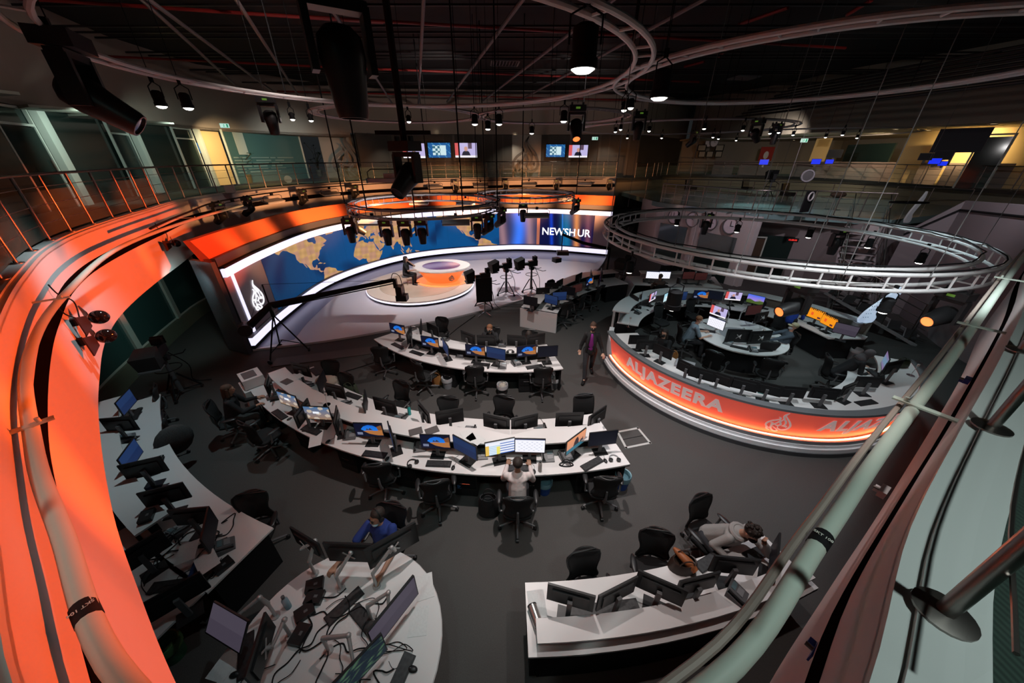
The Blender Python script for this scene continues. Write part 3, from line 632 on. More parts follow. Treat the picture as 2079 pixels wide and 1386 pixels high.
m = MB(); q0, q1 = sc_(fr, bk, .45), sc_(fr, bk, .75); m._wl([p.xy for p in q0], [p.xy for p in q1], 1.0, 1.03); m.build('raised_shelf', white, t)
m = MB(); q0, q1 = sc_(fr, bk, .58), sc_(fr, bk, .62); m._wl([p.xy for p in q0], [p.xy for p in q1], .74, 1.0); m.build('shelf_riser', black, t)
P0 = Vector((.3, 11.4, 0)); P1 = Vector((1.56, 10.85, 0)); dn_ = (P1 - P0).normalized(); ot = Vector((dn_.y, -dn_.x, 0)) * .02
MB().prism([(P0 + ot).xy[:], (P1 + ot).xy[:], (P1 - ot * 3).xy[:], (P0 - ot * 3).xy[:]], 0, .74).build('waterfall_end', mat('white_gloss_end', (.6, .58, .58), .3), t)
m = MB(); m._wl([Vector(p.xy) for p in fr[-7:]], [Vector((p.x - .03, p.y + .45)) for p in fr[-7:]], 0, .68); m.build('drawer_unit', blackp, t)
m = MB(); P0 = Vector((5.0, 14.1)); m.box((4.75, 14.75, .36), (.05, 1.3, .72), rz=-.38); m.build('end_panel', greyl, t)
ed = [Vector((5.2, 13.95, 0)), Vector((8.75, 13.5, 0)), Vector((9.2, 15.05, 0)), Vector((5.25, 15.15, 0))]
t = poly_desk('reception_desk', 'white desk with sloped waterfall side, two bright screens on it, by the clock wall', ed)
MB().add([(5.2, 13.95, .74), (5.25, 15.15, .74), (5.0, 15.25, 0), (4.9, 13.9, 0), (5.26, 13.97, .72), (5.3, 15.12, .72), (5.08, 15.2, 0), (4.98, 13.95, 0)], [(0, 1, 2, 3), (4, 7, 6, 5), (0, 3, 7, 4), (1, 5, 6, 2), (2, 6, 7, 3), (0, 4, 5, 1)]).build('waterfall_side', mat('white_gloss_end', (.6, .58, .58), .3), t)
MB().box((7.1, 14.45, .35), (3.5, .06, .7), rz=-.06).build('modesty_panel', black, t)
MB().box((7.3, 14.75, 1.02), (3.2, .4, .03), rz=-.04).build('raised_shelf', white, t)
MB().box((7.3, 14.8, .88), (3.1, .05, .25), rz=-.04).build('shelf_riser', greyl, t)
# ---- the big ring desk
rd = thing('ring_desk', 'huge ring shaped newsroom desk with glowing orange lettered front', 'desk', (0, 0, 0))
RC = (6.55, 8.9)
def rang(px, py, z):
    x, y = at(px, py, z); return math.degrees(math.atan2(y - RC[1], x - RC[0])) % 360
A0, A1 = rang(1236, 674, 1.12), 331
MB().sector(RC, 3.5, 3.80, A0 - 2, A1, 0, .10, 70).build('plinth', mat('charcoal_plinth', (.05, .05, .055), .5), rd)
MB().sector(RC, 3.5, 3.78, A0 - 1, A1, .10, .20, 70).sector(RC, 3.5, 3.74, A0 - 1, A1, .20, .27, 70).build('stepped_base', mat('silver_base', (.72, .72, .74), .4), rd)
MB().sector(RC, 3.5, 3.72, A0, A1, .27, .36, 70).build('light_ledge', mat('grey_ledge', (.2, .2, .21), .4), rd)
MB().sector(RC, 3.64, 3.668, A0 + .3, A1 - .3, .358, .372, 70).build('light_line', mat('amber_led_line', (.8, .5, .2), .4, emit=(1, .25, .07), es=32), rd)
pnl = MB().sector(RC, 3.50, 3.60, A0, A1, .37, 1.10, 70, z0b=.37);
pnl.v = [(RC[0] + (x - RC[0]) * (1 + (.045 * (z - .37) / .73)), RC[1] + (y - RC[1]) * (1 + (.045 * (z - .37) / .73)), z) for x, y, z in pnl.v]
pnl.build('glowing_front', mat('backlit_red_panel', (.75, .14, .10), .45, emit=(1, .13, .09), es=.34), rd)
MB().sector(RC, 3.66, 3.83, A0 - .5, A1 + .5, 1.10, 1.15, 70).build('grey_rim', mat('grey_rim', (.13, .14, .15), .4), rd)
MB().sector(RC, 2.98, 3.68, A0 + 1, A1, 1.06, 1.10, 70).build('white_counter', white, rd)
MB().sector(RC, 3.15, 3.20, A0 + 1, A1 - 1, .72, 1.06, 60).build('counter_riser', black, rd)
MB().sector(RC, 2.55, 3.18, A0 + 3, A1, .71, .74, 60).build('worktop', white, rd)
MB().sector(RC, 2.85, 2.9, A0 + 4, A1 - 1, 0, .70, 60).build('modesty_panel', black, rd)
B0, B1 = 63, 158
MB().sector(RC, 3.02, 3.55, B0, B1, 1.10, 1.14, 40).build('raised_counter', mat('pale_counter', (.55, .57, .58), .35), rd)
MB().sector(RC, 3.45, 3.52, B0, B1, 0, 1.10, 40).build('outer_screen', mat('lit_grey_panel', (.42, .42, .42), .4), rd)
MB().sector(RC, 3.30, 3.34, B0, B1 - 1, .74, 1.10, 40).build('counter_riser', greyl, rd)
MB().sector(RC, 2.68, 3.35, B0, B1, .71, .74, 40).build('worktop', white, rd)
MB().sector(RC, 3.0, 3.05, B0, B1, 0, .70, 40).build('modesty_panel', black, rd)
MB().sector(RC, 2.75, 3.5, B1 - .6, B1, 0, .7, 1).build('end_panel', black, rd)
MB().sector(RC, 3.4, 3.55, B1, A0, 0, .55, 16).build('gate_panel', mat('silver_base', (.45, .45, .46), .35), rd)
rb_in = [(7.8, 11.25), (8.5, 10.95), (9.3, 10.0), (9.48, 9.03)]; rb_out = [(8.15, 12.0), (9.1, 11.7), (10.1, 10.6), (10.9, 9.25)]
MB().prism(rb_in + [(10.54, 9.0)] + [(10.75, 9.15)] + rb_out[:3][::-1], .71, .74).build('worktop', white, rd)
MB().prism([(8.1, 11.9), (9.0, 11.55), (9.95, 10.5), (10.65, 9.3), (11.0, 9.42), (10.3, 10.8), (9.25, 11.95), (8.2, 12.35)], 1.08, 1.11).build('raised_counter', mat('pale_counter', (.55, .57, .58), .35), rd)
MB().wall([(8.2, 12.3), (9.2, 11.9), (10.25, 10.75), (10.95, 9.4)], 0, 1.08, .05).build('outer_screen', mat('beige_grey_panel', (.25, .23, .20), .5), rd)
MB().prism([(9.52, 9.1), (10.7, 9.1), (10.7, 9.2), (10.1, 10.4), (9.4, 10.3)], 0, .7).build('drawer_unit', blackp, rd)
letm = mat('brushed_letters', (.62, .56, .56), .5, emit=(.5, .40, .40), es=.42)  # glow put into the letters so they read lighter than the panel
def on_ring(mb, ac, zc, r):
    out = []
    for x, y, z in mb.v:
        zz = zc + z; rr = r * (1 + .045 * (zz - .37) / .73) + .012 - y; a = R(ac) + x / r; out.append((RC[0] + rr * math.cos(a), RC[1] + rr * math.sin(a), zz))
    mb.v = out; return mb
ac1 = (rang(1285, 745, .8) + rang(1430, 815, .8)) / 2
on_ring(up(text_mb('ALJAZEERA', .43, .004, .019, 0, 1.16)), ac1 + 0, .76, 3.60).build('lettering', letm, rd)
ac2 = rang(1723, 875, .8) + (rang(1430, 815, .8) - rang(1285, 745, .8)) / 2
on_ring(up(text_mb('ALJAZEERA', .43, .004, .019, 0, 1.16)), ac2, .76, 3.60).build('lettering', letm, rd)
on_ring(emblem(.60, .03), rang(1588, 862, .75), .73, 3.60).build('emblem', letm, rd)
# central round desk inside the ring
t = thing('hub_desk', 'round inner desk in the middle of the ring, screens on jointed arms', 'desk', (0, 0, 0))
MB().sector((6.95, 9.28), .55, 1.25, 0, 360, .71, .74, 48).build('worktop', white, t)
MB().sector((6.95, 9.28), .98, 1.02, 0, 360, 0, .7, 48).build('modesty_panel', black, t)
MB().lathe([(0, .69), (.6, .69), (.6, .73), (0, .73)], 32, (6.95, 9.28, 0)).build('centre_plate', greyl, t)
# emblem on the upper wall panels
for i, (px, py, Y, h) in enumerate(((706, 318, 27.7, 2.9), (1067, 318, 28.9, 2.7))):
    c = atd(px, py, Y); e = emblem(h, .036)
    o = e.build('wall_emblem', mat('bronze_relief', (.11, .095, .08), .5), None); o.location = (c[0], c[1] - .1, c[2] - .05); o.rotation_euler = (0, 0, R(15 if i == 0 else 0))
    tag(o, ('large dark flame shaped calligraphic emblem on pale panel beside the potted plants', 'large faint flame shaped calligraphic emblem on pale panel between two pairs of televisions')[i], 'emblem')

# =============================================================== DESK EQUIPMENT
ORD = ['first', 'second', 'third', 'fourth', 'fifth', 'sixth', 'seventh', 'eighth', 'ninth', 'tenth', 'eleventh', 'twelfth', 'thirteenth', 'fourteenth', 'fifteenth']
def ca(*c): return np.array(lin(c))
def col(*rgb): return lambda U, V: np.tile(ca(*rgb), (len(U), 1))
def vgrad(a, b): return lambda U, V: ca(*a) * (1 - V[:, None]) + ca(*b) * V[:, None]
def desert(U, V):
    c = np.tile(ca(10, 16, 40), (len(U), 1))
    inside = inpoly(U, V, [(.22, .55), (.33, .78), (.5, .9), (.68, .86), (.80, .72), (.86, .5), (.78, .42), (.6, .38), (.36, .40)])
    sky = ca(30, 130, 220) * (1 - V[:, None]) * 1.2 + ca(20, 90, 200) * V[:, None]
    c = np.where(inside[:, None], sky, c); rocks = inpoly(U, V, [(.40, .5), (.44, .62), (.5, .55), (.56, .66), (.62, .55), (.66, .5)]); c = np.where(rocks[:, None], ca(60, 50, 45), c)
    sand = inpoly(U, V, [(.3, .42), (.5, .47), (.8, .44), (.98, .62), (1, .08), (.75, .1), (.5, .2)]); c = np.where(sand[:, None], ca(170, 110, 60), c)
    rim = inpoly(U, V, [(.80, .76), (.98, .9), (1, .5), (.84, .5)]); c = np.where(rim[:, None], ca(120, 75, 45), c)
    tx = (U > .06) & (U < .26) & (V > .12) & (V < .3) & ((V * 22 % 2) < 1); return np.where(tx[:, None], ca(150, 160, 190), c)
def doc(U, V):
    c = np.tile(ca(246, 246, 255), (len(U), 1)); ln = ((V * 24).astype(int) % 3 == 0) & (np.sin(U * 37 + (V * 24).astype(int)) > .35) & (U > .08) & (U < .92) & (V > .1) & (V < .85)
    c = np.where(ln[:, None], ca(198, 202, 216), c); return np.where((V > .93)[:, None], ca(60, 70, 110), c)
def sheet(U, V):
    r = (V * 16).astype(int); c = np.tile(ca(238, 240, 250), (len(U), 1)); c = np.where(((r % 3 == 0) & (U > .5))[:, None], ca(70, 110, 190), c)
    c = np.where(((U < .5) & (V < .7) & (r % 2 == 0))[:, None], ca(170, 210, 235), c); c = np.where(((U < .12) & (V < .75))[:, None], ca(230, 190, 90), c)
    c = np.where(((U > .38) & (U < .5) & (V < .6))[:, None], ca(235, 225, 110), c); return np.where((V > .9)[:, None], ca(225, 228, 240), c)
def rock(U, V):
    c = ca(225, 150, 105) * (V[:, None]) + ca(200, 140, 120) * (1 - V[:, None]); c = np.where((V < .3)[:, None], ca(50, 110, 130), c)
    return np.where((inpoly(U, V, [(.35, .28), (.38, .55), (.46, .8), (.56, .84), (.62, .6), (.64, .3)]) | inpoly(U, V, [(.68, .3), (.76, .5), (.82, .45), (.86, .6), (.88, .3)]))[:, None], ca(60, 45, 50), c)
def news(U, V):
    c = np.tile(ca(190, 180, 225), (len(U), 1)); c = np.where((U < .18)[:, None], ca(215, 90, 90), c); c = np.where(((U > .6) & (U < .78) & (V > .6))[:, None], ca(90, 70, 90), c)
    c = np.where(inpoly(U, V, [(.3, .15), (.35, .4), (.5, .5), (.64, .4), (.7, .15)])[:, None], ca(25, 25, 45), c)
    c = np.where((((U - .5) / .08) ** 2 + ((V - .6) / .16) ** 2 < 1)[:, None], ca(200, 150, 135), c); return np.where((V < .14)[:, None], ca(245, 240, 245), c)
def landscape(U, V):
    c = ca(70, 110, 230) * V[:, None] + ca(190, 140, 210) * (1 - V[:, None]); c = np.where((V < .38 + .08 * np.sin(U * 9))[:, None], ca(70, 90, 40), c)
    return np.where(inpoly(U, V, [(.5, .4), (.75, .62), (.95, .4)])[:, None], ca(150, 140, 150), c)
def beach(U, V):
    c = ca(70, 110, 150) * V[:, None] + ca(150, 120, 95) * (1 - V[:, None]); n = np.sin(U * 11 + 4 * V) * np.sin(V * 9 - U * 5)
    c = np.where((n > .35)[:, None], ca(190, 175, 160), c); return np.where(((np.abs(U - .45) < .13) & (np.abs(V - .55) < .08))[:, None], ca(235, 240, 250), c)
def lightblue(U, V):
    c = ca(150, 205, 225) * V[:, None] + ca(210, 235, 240) * (1 - V[:, None]); return np.where((((U - .5) / .22) ** 2 + ((V - .45) / .1) ** 2 < 1)[:, None], ca(245, 250, 252), c)
def orangeweb(U, V):
    c = np.tile(ca(245, 150, 25), (len(U), 1)); c = np.where(((V > .84) & (np.sin(U * 60) > 0))[:, None], ca(60, 40, 30), c); c = np.where(((U > .62) & (U < .8) & (V > .1) & (V < .3))[:, None], ca(90, 40, 50), c)
    return np.where(((U > .2) & (U < .35) & (V > .3) & (V < .6))[:, None], ca(235, 90, 40), c)
def grid(U, V):
    i = (U * 5).astype(int); j = (V * 4).astype(int); s = np.sin(i * 12.3 + j * 7.7)[:, None]; c = ca(90, 130, 150) * (.5 + .5 * s) + ca(150, 120, 170) * (.4 - .3 * s)
    return np.where((((U * 5) % 1 < .06) | ((V * 4) % 1 < .08))[:, None], ca(10, 14, 18), c)
def chart(U, V):
    return np.where(inpoly(U, V, [(.2, .2), (.3, .5), (.45, .8), (.6, .55), (.7, .25)])[:, None], ca(60, 190, 90), np.tile(ca(170, 195, 205), (len(U), 1)))
def bluegraph(U, V):
    c = np.tile(ca(28, 90, 150), (len(U), 1)); c = np.where((np.abs((U * 3 + V * 2) % 1 - .5) < .03)[:, None], ca(90, 170, 210), c)
    return np.where(((np.abs(U - .5) < .3) & (np.abs(V - .5) < .34))[:, None], np.where(((U < .55) & (np.sin(U * 30) * np.sin(V * 20) > 0))[:, None], ca(60, 110, 130), ca(205, 230, 235)), c)
def worldmap(U, V):
    n = np.sin(U * 17 + 3 * np.sin(V * 9)) * np.sin(V * 14 + 2 * np.sin(U * 8)); return ca(20, 30, 40) + np.clip(n, 0, 1)[:, None] * ca(60, 85, 55)
PIC = dict(desert=(desert, 96, 56, 'blue cave desert wallpaper'), navy=(vgrad((20, 34, 70), (30, 52, 92)), 2, 2, 'plain dark blue screen'), off=(col(4, 4, 6), 2, 2, 'dark screen'), black=(vgrad((8, 12, 26), (8, 12, 22)), 2, 2, 'near black screen'), doc=(doc, 48, 48, 'bright white document'),
           sheet=(sheet, 50, 32, 'colourful spreadsheet'), rock=(rock, 48, 30, 'sea rock sunset wallpaper'), news=(news, 40, 28, 'news broadcast picture'), landscape=(landscape, 40, 24, 'violet sky landscape'), beach=(beach, 40, 24, 'blurred coast wallpaper'), lightblue=(lightblue, 30, 20, 'pale blue picture'), orange=(orangeweb, 44, 28, 'orange web page'),
           grid=(grid, 40, 24, 'grid of small feeds'), chart=(chart, 30, 20, 'green shape on pale page'), dim=(vgrad((58, 52, 64), (72, 66, 78)), 2, 2, 'dim grey mauve screen'), purple=(vgrad((38, 34, 84), (50, 44, 100)), 2, 2, 'violet screen'), maroon=(vgrad((46, 22, 22), (56, 28, 26)), 2, 2, 'dull maroon screen'), graph=(bluegraph, 40, 24, 'blue studio graphic'), blue=(col(26, 50, 235), 2, 2, 'vivid blue screen'), map=(worldmap, 40, 24, 'dim satellite map'))
scm = emat('screen_monitor', 1.0)
DISP = {}
def display(content, w_, h_, y, parent, zc):
    fn, nx, ny, _d = PIC[content]; k = (content, w_, h_, y, zc)
    if k in DISP: o = DISP[k].copy(); COL.objects.link(o); o.parent = parent; return o
    o = picture('display', nx, ny, lambda u, v: ((u - .5) * w_, y, zc - h_ / 2 + h_ * v), fn, scm, parent); DISP[k] = o; return o
def make_monitor(content, w_=.53, h_=.325, zc=.37, name='monitor', stand=True):
    t = thing(name, 'black monitor', 'monitor')
    m = MB().box((0, 0, zc), (w_, .022, h_)).box((0, .019, zc - .01), (w_ * .78, .018, h_ * .62)); m.build('screen_housing', blackp, t)
    display(content, w_ - .02, h_ - .025, -.0125, t, zc + .004)
    if stand:
        MB().box((0, .045, .19), (.055, .035, .36), rx=-.05).build('stand_neck', greyp, t)
        MB().box((0, .03, .006), (.25, .19, .012)).build('stand_base', blackp, t)
    return t
MP = {}
def mon(content, x, y, z, rz, label, group=None, var='s'):
    k = (content, var)
    if k not in MP:
        MP[k] = Proto(make_monitor(content) if var == 's' else (make_monitor(content, stand=False, zc=0) if var == 'arm' else make_monitor(content, .40, .34, .38)))
    return MP[k].put((x, y, z), rz, label, group)
def facing(x, y, c, mode, d):
    v = Vector((x - c[0], y - c[1]));
    if mode == 'in': v = -v
    return math.atan2(v.y, v.x) + PI / 2 + R(d)
def row(rows, c, mode, where, zt=.74, end='left', group=None):
    for i, (px, py, content, d) in enumerate(rows):
        x, y = at(px, py, zt + .37); rz = facing(x, y, c, mode, d)
        mon(content, x, y, zt, rz, f'monitor with {PIC[content][3]}, {ORD[i]} from {end}, {where}'.replace('plain dark blue', 'dark blue'), group)
row([(545, 781, 'off', -25), (585, 811, 'beach', 12), (615, 838, 'off', -60), (645, 838, 'beach', 22), (684, 853, 'navy', -48), (749, 872, 'desert', 16), (795, 886, 'navy', -48), (884, 896, 'desert', 6), (944, 908, 'navy', -28),
     (1015, 907, 'sheet', 16), (1076, 904, 'doc', -4), (1169, 896, 'rock', 34), (1224, 889, 'black', -2)], C0, 'out', 'outer row, long crescent desk', group='screens along the outer side of the long crescent desk')
row([(612, 750, 'off', 20), (653, 774, 'off', -45), (680, 793, 'off', 10), (742, 818, 'off', -50), (782, 823, 'off', 0), (861, 839, 'off', -40), (913, 845, 'off', 22), (1008, 857, 'off', -16), (1065, 857, 'off', 16), (1156, 851, 'off', -6), (1212, 847, 'off', 28)],
    C0, 'in', 'inner row, long crescent desk', group='screens along the inner side of the long crescent desk')
row([(807, 668, 'desert', 18), (831, 680, 'off', -55), (873, 694, 'desert', 8), (905, 705, 'navy', -45), (965, 711, 'desert', 0), (1007, 717, 'navy', -16), (1069, 712, 'desert', 10), (1112, 713, 'black', -2)], C0, 'out', 'outer row, shorter crescent desk')
row([(855, 664, 'off', -45), (879, 669, 'off', -10), (950, 685, 'off', -22), (988, 691, 'off', 4), (1049, 691, 'off', -12), (1088, 689, 'off', 10)], C0, 'in', 'inner row, shorter crescent desk')
row([(256, 816, 'navy', -20), (243, 861, 'navy', 50), (265, 925, 'navy', -30), (292, 950, 'off', 55), (335, 1005, 'off', 50), (392, 1047, 'off', 30), (425, 1077, 'off', -38), (283, 1124, 'off', 80), (357, 1210, 'off', 62)], C0, 'in', 'curved desk under the orange wall', end='far end')
row([(1158, 1212, 'off', -18), (1252, 1204, 'off', 16), (1340, 1193, 'off', -34), (1415, 1185, 'off', 0), (1490, 1147, 'off', -20), (1572, 1130, 'off', 35)], C0, 'in', 'desk with raised front shelf')
row([(1287, 686, 'off', 70), (1304, 697, 'off', 60), (1338, 711, 'off', 5), (1392, 747, 'off', -10), (1422, 759, 'off', 10), (1458, 768, 'off', -4), (1513, 782, 'off', 2), (1564, 791, 'off', -6), (1617, 799, 'off', 8), (1688, 802, 'off', -4), (1741, 793, 'off', 20), (1784, 778, 'off', -20)],
    RC, 'in', 'ring desk front', zt=1.10)
for o in list(bpy.data.objects):
    if 'ring desk front' in str(o.get('label', '')) and o.name.startswith('monitor'):
        o.scale = (.95, .95, .80); v = Vector((o.location.x - RC[0], o.location.y - RC[1])); v = v * ((v.length - .16) / v.length); o.location.x = RC[0] + v.x; o.location.y = RC[1] + v.y
row([(1798, 733, 'grid', 10), (1811, 746, 'chart', -18)], RC, 'in', 'right end of ring desk', zt=1.10)
row([(1287, 608, 'off', 60), (1302, 605, 'navy', 30), (1325, 602, 'news', 15), (1354, 602, 'lightblue', 22), (1381, 601, 'navy', 0), (1423, 598, 'desert', 0), (1451, 599, 'black', -8), (1489, 601, 'news', 12), (1534, 608, 'landscape', -6), (1658, 638, 'orange', -2), (1684, 652, 'orange', -6), (1717, 669, 'dim', 45)],
    RC, 'in', 'back of ring desk', zt=.74)
row([(1077, 611, 'off', -30), (1119, 608, 'navy', -50), (1136, 601, 'navy', -10), (1154, 590, 'off', -60), (1172, 585, 'maroon', 0), (1197, 571, 'desert', -10), (1218, 567, 'purple', 10)], (0.5, 15), 'out', 'front of desk beside studio cameras')
row([(1102, 592, 'off', 180), (1120, 582, 'off', 160), (1136, 576, 'off', 200), (1175, 563, 'off', 170), (1200, 558, 'off', 190), (1221, 553, 'off', 180)], (0.5, 15), 'out', 'back of desk beside studio cameras')
row([(1325, 558, 'doc', 0), (1348, 558, 'doc', 0), (1398, 559, 'maroon', 0), (1423, 561, 'maroon', -5)], (7, 20), 'out', 'far desk by clock wall')
row([(1352, 546, 'off', 0), (1375, 546, 'off', 10), (1400, 548, 'off', -5), (1425, 550, 'off', 5)], (7, 20), 'in', 'rear row, far desk by clock wall')
# ---- monitors on jointed arms
arm_m = mat('silver_arm', (.45, .44, .44), .35, metal=.4)
def vesa_arm(base, pan, label, content, rz, rx=0, big=1.0):
    a = thing('arm_mounted_monitor', label, 'monitor', base)
    B = Vector(base); Pn = Vector(pan); k = B + Vector((0, 0, .28)); mid = (k + Pn) / 2 + Vector((.10, .08, .14))
    l = lambda v: v - B
    fo = Vector((math.sin(rz), -math.cos(rz), 0)) * .045
    MB().cyl((0, 0, 0), (0, 0, .02), .05).cyl((0, 0, .02), (0, 0, .28), .018).build('post', arm_m, a)
    MB().cyl(l(k), l(mid), .026, .02).ball(l(mid), .03, 8, 6).build('lower_arm', arm_m, a)
    MB().cyl(l(mid), l(Pn) - fo * 1.2, .022, .016).build('upper_arm', arm_m, a)
    mb = MB()
    for q in range(4):
        an = PI / 4 + q * PI / 2; mb.box((.045 * math.cos(an), 0, .045 * math.sin(an)), (.09, .006, .02), ry=-an)
    mb.cyl((0, 0, 0), (0, .05, 0), .02)
    mb.xf(Matrix.Translation(l(Pn)) @ Matrix.Rotation(rz, 4, 'Z')); mb.build('mount_plate', arm_m, a)
    h = MB().box((0, 0, 0), (.53, .022, .325)).box((0, .019, -.01), (.41, .018, .20)).build('screen_housing', blackp, a)
    h.location = l(Pn) + fo; h.rotation_euler = (rx, 0, rz); h.scale = (big,) * 3
    display(content, .51, .30, -.0125, h, .004)
    return a
GC = (-1.93, 1.68)
def deskpt(px, py, z=.74): a = at(px, py, z); return (a[0], a[1], z)
vesa_arm(deskpt(693, 1195), at3(708, 1128, 1.15), 'dark wide monitor seen from behind beside the man in blue', 'off', R(178), 0, 1.15)
vesa_arm(deskpt(765, 1190), at3(800, 1112, 1.2), 'large dark monitor seen from behind, tilted over round cable desk', 'off', R(215), 0, 1.2)
vesa_arm(deskpt(640, 1165), at3(618, 1108, 1.15), 'dark monitor at the far left of the round cable desk', 'off', R(155), 0, 1.0)
vesa_arm(deskpt(755, 1255), at3(795, 1235, 1.1), 'dim wide monitor facing the desk rim, upper of the tilted pair', 'dim', R(58), 0, 1.2)
vesa_arm(deskpt(668, 1320), at3(722, 1350, 1.05), 'monitor with dim satellite map at the near rim of round desk', 'map', R(50), 0, 1.1)
vesa_arm(deskpt(560, 1250), at3(470, 1262, 1.15), 'violet lit monitor leaning out left of the round cable desk', 'dim', R(-20), R(-35), 1.0)
vesa_arm(deskpt(590, 1290), at3(540, 1316, 1.15), 'dark monitor seen edge on at left of round cable desk', 'off', R(-75), 0, 1.0)
HC = (6.95, 9.28)
vesa_arm(deskpt(1475, 655), at3(1461, 632, 1.3), 'monitor with news broadcast picture on the hub desk left side', 'news', R(-60))
vesa_arm(deskpt(1470, 665), at3(1456, 655, 1.05), 'monitor with white document on the hub desk beside man in grey shirt', 'doc', R(-60))
vesa_arm(deskpt(1500, 650), at3(1528, 628, 1.35), 'dull maroon monitor held high at the back of hub desk', 'maroon', R(10))
vesa_arm(deskpt(1530, 655), at3(1548, 645, 1.2), 'dark monitor on hub desk beside the man in a cap', 'off', R(200))
vesa_arm(deskpt(1500, 690), at3(1500, 683, 1.0), 'wide black monitor on near side of hub desk, left of two', 'off', R(175), 0, 1.25)
vesa_arm(deskpt(1540, 692), at3(1545, 686, 1.0), 'wide black monitor on near side of hub desk, right of two', 'off', R(185), 0, 1.25)
# ---- keyboards, mice, phones
kbm = wavy('black_keyboard', (.006, .006, .007), (.03, .03, .032), 26, .5, 'cells')
def make_kb():
    t = thing('keyboard', 'black keyboard', 'keyboard'); MB().box((0, 0, .009), (.44, .14, .018)).build('case', blackp, t); MB().box((0, .004, .020), (.425, .118, .006)).build('key_field', kbm, t); return t
def make_mouse():
    t = thing('mouse', 'black mouse', 'mouse'); MB().ball((0, 0, .012), (.032, .055, .02), 12, 6).build('shell', blackp, t); MB().cyl((0, .03, .031), (0, .012, .033), .005, n=6).build('wheel', greyp, t)
    MB().tube(smoothpath([(0, .05, .01), (.02, .12, .005), (-.03, .2, .005), (.02, .28, .005)]), .0025, 5).build('cable', black, t); return t
def make_phone():
    t = thing('desk_phone', 'black desk phone', 'telephone'); m = MB(); m.add([(-.11, -.1, 0), (.11, -.1, 0), (.11, .1, 0), (-.11, .1, 0), (-.11, -.1, .02), (.11, -.1, .02), (.11, .1, .09), (-.11, .1, .09)], [(0, 3, 2, 1), (4, 5, 6, 7), (0, 1, 5, 4), (2, 3, 7, 6), (1, 2, 6, 5), (0, 4, 7, 3)]); m.build('body', greyp, t)
    MB().tube([(-.08, -.09, .05), (-.085, -.05, .065), (-.085, .05, .095), (-.08, .09, .10)], [.022, .015, .015, .022], 8).build('handset', blackp, t)
    MB().box((.04, .055, .077), (.1, .05, .006), rx=.34).build('phone_display', mat('phone_display', (.1, .16, .18), .2), t)
    MB().box((.04, -.02, .052), (.1, .07, .008), rx=.34).build('keypad', mat('phone_keys', (.2, .2, .21), .5), t); return t
KB = Proto(make_kb()); MO = Proto(make_mouse()); PH = Proto(make_phone())
def lay(P, kind, pts, c, mode, where, z=.74, group=None):
    for i, (px, py, d) in enumerate(pts):
        x, y = at(px, py, z); v = facing(x, y, c, mode, d); P.put((x, y, z + .002), v, f'{kind}, {ORD[i]} from {where}', group)
LW_ = 'left, outer side of long crescent desk'
lay(KB, 'black keyboard', [(568, 842, 0), (632, 874, 5), (761, 923, 8), (891, 942, 6), (1051, 951, 0), (1202, 942, 22)], C0, 'out', LW_)
lay(MO, 'black mouse', [(588, 851, 0), (666, 897, 0), (786, 932, 0), (920, 950, 0), (1084, 958, 0), (1229, 936, 0)], C0, 'out', LW_)
lay(PH, 'desk phone', [(567, 803, 20), (712, 886, 30), (853, 910, 20), (978, 925, 10), (1112, 930, 0), (1148, 928, 12)], C0, 'out', LW_)
LW_ = 'left, outer side of shorter crescent desk'
lay(KB, 'black keyboard', [(807, 702, 0), (846, 717, 0), (978, 740, 0), (1085, 745, 10)], C0, 'out', LW_)
lay(MO, 'black mouse', [(817, 709, 0), (991, 747, 0), (1106, 745, 0)], C0, 'out', LW_)
lay(PH, 'desk phone', [(848, 706, 0), (935, 723, 0), (1020, 745, 0), (1048, 739, 25)], C0, 'out', LW_)
lay(PH, 'desk phone', [(626, 783, 0), (702, 820, 0), (815, 848, 0), (955, 873, 0), (1098, 870, 0)], C0, 'in', 'left, inner side of long crescent desk')
lay(KB, 'black keyboard', [(640, 755, 0), (716, 804, 5), (792, 845, 0), (1185, 868, -10)], C0, 'in', 'left, inner side of long crescent desk')
lay(PH, 'desk phone', [(905, 690, 0), (1020, 702, 0), (838, 668, 0)], C0, 'in', 'left, inner side of shorter crescent desk')
LW_ = 'far end, curved desk under the orange wall'
lay(KB, 'black keyboard', [(276, 842, -10), (320, 947, -20), (262, 1240, -10), (345, 1190, 30)], C0, 'in', LW_)
lay(MO, 'black mouse', [(284, 830, 0), (326, 928, 0), (290, 1274, 0)], C0, 'in', LW_)
lay(PH, 'desk phone', [(262, 890, 0), (340, 1090, 30), (366, 1078, 10), (460, 1110, -30)], C0, 'in', LW_)
lay(KB, 'black keyboard', [(1190, 1238, -5), (1260, 1233, 0), (1440, 1140, 10), (1540, 1122, 0)], C0, 'in', 'left on desk with raised front shelf')
lay(PH, 'desk phone', [(1495, 1208, 30)], C0, 'out', 'left on raised front shelf', z=.90)
lay(KB, 'black keyboard', [(740, 1260, 0), (810, 1380, 0), (500, 1330, 30), (700, 1230, 40)], GC, 'out', 'far side of round cable desk')
lay(MO, 'black mouse', [(838, 1359, 0), (478, 1370, 0)], GC, 'out', 'right rim of round cable desk')
lay(KB, 'black keyboard', [(1361, 617, 0), (1431, 615, 0), (1655, 660, 0), (1545, 625, 0), (1590, 640, 0)], RC, 'in', 'left, back of ring desk')
lay(MO, 'black mouse', [(1315, 630, 0), (1663, 668, 0)], RC, 'in', 'left, back of ring desk')
lay(PH, 'desk phone', [(1295, 636, 0), (1338, 620, 0), (1402, 607, 0), (1510, 615, 0), (1690, 672, 0)], RC, 'in', 'left, back of ring desk')
lay(KB, 'black keyboard', [(1758, 818, 0), (1775, 760, 40)], RC, 'in', 'right, front of ring desk', z=1.1)
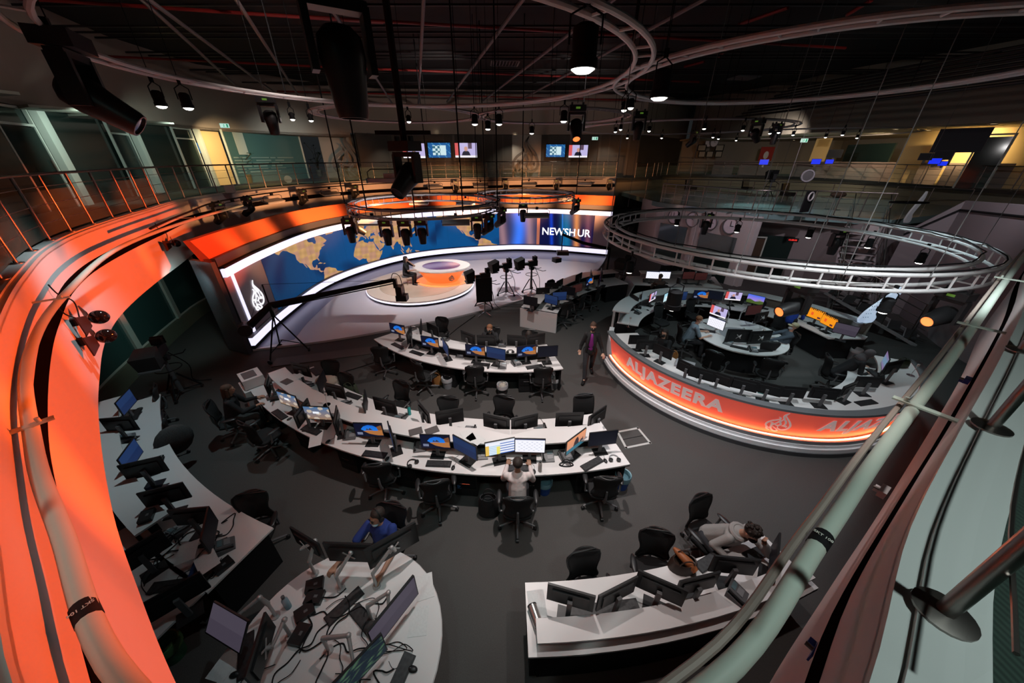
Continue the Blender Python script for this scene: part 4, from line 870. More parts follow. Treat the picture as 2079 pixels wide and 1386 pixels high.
lay(KB, 'black keyboard', [(1131, 624, 0), (1180, 607, 0), (1225, 582, 0)], (0.5, 15), 'out', 'near end of desk beside studio cameras')
lay(KB, 'black keyboard', [(1345, 575, 0), (1407, 576, 0)], (7, 20), 'out', 'left of far desk by clock wall')
lay(PH, 'desk phone', [(1310, 572, 0), (1443, 574, 0)], (7, 20), 'out', 'left of far desk by clock wall')
lay(KB, 'black keyboard', [(1436, 672, 80), (1500, 706, 0), (1550, 712, 0)], HC, 'out', 'left on hub desk')
lay(PH, 'desk phone', [(1477, 698, 0), (1528, 712, 0), (1590, 690, -40)], HC, 'out', 'left on hub desk')
# ---- chairs
def make_chair(round_back=False):
    t = thing('office_chair', 'black mesh office chair', 'chair')
    for k in range(5):
        a = 2 * PI * k / 5 + PI / 2; c_, s_ = math.cos(a), math.sin(a)
        l = MB().tube([(.03 * c_, .03 * s_, .13), (.16 * c_, .16 * s_, .115), (.31 * c_, .31 * s_, .085)], [.024, .02, .014], 6).build('leg', greyp, t)
        MB().cyl((.31 * c_ - .022 * s_, .31 * s_ + .022 * c_, .032), (.31 * c_ + .022 * s_, .31 * s_ - .022 * c_, .032), .032, n=10).build('caster', blackp, l)
    MB().cyl((0, 0, .1), (0, 0, .26), .032).cyl((0, 0, .26), (0, 0, .40), .018).build('gas_column', greyp, t)
    V = []; fs = []; n = 9
    for s_, zo in ((0, .02), (1, -.03)):
        for j in range(n):
            for i in range(n):
                u, v = i / (n - 1) * 2 - 1, j / (n - 1) * 2 - 1; x = u * .25 * math.sqrt(1 - .28 * v * v); y = v * .23 * math.sqrt(1 - .28 * u * u)
                V.append((x, y, .45 + zo - .03 * max(0, -v) ** 3 + .015 * u * u))
    for j in range(n - 1):
        for i in range(n - 1):
            a = j * n + i; fs.append((a, a + 1, a + n + 1, a + n)); b = a + n * n; fs.append((b, b + n, b + n + 1, b + 1))
    for i in range(n - 1):
        for (p, q) in ((i, i + 1), ((n - 1) * n + i + 1, (n - 1) * n + i), ((i + 1) * n, i * n), (i * n + n - 1, (i + 1) * n + n - 1)): fs.append((q, p, p + n * n, q + n * n))
    MB().add(V, fs).build('seat', meshb, t, True)
    MB().box((0, .03, .40), (.2, .26, .05)).build('mechanism', greyp, t)
    V = []; fs = []; nu, nv = 13, 12
    def wd(v): return (.235 * (1 - .22 * math.exp(-((v - .42) / .2) ** 2)) * (1 - .35 * max(0, (v - .86) / .14) ** 2) * (1 - .3 * max(0, (.12 - v) / .12) ** 1.5)) if not round_back else .235 * (1 - .1 * max(0, (v - .88) / .12) ** 2)
    for s_ in (0, 1):
        for j in range(nv):
            for i in range(nu):
                u = i / (nu - 1) * 2 - 1; v = j / (nv - 1); z = .50 + .52 * v + (0 if round_back else .015 * (u * u) * (1 if v > .5 else -1)); y = .235 + .07 * v - .055 * u * u + .03 * math.sin(PI * v) * -1 + (.018 if s_ else 0)
                V.append((u * wd(v), y, z))
    for j in range(nv - 1):
        for i in range(nu - 1):
            a = j * nu + i; fs.append((a, a + 1, a + nu + 1, a + nu)); b = a + nu * nv; fs.append((b, b + nu, b + nu + 1, b + 1))
    K = nu * nv; bd = [(i, i + 1) for i in range(nu - 1)] + [(j * nu + nu - 1, (j + 1) * nu + nu - 1) for j in range(nv - 1)] + [((nv - 1) * nu + i + 1, (nv - 1) * nu + i) for i in range(nu - 1)] + [((j + 1) * nu, j * nu) for j in range(nv - 2, -1, -1)]
    fs += [(q, p, p + K, q + K) for p, q in bd]
    bk_ = MB().add(V, fs).build('backrest', meshb, t, True)
    E = [Vector(V[p]) + Vector((0, .008, 0)) for p, q in bd]; MB().tube(E, .011, 6, closed=True).build('backrest_frame', blackp, bk_)
    MB().tube([(0, .1, .40), (0, .26, .42), (0, .30, .55), (0, .30, .72)], [.03, .028, .022, .016], 8).build('back_support', greyp, t)
    for s_ in (-1, 1):
        ar = MB().tube([(s_ * .18, .05, .42), (s_ * .29, .06, .44), (s_ * .30, .04, .60), (s_ * .30, .03, .66)], .018, 6).build('arm_post', greyp, t)
        MB().ball((s_ * .30, -.03, .675), (.045, .14, .02), 12, 6).build('armrest', blackp, ar)
    return t
CH1 = Proto(make_chair()); CH2 = Proto(make_chair(True))
def chair(px, py, z, c, mode, d, label, P=None, back=.26):
    # (px,py) marks the backrest at height z; the sitter faces away from it
    x, y = at(px, py, z); rz = facing(x, y, c, mode, d); f_ = Vector((math.sin(rz), -math.cos(rz))) * back
    return (P or CH1).put((x + f_.x, y + f_.y, 0), rz, label, None)
L1 = 'black office chair on outer side of long crescent desk, '
for (px, py, d, s_) in [(502, 880, 10, 'second from its far left end'), (768, 965, 25, 'in shadow left of blue bin'), (885, 1000, 20, 'just left of blue lined bin'), (1232, 992, -12, 'by its right corner')]:
    chair(px, py, .75, C0, 'in', d, L1 + s_)
L1 = 'black office chair on inner side of long crescent desk, '
for (px, py, d, s_, P) in [(674, 746, 40, 'beside the pale jacket', None), (706, 773, 15, 'with a dark bag on it', None), (818, 790, 0, 'behind teal bottle', None), (911, 822, 10, 'low round back only showing', CH1), (1024, 820, -10, 'waisted back near the centre', None)]:
    chair(px, py, .8, C0, 'out', d, L1 + s_, P)
chair(1183, 818, .8, C0, 'out', 0, 'black chair with square framed back beyond right end of long crescent desk', CH2)
L1 = 'black office chair on outer side of shorter crescent desk, '
for (px, py, d, s_) in [(772, 722, 40, 'at its far left'), (845, 752, -15, 'by orange bag'), (964, 762, 10, 'between the two bins'), (1103, 765, -6, 'in front of the right bin')]:
    chair(px, py, .75, C0, 'in', d, L1 + s_)
L1 = 'black office chair on inner side of shorter crescent desk, '
for (px, py, d, s_) in [(899, 657, 20, 'empty at the left')]:
    chair(px, py, .8, C0, 'out', d, L1 + s_)
L1 = 'black office chair behind the desk with raised front shelf, '
for (px, py, d, s_) in [(1182, 1134, 8, 'first from left'), (1330, 1092, -20, 'in the middle')]:
    chair(px, py, .85, C0, 'out', d, L1 + s_)
chair(515, 1020, .8, C0, 'out', 42, 'black office chair at corner of desk under the orange wall')
chair(341, 862, .8, C0, 'out', -5, 'black office chair with speckled jacket at left curved desk')
chair(322, 800, .8, C0, 'out', 0, 'black office chair at the far end of left curved desk')
L1 = 'black office chair inside the ring desk, '
for (px, py, d, s_) in [(1447, 728, 180, 'pale back facing the hub desk'), (1567, 745, 150, 'dark, centre of the near side'), (1562, 708, 120, 'between hub desk and cap man'), (1495, 612, 180, 'at its back beneath landscape screen'), (1455, 606, 175, 'at its back beneath black screen'), (1400, 618, 200, 'at its back, centre left'), (1335, 630, 170, 'at its back, far left'), (1587, 650, 180, 'at its back beside moving head'), (1540, 620, 160, 'at its back beside violet landscape')]:
    chair(px, py, .8, RC, 'out', d, L1 + s_)
L1 = 'black office chair along the desk beside studio cameras, '
for (px, py, d, s_) in [(1152, 628, 0, 'nearest its rounded end'), (1185, 612, 15, 'in the middle'), (1217, 595, 0, 'at its far end')]:
    chair(px, py, .75, (.5, 15), 'in', d, L1 + s_)
chair(1117, 577, .85, (.5, 15), 'out', 0, 'black office chair behind the desk beside studio cameras')

# =============================================================== PEOPLE
def skinm(n, c): return mat('skin_' + n, c, .55)
SK1 = skinm('fair', (.48, .27, .19)); SK2 = skinm('brown', (.25, .13, .08)); SK3 = skinm('olive', (.38, .21, .14))
def cloth(n, c, b=.25): return mat('cloth_' + n, c, .85, bump=b, bscale=45)
def caps(mb, a, b, ra, rb):
    a = Vector(a); b = Vector(b); mb.cyl(a, b, ra, rb, n=10, caps=False); mb.ball(a, ra, 10, 7); mb.ball(b, rb, 10, 7)
def remesh(o, vox, sm=4):
    m = o.modifiers.new('skin_surface', 'REMESH'); m.mode = 'VOXEL'; m.voxel_size = vox; m.use_smooth_shade = True
    s = o.modifiers.new('smoothing', 'SMOOTH'); s.iterations = sm; s.factor = .5
def hand(mb, wr, dirv, pn, side, curl=.45, k=1.0):
    # palm, five unequal bent fingers and a thumb leaving the side of the palm
    d = Vector(dirv).normalized(); n = Vector(pn); n = (n - d * n.dot(d)).normalized(); s = d.cross(n) * side
    w_ = Vector(wr); pc = w_ + d * .045 * k
    for t in (-1, -.33, .33, 1): caps(mb, w_ + s * t * .016 * k, w_ + d * .085 * k + s * t * .028 * k, .015 * k, .012 * k)
    for i, (t, L) in enumerate(((-1, .062), (-.36, .076), (.3, .082), (.95, .072))):
        p0 = w_ + d * .088 * k + s * t * .03 * k; a = curl; p1 = p0 + (d * math.cos(a) + n * math.sin(a)) * L * .45 * k; a *= 2.1
        p2 = p1 + (d * math.cos(a) + n * math.sin(a)) * L * .32 * k; a *= 1.25; p3 = p2 + (d * math.cos(a) + n * math.sin(a)) * L * .25 * k
        caps(mb, p0, p1, .0092 * k, .0086 * k); caps(mb, p1, p2, .0086 * k, .0080 * k); caps(mb, p2, p3, .0080 * k, .0072 * k)
    t0 = w_ + d * .02 * k + s * .026 * k; t1 = t0 + (d * .75 + s * .65 + n * .25).normalized() * .042 * k; t2 = t1 + (d * .92 + s * .15 + n * .4).normalized() * .032 * k
    caps(mb, t0, t1, .0125 * k, .0105 * k); caps(mb, t1, t2, .0105 * k, .0085 * k)
SEATS = []
def person(label, loc, rz, skin, top, legs, hairc, hair='short', sit=True, lean=.05, side=0., hands=None, elbows=None, head=(0, 0, 0), mask=None, sleeve='long', shoes=black, feet=None, knees=None, group=None, extra=None, scale=1.0, hipz=None, twist=0, cats='person', seat=None, shw=.175):
    t = thing('person', label, cats, (loc[0], loc[1], 0), rz, group)
    if scale != 1: t.scale = (scale,) * 3
    hz = hipz or (.56 if sit else .92)
    H = Vector((0, .0, hz)); Ch = Vector((side * .6, -lean * .6, hz + .27)); Nk = Vector((side, -lean, hz + .50)); upv = (Nk - H).normalized()
    sx = Matrix.Rotation(twist, 3, 'Z') @ Vector((1, 0, 0)); Sh = {s: Nk - upv * .055 + sx * (s * shw) for s in (-1, 1)}
    Hp = {s: H + Vector((s * .095, 0, -.02)) for s in (-1, 1)}
    Kn = knees or ({s: Vector((s * .14, -.42, .52)) for s in (-1, 1)} if sit else {s: Vector((s * .09, -.02, .5)) for s in (-1, 1)})
    Ft = feet or ({s: Vector((s * .13, -.44, .09)) for s in (-1, 1)} if sit else {s: Vector((s * .09, .02, .09)) for s in (-1, 1)})
    Hn = hands or {s: Vector((s * .17, -.50, .78)) for s in (-1, 1)}
    El = elbows or {}
    for s in (-1, 1):
        if s not in El:
            mid = (Sh[s] + Vector(Hn[s])) / 2; dd = (Vector(Hn[s]) - Sh[s]).length; off = math.sqrt(max(0, .29 ** 2 - (dd / 2) ** 2)); El[s] = mid + Vector((s * .35, .25, -.9)).normalized() * off
    b = MB(); c = MB(); l = MB()
    caps(b, H, Ch, .13, .125); caps(b, Ch, Nk - upv * .08, .13, .115); b.ball(Nk - upv * .09, (shw, .10, .07), 12, 8)
    HC_ = Nk + upv * .055
    caps(b, Nk - upv * .03, HC_ + upv * .06, .052, .05)
    for s in (-1, 1):
        caps(b, Sh[s], El[s], .047, .038); wr = Vector(Hn[s]); caps(b, El[s], wr, .037, .025)
        dv = (wr - Vector(El[s])); hand(b, wr, dv, (0, 0, -1) if abs(dv.normalized().z) < .8 else (0, -1, 0), -s)
        caps(b, Hp[s], Kn[s], .085, .055); caps(b, Kn[s], Ft[s], .055, .038);
        fd = Vector((s * .03, -.15, -.045)); caps(b, Ft[s], Vector(Ft[s]) + fd, .038, .034)
        caps(l, Hp[s], Kn[s], .105, .072); caps(l, Kn[s], Vector(Ft[s]) + Vector((0, 0, .01)), .072, .056)
        caps(c, Sh[s], El[s], .064, .052)
        if sleeve == 'long': caps(c, El[s], Vector(El[s]).lerp(wr, .9), .052, .038)
        elif sleeve == 'short': pass
        MB_ = MB(); caps(MB_, Vector(Ft[s]) + Vector((0, .01, -.02)), Vector(Ft[s]) + fd * 1.15, .052, .044); MB_.build('shoe', shoes, t)
    l.ball(H, (.15, .13, .11), 12, 8)
    if sleeve == 'short':
        c2 = MB()
        c2.v = []; c = MB()
        for s in (-1, 1): caps(c, Sh[s], Vector(Sh[s]).lerp(Vector(El[s]), .75), .066, .062)
    caps(c, H + Vector((0, 0, -.03)), Ch, .155, .148); caps(c, Ch, Nk - upv * .085, .148, .125); c.ball(Nk - upv * .09, (shw + .015, .118, .075), 12, 8); caps(c, Nk - upv * .06, Nk - upv * .03, .07, .064)
    # head, built facing -Y then turned
    M = Matrix.Translation(HC_ + upv * .11) @ Matrix.Rotation(head[0], 4, 'Z') @ Matrix.Rotation(head[1], 4, 'X') @ Matrix.Rotation(head[2], 4, 'Y')
    hm = MB(); hm.ball((0, .012, .03), (.074, .092, .092), 16, 12); hm.ball((0, -.02, -.035), (.058, .066, .075), 14, 10); hm.ball((0, -.055, -.085), (.026, .024, .02), 10, 8)
    caps(hm, (0, -.082, .02), (0, -.100, -.014), .010, .015); hm.ball((0, -.083, -.05), (.024, .012, .010), 10, 6)
    for s in (-1, 1): hm.ball((s * .074, .012, .0), (.010, .020, .032), 8, 6); hm.ball((s * .03, -.074, .03), (.022, .012, .009), 8, 6)
    hm.xf(M); b.add(hm.v, hm.f)
    o = b.build('body', skin, t); remesh(o, .009, 3)
    o = c.build('top', top, t); remesh(o, .014, 4)
    if seat: SEATS.append((t, seat))
    o = l.build('trousers', legs, t); remesh(o, .016, 4)
    eyem = mat('eye_white', (.6, .6, .6), .3); ey = MB()
    for s in (-1, 1): MB().ball((s * .031, -.081, .018), (.013, .008, .008), 10, 6).xf(M).build('eye', mat('eye_dark', (.05, .03, .02), .2), t)
    h = MB()
    h.ball((0, .022, .048), (.084, .098, .088), 16, 10)
    if hair == 'long':
        caps(h, (0, .06, .05), (0, .085, -.12), .075, .06); caps(h, (.07, .02, .03), (.075, .02, -.12), .03, .035); caps(h, (-.07, .02, .03), (-.075, .02, -.12), .03, .035); caps(h, (0, .085, -.1), (0, .10, -.22), .06, .04)
    elif hair == 'bun': h.ball((0, .11, .07), .04, 10, 8)
    elif hair == 'curly':
        random.seed(5)
        for i in range(40):
            a, p = random.uniform(0, 2 * PI), random.uniform(-.1, 1.4); h.ball((.088 * math.cos(a) * math.cos(p), .02 + .10 * math.sin(a) * math.cos(p), .05 + .095 * math.sin(p)), .022, 8, 6)
    if hair == 'scarf':
        h = MB(); h.ball((0, .02, .03), (.098, .112, .118), 16, 12); caps(h, (0, .03, -.06), (0, .03, -.17), .09, .13)
    if hair == 'cap':
        h.ball((0, .018, .065), (.092, .104, .078), 16, 10); cp = MB(); cp.lathe([(.0, .0), (.085, .0), (.088, .008), (0, .012)], 16, (0, -.085, .045), 1, .9)
        cp.xf(M).build('cap_brim', hairc, t)
    # keep the face clear
    if hair != 'scarf': h.v = [((x, max(y, -.072 if z > .075 else -.03 + (.0 if abs(x) < .06 else 0)), z) if z > -.02 or hair == 'long' else (x, max(y, .03), z)) for x, y, z in h.v]
    else: h.v = [((x, max(y, -.045), z)) for x, y, z in h.v]
    h.xf(M); o = h.build('hair' if hair not in ('scarf', 'cap') else ('headscarf' if hair == 'scarf' else 'cap'), hairc, t)
    if mask:
        k = MB(); k.ball((0, -.058, -.036), (.060, .066, .052), 16, 12); k.v = [(x, y, z) for x, y, z in k.v]; k.xf(M).build('face_mask', mask, t)
    if extra: extra(t, M, Nk, upv, Sh, Hn)
    return t
blkc = cloth('black', (.012, .012, .014)); navyc = cloth('navy', (.012, .03, .16)); hair_d = mat('hair_dark', (.02, .013, .010), .7, bump=.5, bscale=80); hair_g = mat('hair_ginger', (.19, .08, .035), .7, bump=.5, bscale=80); hair_b = mat('hair_brown', (.06, .03, .018), .7, bump=.5, bscale=80)
mk_b = cloth('mask_black', (.01, .01, .01)); mk_w = cloth('mask_white', (.55, .58, .62)); trc = cloth('dark_trousers', (.02, .02, .024))
def yawto(dx, dy): return math.atan2(dy, dx) + PI / 2
# walking woman
def walk_extra(t, M, Nk, upv, Sh, Hn):
    m = MB(); m.ball((0, -.088, 1.17), (.085, .078, .24), 14, 10); m.ball((0, -.08, .98), (.09, .075, .1), 12, 8); m.build('magenta_blouse', cloth('magenta', (.22, .02, .20)), t)
    for s in (-1, 1): MB().tube([(s * .05, -.10, 1.40), (s * .085, -.165, 1.27), (s * .10, -.17, 1.12), (s * .12, -.14, .90)], [.02, .04, .035, .03], 8).build('jacket_lapel', cloth('leather', (.015, .015, .016), .5), t)
    p = MB().box((Hn[1].x + .03, Hn[1].y - .02, Hn[1].z - .1), (.07, .03, .1), rz=.4); p.build('held_purse', mat('lilac_purse', (.35, .15, .45), .5), t)
x, y = at(1192, 764, 0)
person('masked woman walking in black jacket and magenta top beside the orange lettered desk', (x, y), yawto(-.25, -1), SK1, cloth('leather', (.015, .015, .016), .5), trc, hair_b, 'bun', sit=False, lean=.0, mask=mk_b, shoes=black, shw=.150,
       hands={-1: Vector((-.27, -.02, .86)), 1: Vector((.33, -.20, .92))}, feet={-1: Vector((-.07, -.30, .09)), 1: Vector((.08, .30, .13))}, knees={-1: Vector((-.09, -.18, .50)), 1: Vector((.09, .08, .49))}, hipz=.9, extra=walk_extra, head=(.1, .15, 0))
# presenter
x, y = at(823, 548, .95)
person('presenter with long dark hair and hand at chin, seated at glowing studio desk', (x, y), yawto(1, -.15), SK1, blkc, blkc, hair_d, 'long', lean=.08, hipz=.80, head=(.0, .05, 0), sleeve='short',
       hands={-1: Vector((-.16, -.50, 1.02)), 1: Vector((.03, -.17, 1.38))}, elbows={1: Vector((.15, -.40, 1.12))}, knees={s: Vector((s * .12, -.4, .74)) for s in (-1, 1)}, feet={s: Vector((s * .10, -.35, .34)) for s in (-1, 1)})
st = thing('bar_stool', 'grey bar stool with five star foot under the presenter', 'stool', (x, y, .29))
MB().lathe([(0, .34), (.2, .34), (.22, .38), (.2, .41), (0, .42)], 24).build('seat', greyp, st); MB().cyl((0, 0, .05), (0, 0, .34), .02).build('column', chrome, st)
for k in range(5): MB().tube([(0, 0, .07), (.28 * math.cos(k * 1.257), .28 * math.sin(k * 1.257), .02)], .016, 6).build('leg', chrome, st)
# man in pink shirt, back to the camera
x, y = at(1052, 995, .75)
person('man in pale pink shirt typing with back turned, at front edge of long crescent desk', (.09, 3.70), yawto(0, 1), SK2, cloth('pale_pink', (.56, .49, .48)), trc, hair_d, 'short', lean=.12, sleeve='long',
       hands={-1: Vector((-.22, -.50, .79)), 1: Vector((.17, -.52, .79))}, scale=1.0, seat='black office chair under the man in pink shirt')
# man in blue
def blue_extra(t, M, Nk, upv, Sh, Hn):
    g = MB(); g.tube([M @ Vector((.088 * math.cos(a), .015, .03 + .105 * math.sin(a))) for a in [PI * i / 14 for i in range(15)]], .009, 6)
    g.build('headband', blackp, t)
    MB().ball((0, -.052, -.082), (.052, .045, .032), 14, 10).xf(M).build('face_mask', mat('pale_blue_mask', (.35, .55, .65), .7), t)
    for s in (-1, 1): MB().cyl(M @ Vector((s * .075, .012, 0)), M @ Vector((s * .10, .012, 0)), .036).build('ear_cup', blackp, t)
    for s in (-1, 1): MB().tube([M @ Vector((s * .032 + .024 * math.cos(a), -.094, .018 + .018 * math.sin(a))) for a in [2 * PI * i / 12 for i in range(12)]], .003, 5, True).build('spectacle_lens', black, t)
    tx = up(text_mb('LONSDALE', .062, .002, .001)); tx.v = [(-x, y - .175 - .14, z + .86) for x, y, z in tx.v]; tx.v = [(-x, y, z) for x, y, z in tx.v]; tx.build('shirt_lettering', mat('white_print', (.6, .6, .65), .6), t)
    tx = up(text_mb('LONDON', .03, .002, .0)); tx.v = [(x, y - .315, z + .815) for x, y, z in tx.v]; tx.build('shirt_lettering', mat('white_print', (.6, .6, .65), .6), t)
person('man in blue lettered t-shirt with headphones and glasses behind round cable desk', (-1.82, 2.98), yawto(-.15, -1), SK3, navyc, trc, hair_d, 'short', lean=.03, sleeve='short', head=(-.5, .05, 0), extra=blue_extra,
       hands={-1: Vector((-.42, -.50, .80)), 1: Vector((.22, -.50, .80))}, mask=None, seat='black office chair under the man in blue')
# man in grey hoodie
def hood(t, M, Nk, upv, Sh, Hn):
    m = MB(); m.tube([Nk + Vector((.10 * math.cos(a), .03 + .09 * math.sin(a), -.01 + .03 * math.sin(a))) for a in [2 * PI * i / 14 for i in range(14)]], .035, 8, True); m.build('hood', cloth('grey_marl', (.26, .25, .24)), t)
person('man in grey hoodie and black mask leaning over the desk with hand to face', (2.95, 3.12), yawto(.42, -1), SK3, cloth('grey_marl', (.26, .25, .24)), trc, hair_d, 'curly', lean=.33, head=(.15, .5, 0), mask=mk_b, extra=hood,
       hands={-1: Vector((-.25, -.42, .80)), 1: Vector((.10, -.56, 1.13))}, elbows={1: Vector((.22, -.62, .88)), -1: Vector((-.32, -.22, .85))}, seat='black office chair under the man in grey hoodie')
person('woman with brown hair and dark spotted clothes at far left of long crescent desk', (-6.05, 5.75), yawto(.9, .5), SK3, blkc, mat('spotted_cloth', (.03, .03, .03), .9, noise=.9, nscale=60), hair_b, 'long', lean=.1, head=(0, .1, 0), seat='black office chair under the woman in spotted clothes')
person('man with ginger hair and black mask, hand at chin, behind shorter crescent desk', (-.62, 8.95), yawto(-.1, -1), SK1, blkc, trc, hair_g, 'short', lean=.18, mask=mk_b, head=(-.3, .2, 0), hands={-1: Vector((-.2, -.45, .80)), 1: Vector((.06, -.26, 1.20))}, elbows={1: Vector((.24, -.36, .95))}, seat='black office chair under the ginger man with hand at chin')
person('person with long dark hair bowed down behind the shorter crescent desk', (.50, 8.72), yawto(-.1, -1), SK1, cloth('pale_knit', (.3, .29, .28)), trc, hair_d, 'long', lean=.3, head=(0, .9, 0), hands={-1: Vector((-.18, -.42, .95)), 1: Vector((.14, -.44, .84))}, seat='black office chair under the bowed dark haired person')
person('ginger haired man in grey blue t-shirt and white mask typing at hub desk', (5.42, 9.35), yawto(1, -.15), SK1, cloth('grey_blue', (.17, .22, .27)), trc, hair_g, 'short', lean=.15, sleeve='short', mask=mk_w, head=(0, .25, 0), seat='black office chair under the man in grey blue t-shirt')
person('dark haired woman in black looking sideways inside left end of ring desk', (4.25, 8.45), yawto(-.8, -1), SK1, blkc, trc, hair_d, 'long', lean=.05, mask=mk_b, head=(-.2, .05, 0), seat='black office chair under the woman at left end of ring desk')
person('man in beige cap and grey denim shirt reclining beside hub desk', (7.95, 8.85), yawto(-1, .25), SK1, cloth('denim_grey', (.045, .06, .08)), trc, mat('beige_cap', (.35, .31, .2), .8), 'cap', lean=-.10, head=(0, -.05, 0), mask=mk_w, seat='black office chair under the reclining man in beige cap')
person('standing person in blue shirt and white mask reaching to orange screens', (9.0, 10.05), yawto(.7, .5), SK2, cloth('royal_blue', (.012, .05, .32)), blkc, hair_d, 'short', sit=False, lean=.16, mask=mk_w, hands={-1: Vector((-.2, -.25, .95)), 1: Vector((.12, -.52, 1.28))})
person('person in black coat and grey headscarf bent over right end of ring desk', (8.45, 7.45), yawto(.9, -.35), SK1, blkc, trc, cloth('grey_scarf', (.08, .07, .075)), 'scarf', lean=.34, head=(0, .5, 0), seat='black office chair under the person in grey headscarf')
person('person with cropped hair in brown, back turned, at far desk by clock wall', (6.04, 13.35), yawto(.1, 1), SK2, cloth('brown', (.09, .06, .05)), trc, mat('hair_grey', (.08, .06, .05), .8), 'short', lean=.12, seat='black office chair at the far desk under the person in brown')
for t_, lb in SEATS:
    rz = t_.rotation_euler.z; CH1.put((t_.location.x - math.sin(rz) * .05, t_.location.y + math.cos(rz) * .05, 0), rz, lb)
# =============================================================== SMALL THINGS ON DESKS AND FLOOR
def small(name, label, cat, loc, parts, rz=0, group=None):
    t = thing(name, label, cat, loc, rz, group)
    for (n_, mb, m_) in parts: mb.build(n_, m_, t)
    return t
def bottle(px, py, z, col_, label, h=.24, r=.033):
    a = at(px, py, z); return small('water_bottle', label, 'bottle', (a[0], a[1], z), [('bottle_body', MB().lathe([(0, 0), (r, 0), (r * 1.05, h * .3), (r, h * .7), (r * .5, h * .85), (0, h * .85)], 16), col_), ('bottle_cap', MB().lathe([(0, h * .84), (r * .55, h * .84), (r * .55, h), (0, h)], 12), greyp)])
bottle(832, 841, .74, mat('teal_plastic', (.02, .28, .28), .3), 'teal water bottle on inner side of long crescent desk')
bottle(1096, 955, .74, mat('clear_bottle', (.4, .36, .34), .2, alpha=.8), 'clear shaker bottle right of the pink shirted man')
bottle(741, 813, .74, mat('green_glass', (.1, .3, .12), .2), 'small green bottle on inner side of long crescent desk', .2, .025)
bottle(1472, 643, .74, mat('dark_green_glass', (.03, .1, .03), .15), 'dark green bottle on hub desk', .28)
bottle(586, 1232, .74, mat('clear_blue_bottle', (.2, .4, .5), .1, alpha=.6), 'clear water bottle with green label on round cable desk', .24, .035)
for (px, py, c_, l_) in [(510, 776, (.18, .1, .25), 'purple tub of sweets by the printer'), (520, 780, (.3, .03, .05), 'dark red mug beside the purple tub')]:
    a = at(px, py, .78); small('tub', l_, 'tub', (a[0], a[1], .74), [('tub_body', MB().lathe([(0, 0), (.035, 0), (.04, .11), (0, .11)], 14), mat('tub_%d' % int(c_[0] * 100), c_, .4)), ('lid', MB().lathe([(0, .11), (.042, .11), (.042, .125), (0, .125)], 14), greyp)])
def headphones(px, py, z, label, m_, rz=0):
    a = at(px, py, z); small('headphones', label, 'headphones', (a[0], a[1], z + .012), [('headband', MB().tube([(.085 * math.cos(q), .1 * math.sin(q), 0.01) for q in [PI * (i / 16) for i in range(17)]], .009, 6), m_), ('ear_cup', MB().lathe([(0, -.0), (.038, 0), (.038, .03), (0, .035)], 14, (.07, -.025, 0)), blackp), ('ear_cup', MB().lathe([(0, 0), (.038, 0), (.038, .03), (0, .035)], 14, (-.07, -.025, 0)), blackp)], rz)
headphones(1247, 933, .74, 'grey headphones lying at right end of long crescent desk', mat('grey_headband', (.3, .3, .32), .4))
headphones(838, 942, .74, 'black headphones at front edge of long crescent desk', blackp, .8)
headphones(1036, 715, 1.02, 'black headphones on raised shelf of shorter crescent desk', blackp)
def wbin(px, py, label, col_, liner, h=.32, fill=None):
    a = at(px, py, .16); pr_ = [('bin_body', MB().lathe([(0, 0), (.11, 0), (.145, h), (.135, h), (.105, .01), (0, .01)], 24), col_), ('liner', MB().lathe([(.150, h - .10), (.155, h - .03), (.148, h + .012), (.13, h + .005), (.11, h - .08), (0, h - .16)], 18), liner)]
    if fill: pr_.append(('crumpled_paper', MB().ball((0, 0, h - .04), (.1, .1, .06), 7, 4).ball((.04, .03, h), (.06, .05, .04), 6, 4), mat('paper', (.5, .46, .4), .8)))
    small('waste_bin', label, 'bin', (a[0], a[1], 0), pr_)
lin_w = mat('white_bin_liner', (.45, .45, .47), .4); lin_b = mat('blue_bin_liner', (.04, .13, .3), .35); lin_t = mat('teal_bin_liner', (.13, .25, .30), .35)
wbin(908, 776, 'pale lined waste bin beside the orange bag under shorter desk', mat('grey_bin', (.25, .25, .27), .5), lin_w)
wbin(1020, 790, 'waste bin full of crumpled paper under shorter crescent desk', blackp, lin_w, fill=1)
wbin(1125, 776, 'pale lined waste bin at right end of shorter crescent desk', greyp, lin_w)
wbin(936, 982, 'blue lined waste bin under front of long crescent desk', mat('blue_bin', (.02, .06, .25), .5), lin_b)
wbin(1105, 985, 'teal lined waste bin right of the pink shirted man', mat('blue_bin', (.02, .06, .25), .5), lin_t)
wbin(1263, 975, 'teal lined waste bin under right end of long crescent desk', mat('blue_bin', (.02, .06, .25), .5), lin_t)
wbin(1733, 722, 'tall pale lined waste bin beside hooded person in ring desk', mat('grey_bin', (.25, .25, .27), .5), lin_w, .4)
wbin(345, 1318, 'green lined waste bin under curved desk beneath the orange wall', mat('green_bin', (.03, .12, .06), .5), mat('green_liner', (.10, .2, .08), .4))
def bag(px, py, z, label, m_, s=(.3, .14, .3), rz=0, name='tote_bag'):
    a = at(px, py, z + s[2] / 2); t = thing(name, label, 'bag', (a[0], a[1], z), rz)
    b = MB(); b.lathe([(0, 0), (.5, .0), (.52, .15), (.47, .8), (.40, 1.0), (.36, .98), (.40, .8), (0, .6)], 20, sx=1, sy=1); b.v = [(x * s[0], y * s[1], z_ * s[2]) for x, y, z_ in b.v]; b.build('bag_body', m_, t)
    for q in (-1, 1): MB().tube([(s[0] * .25 * math.cos(PI * i / 10), q * s[1] * .3, s[2] * (.9 + .4 * math.sin(PI * i / 10))) for i in range(11)], .008, 6).build('handle', m_, t)
bag(888, 770, 0, 'orange paper shopping bag under shorter crescent desk', mat('orange_paper', (.32, .14, .04), .7))
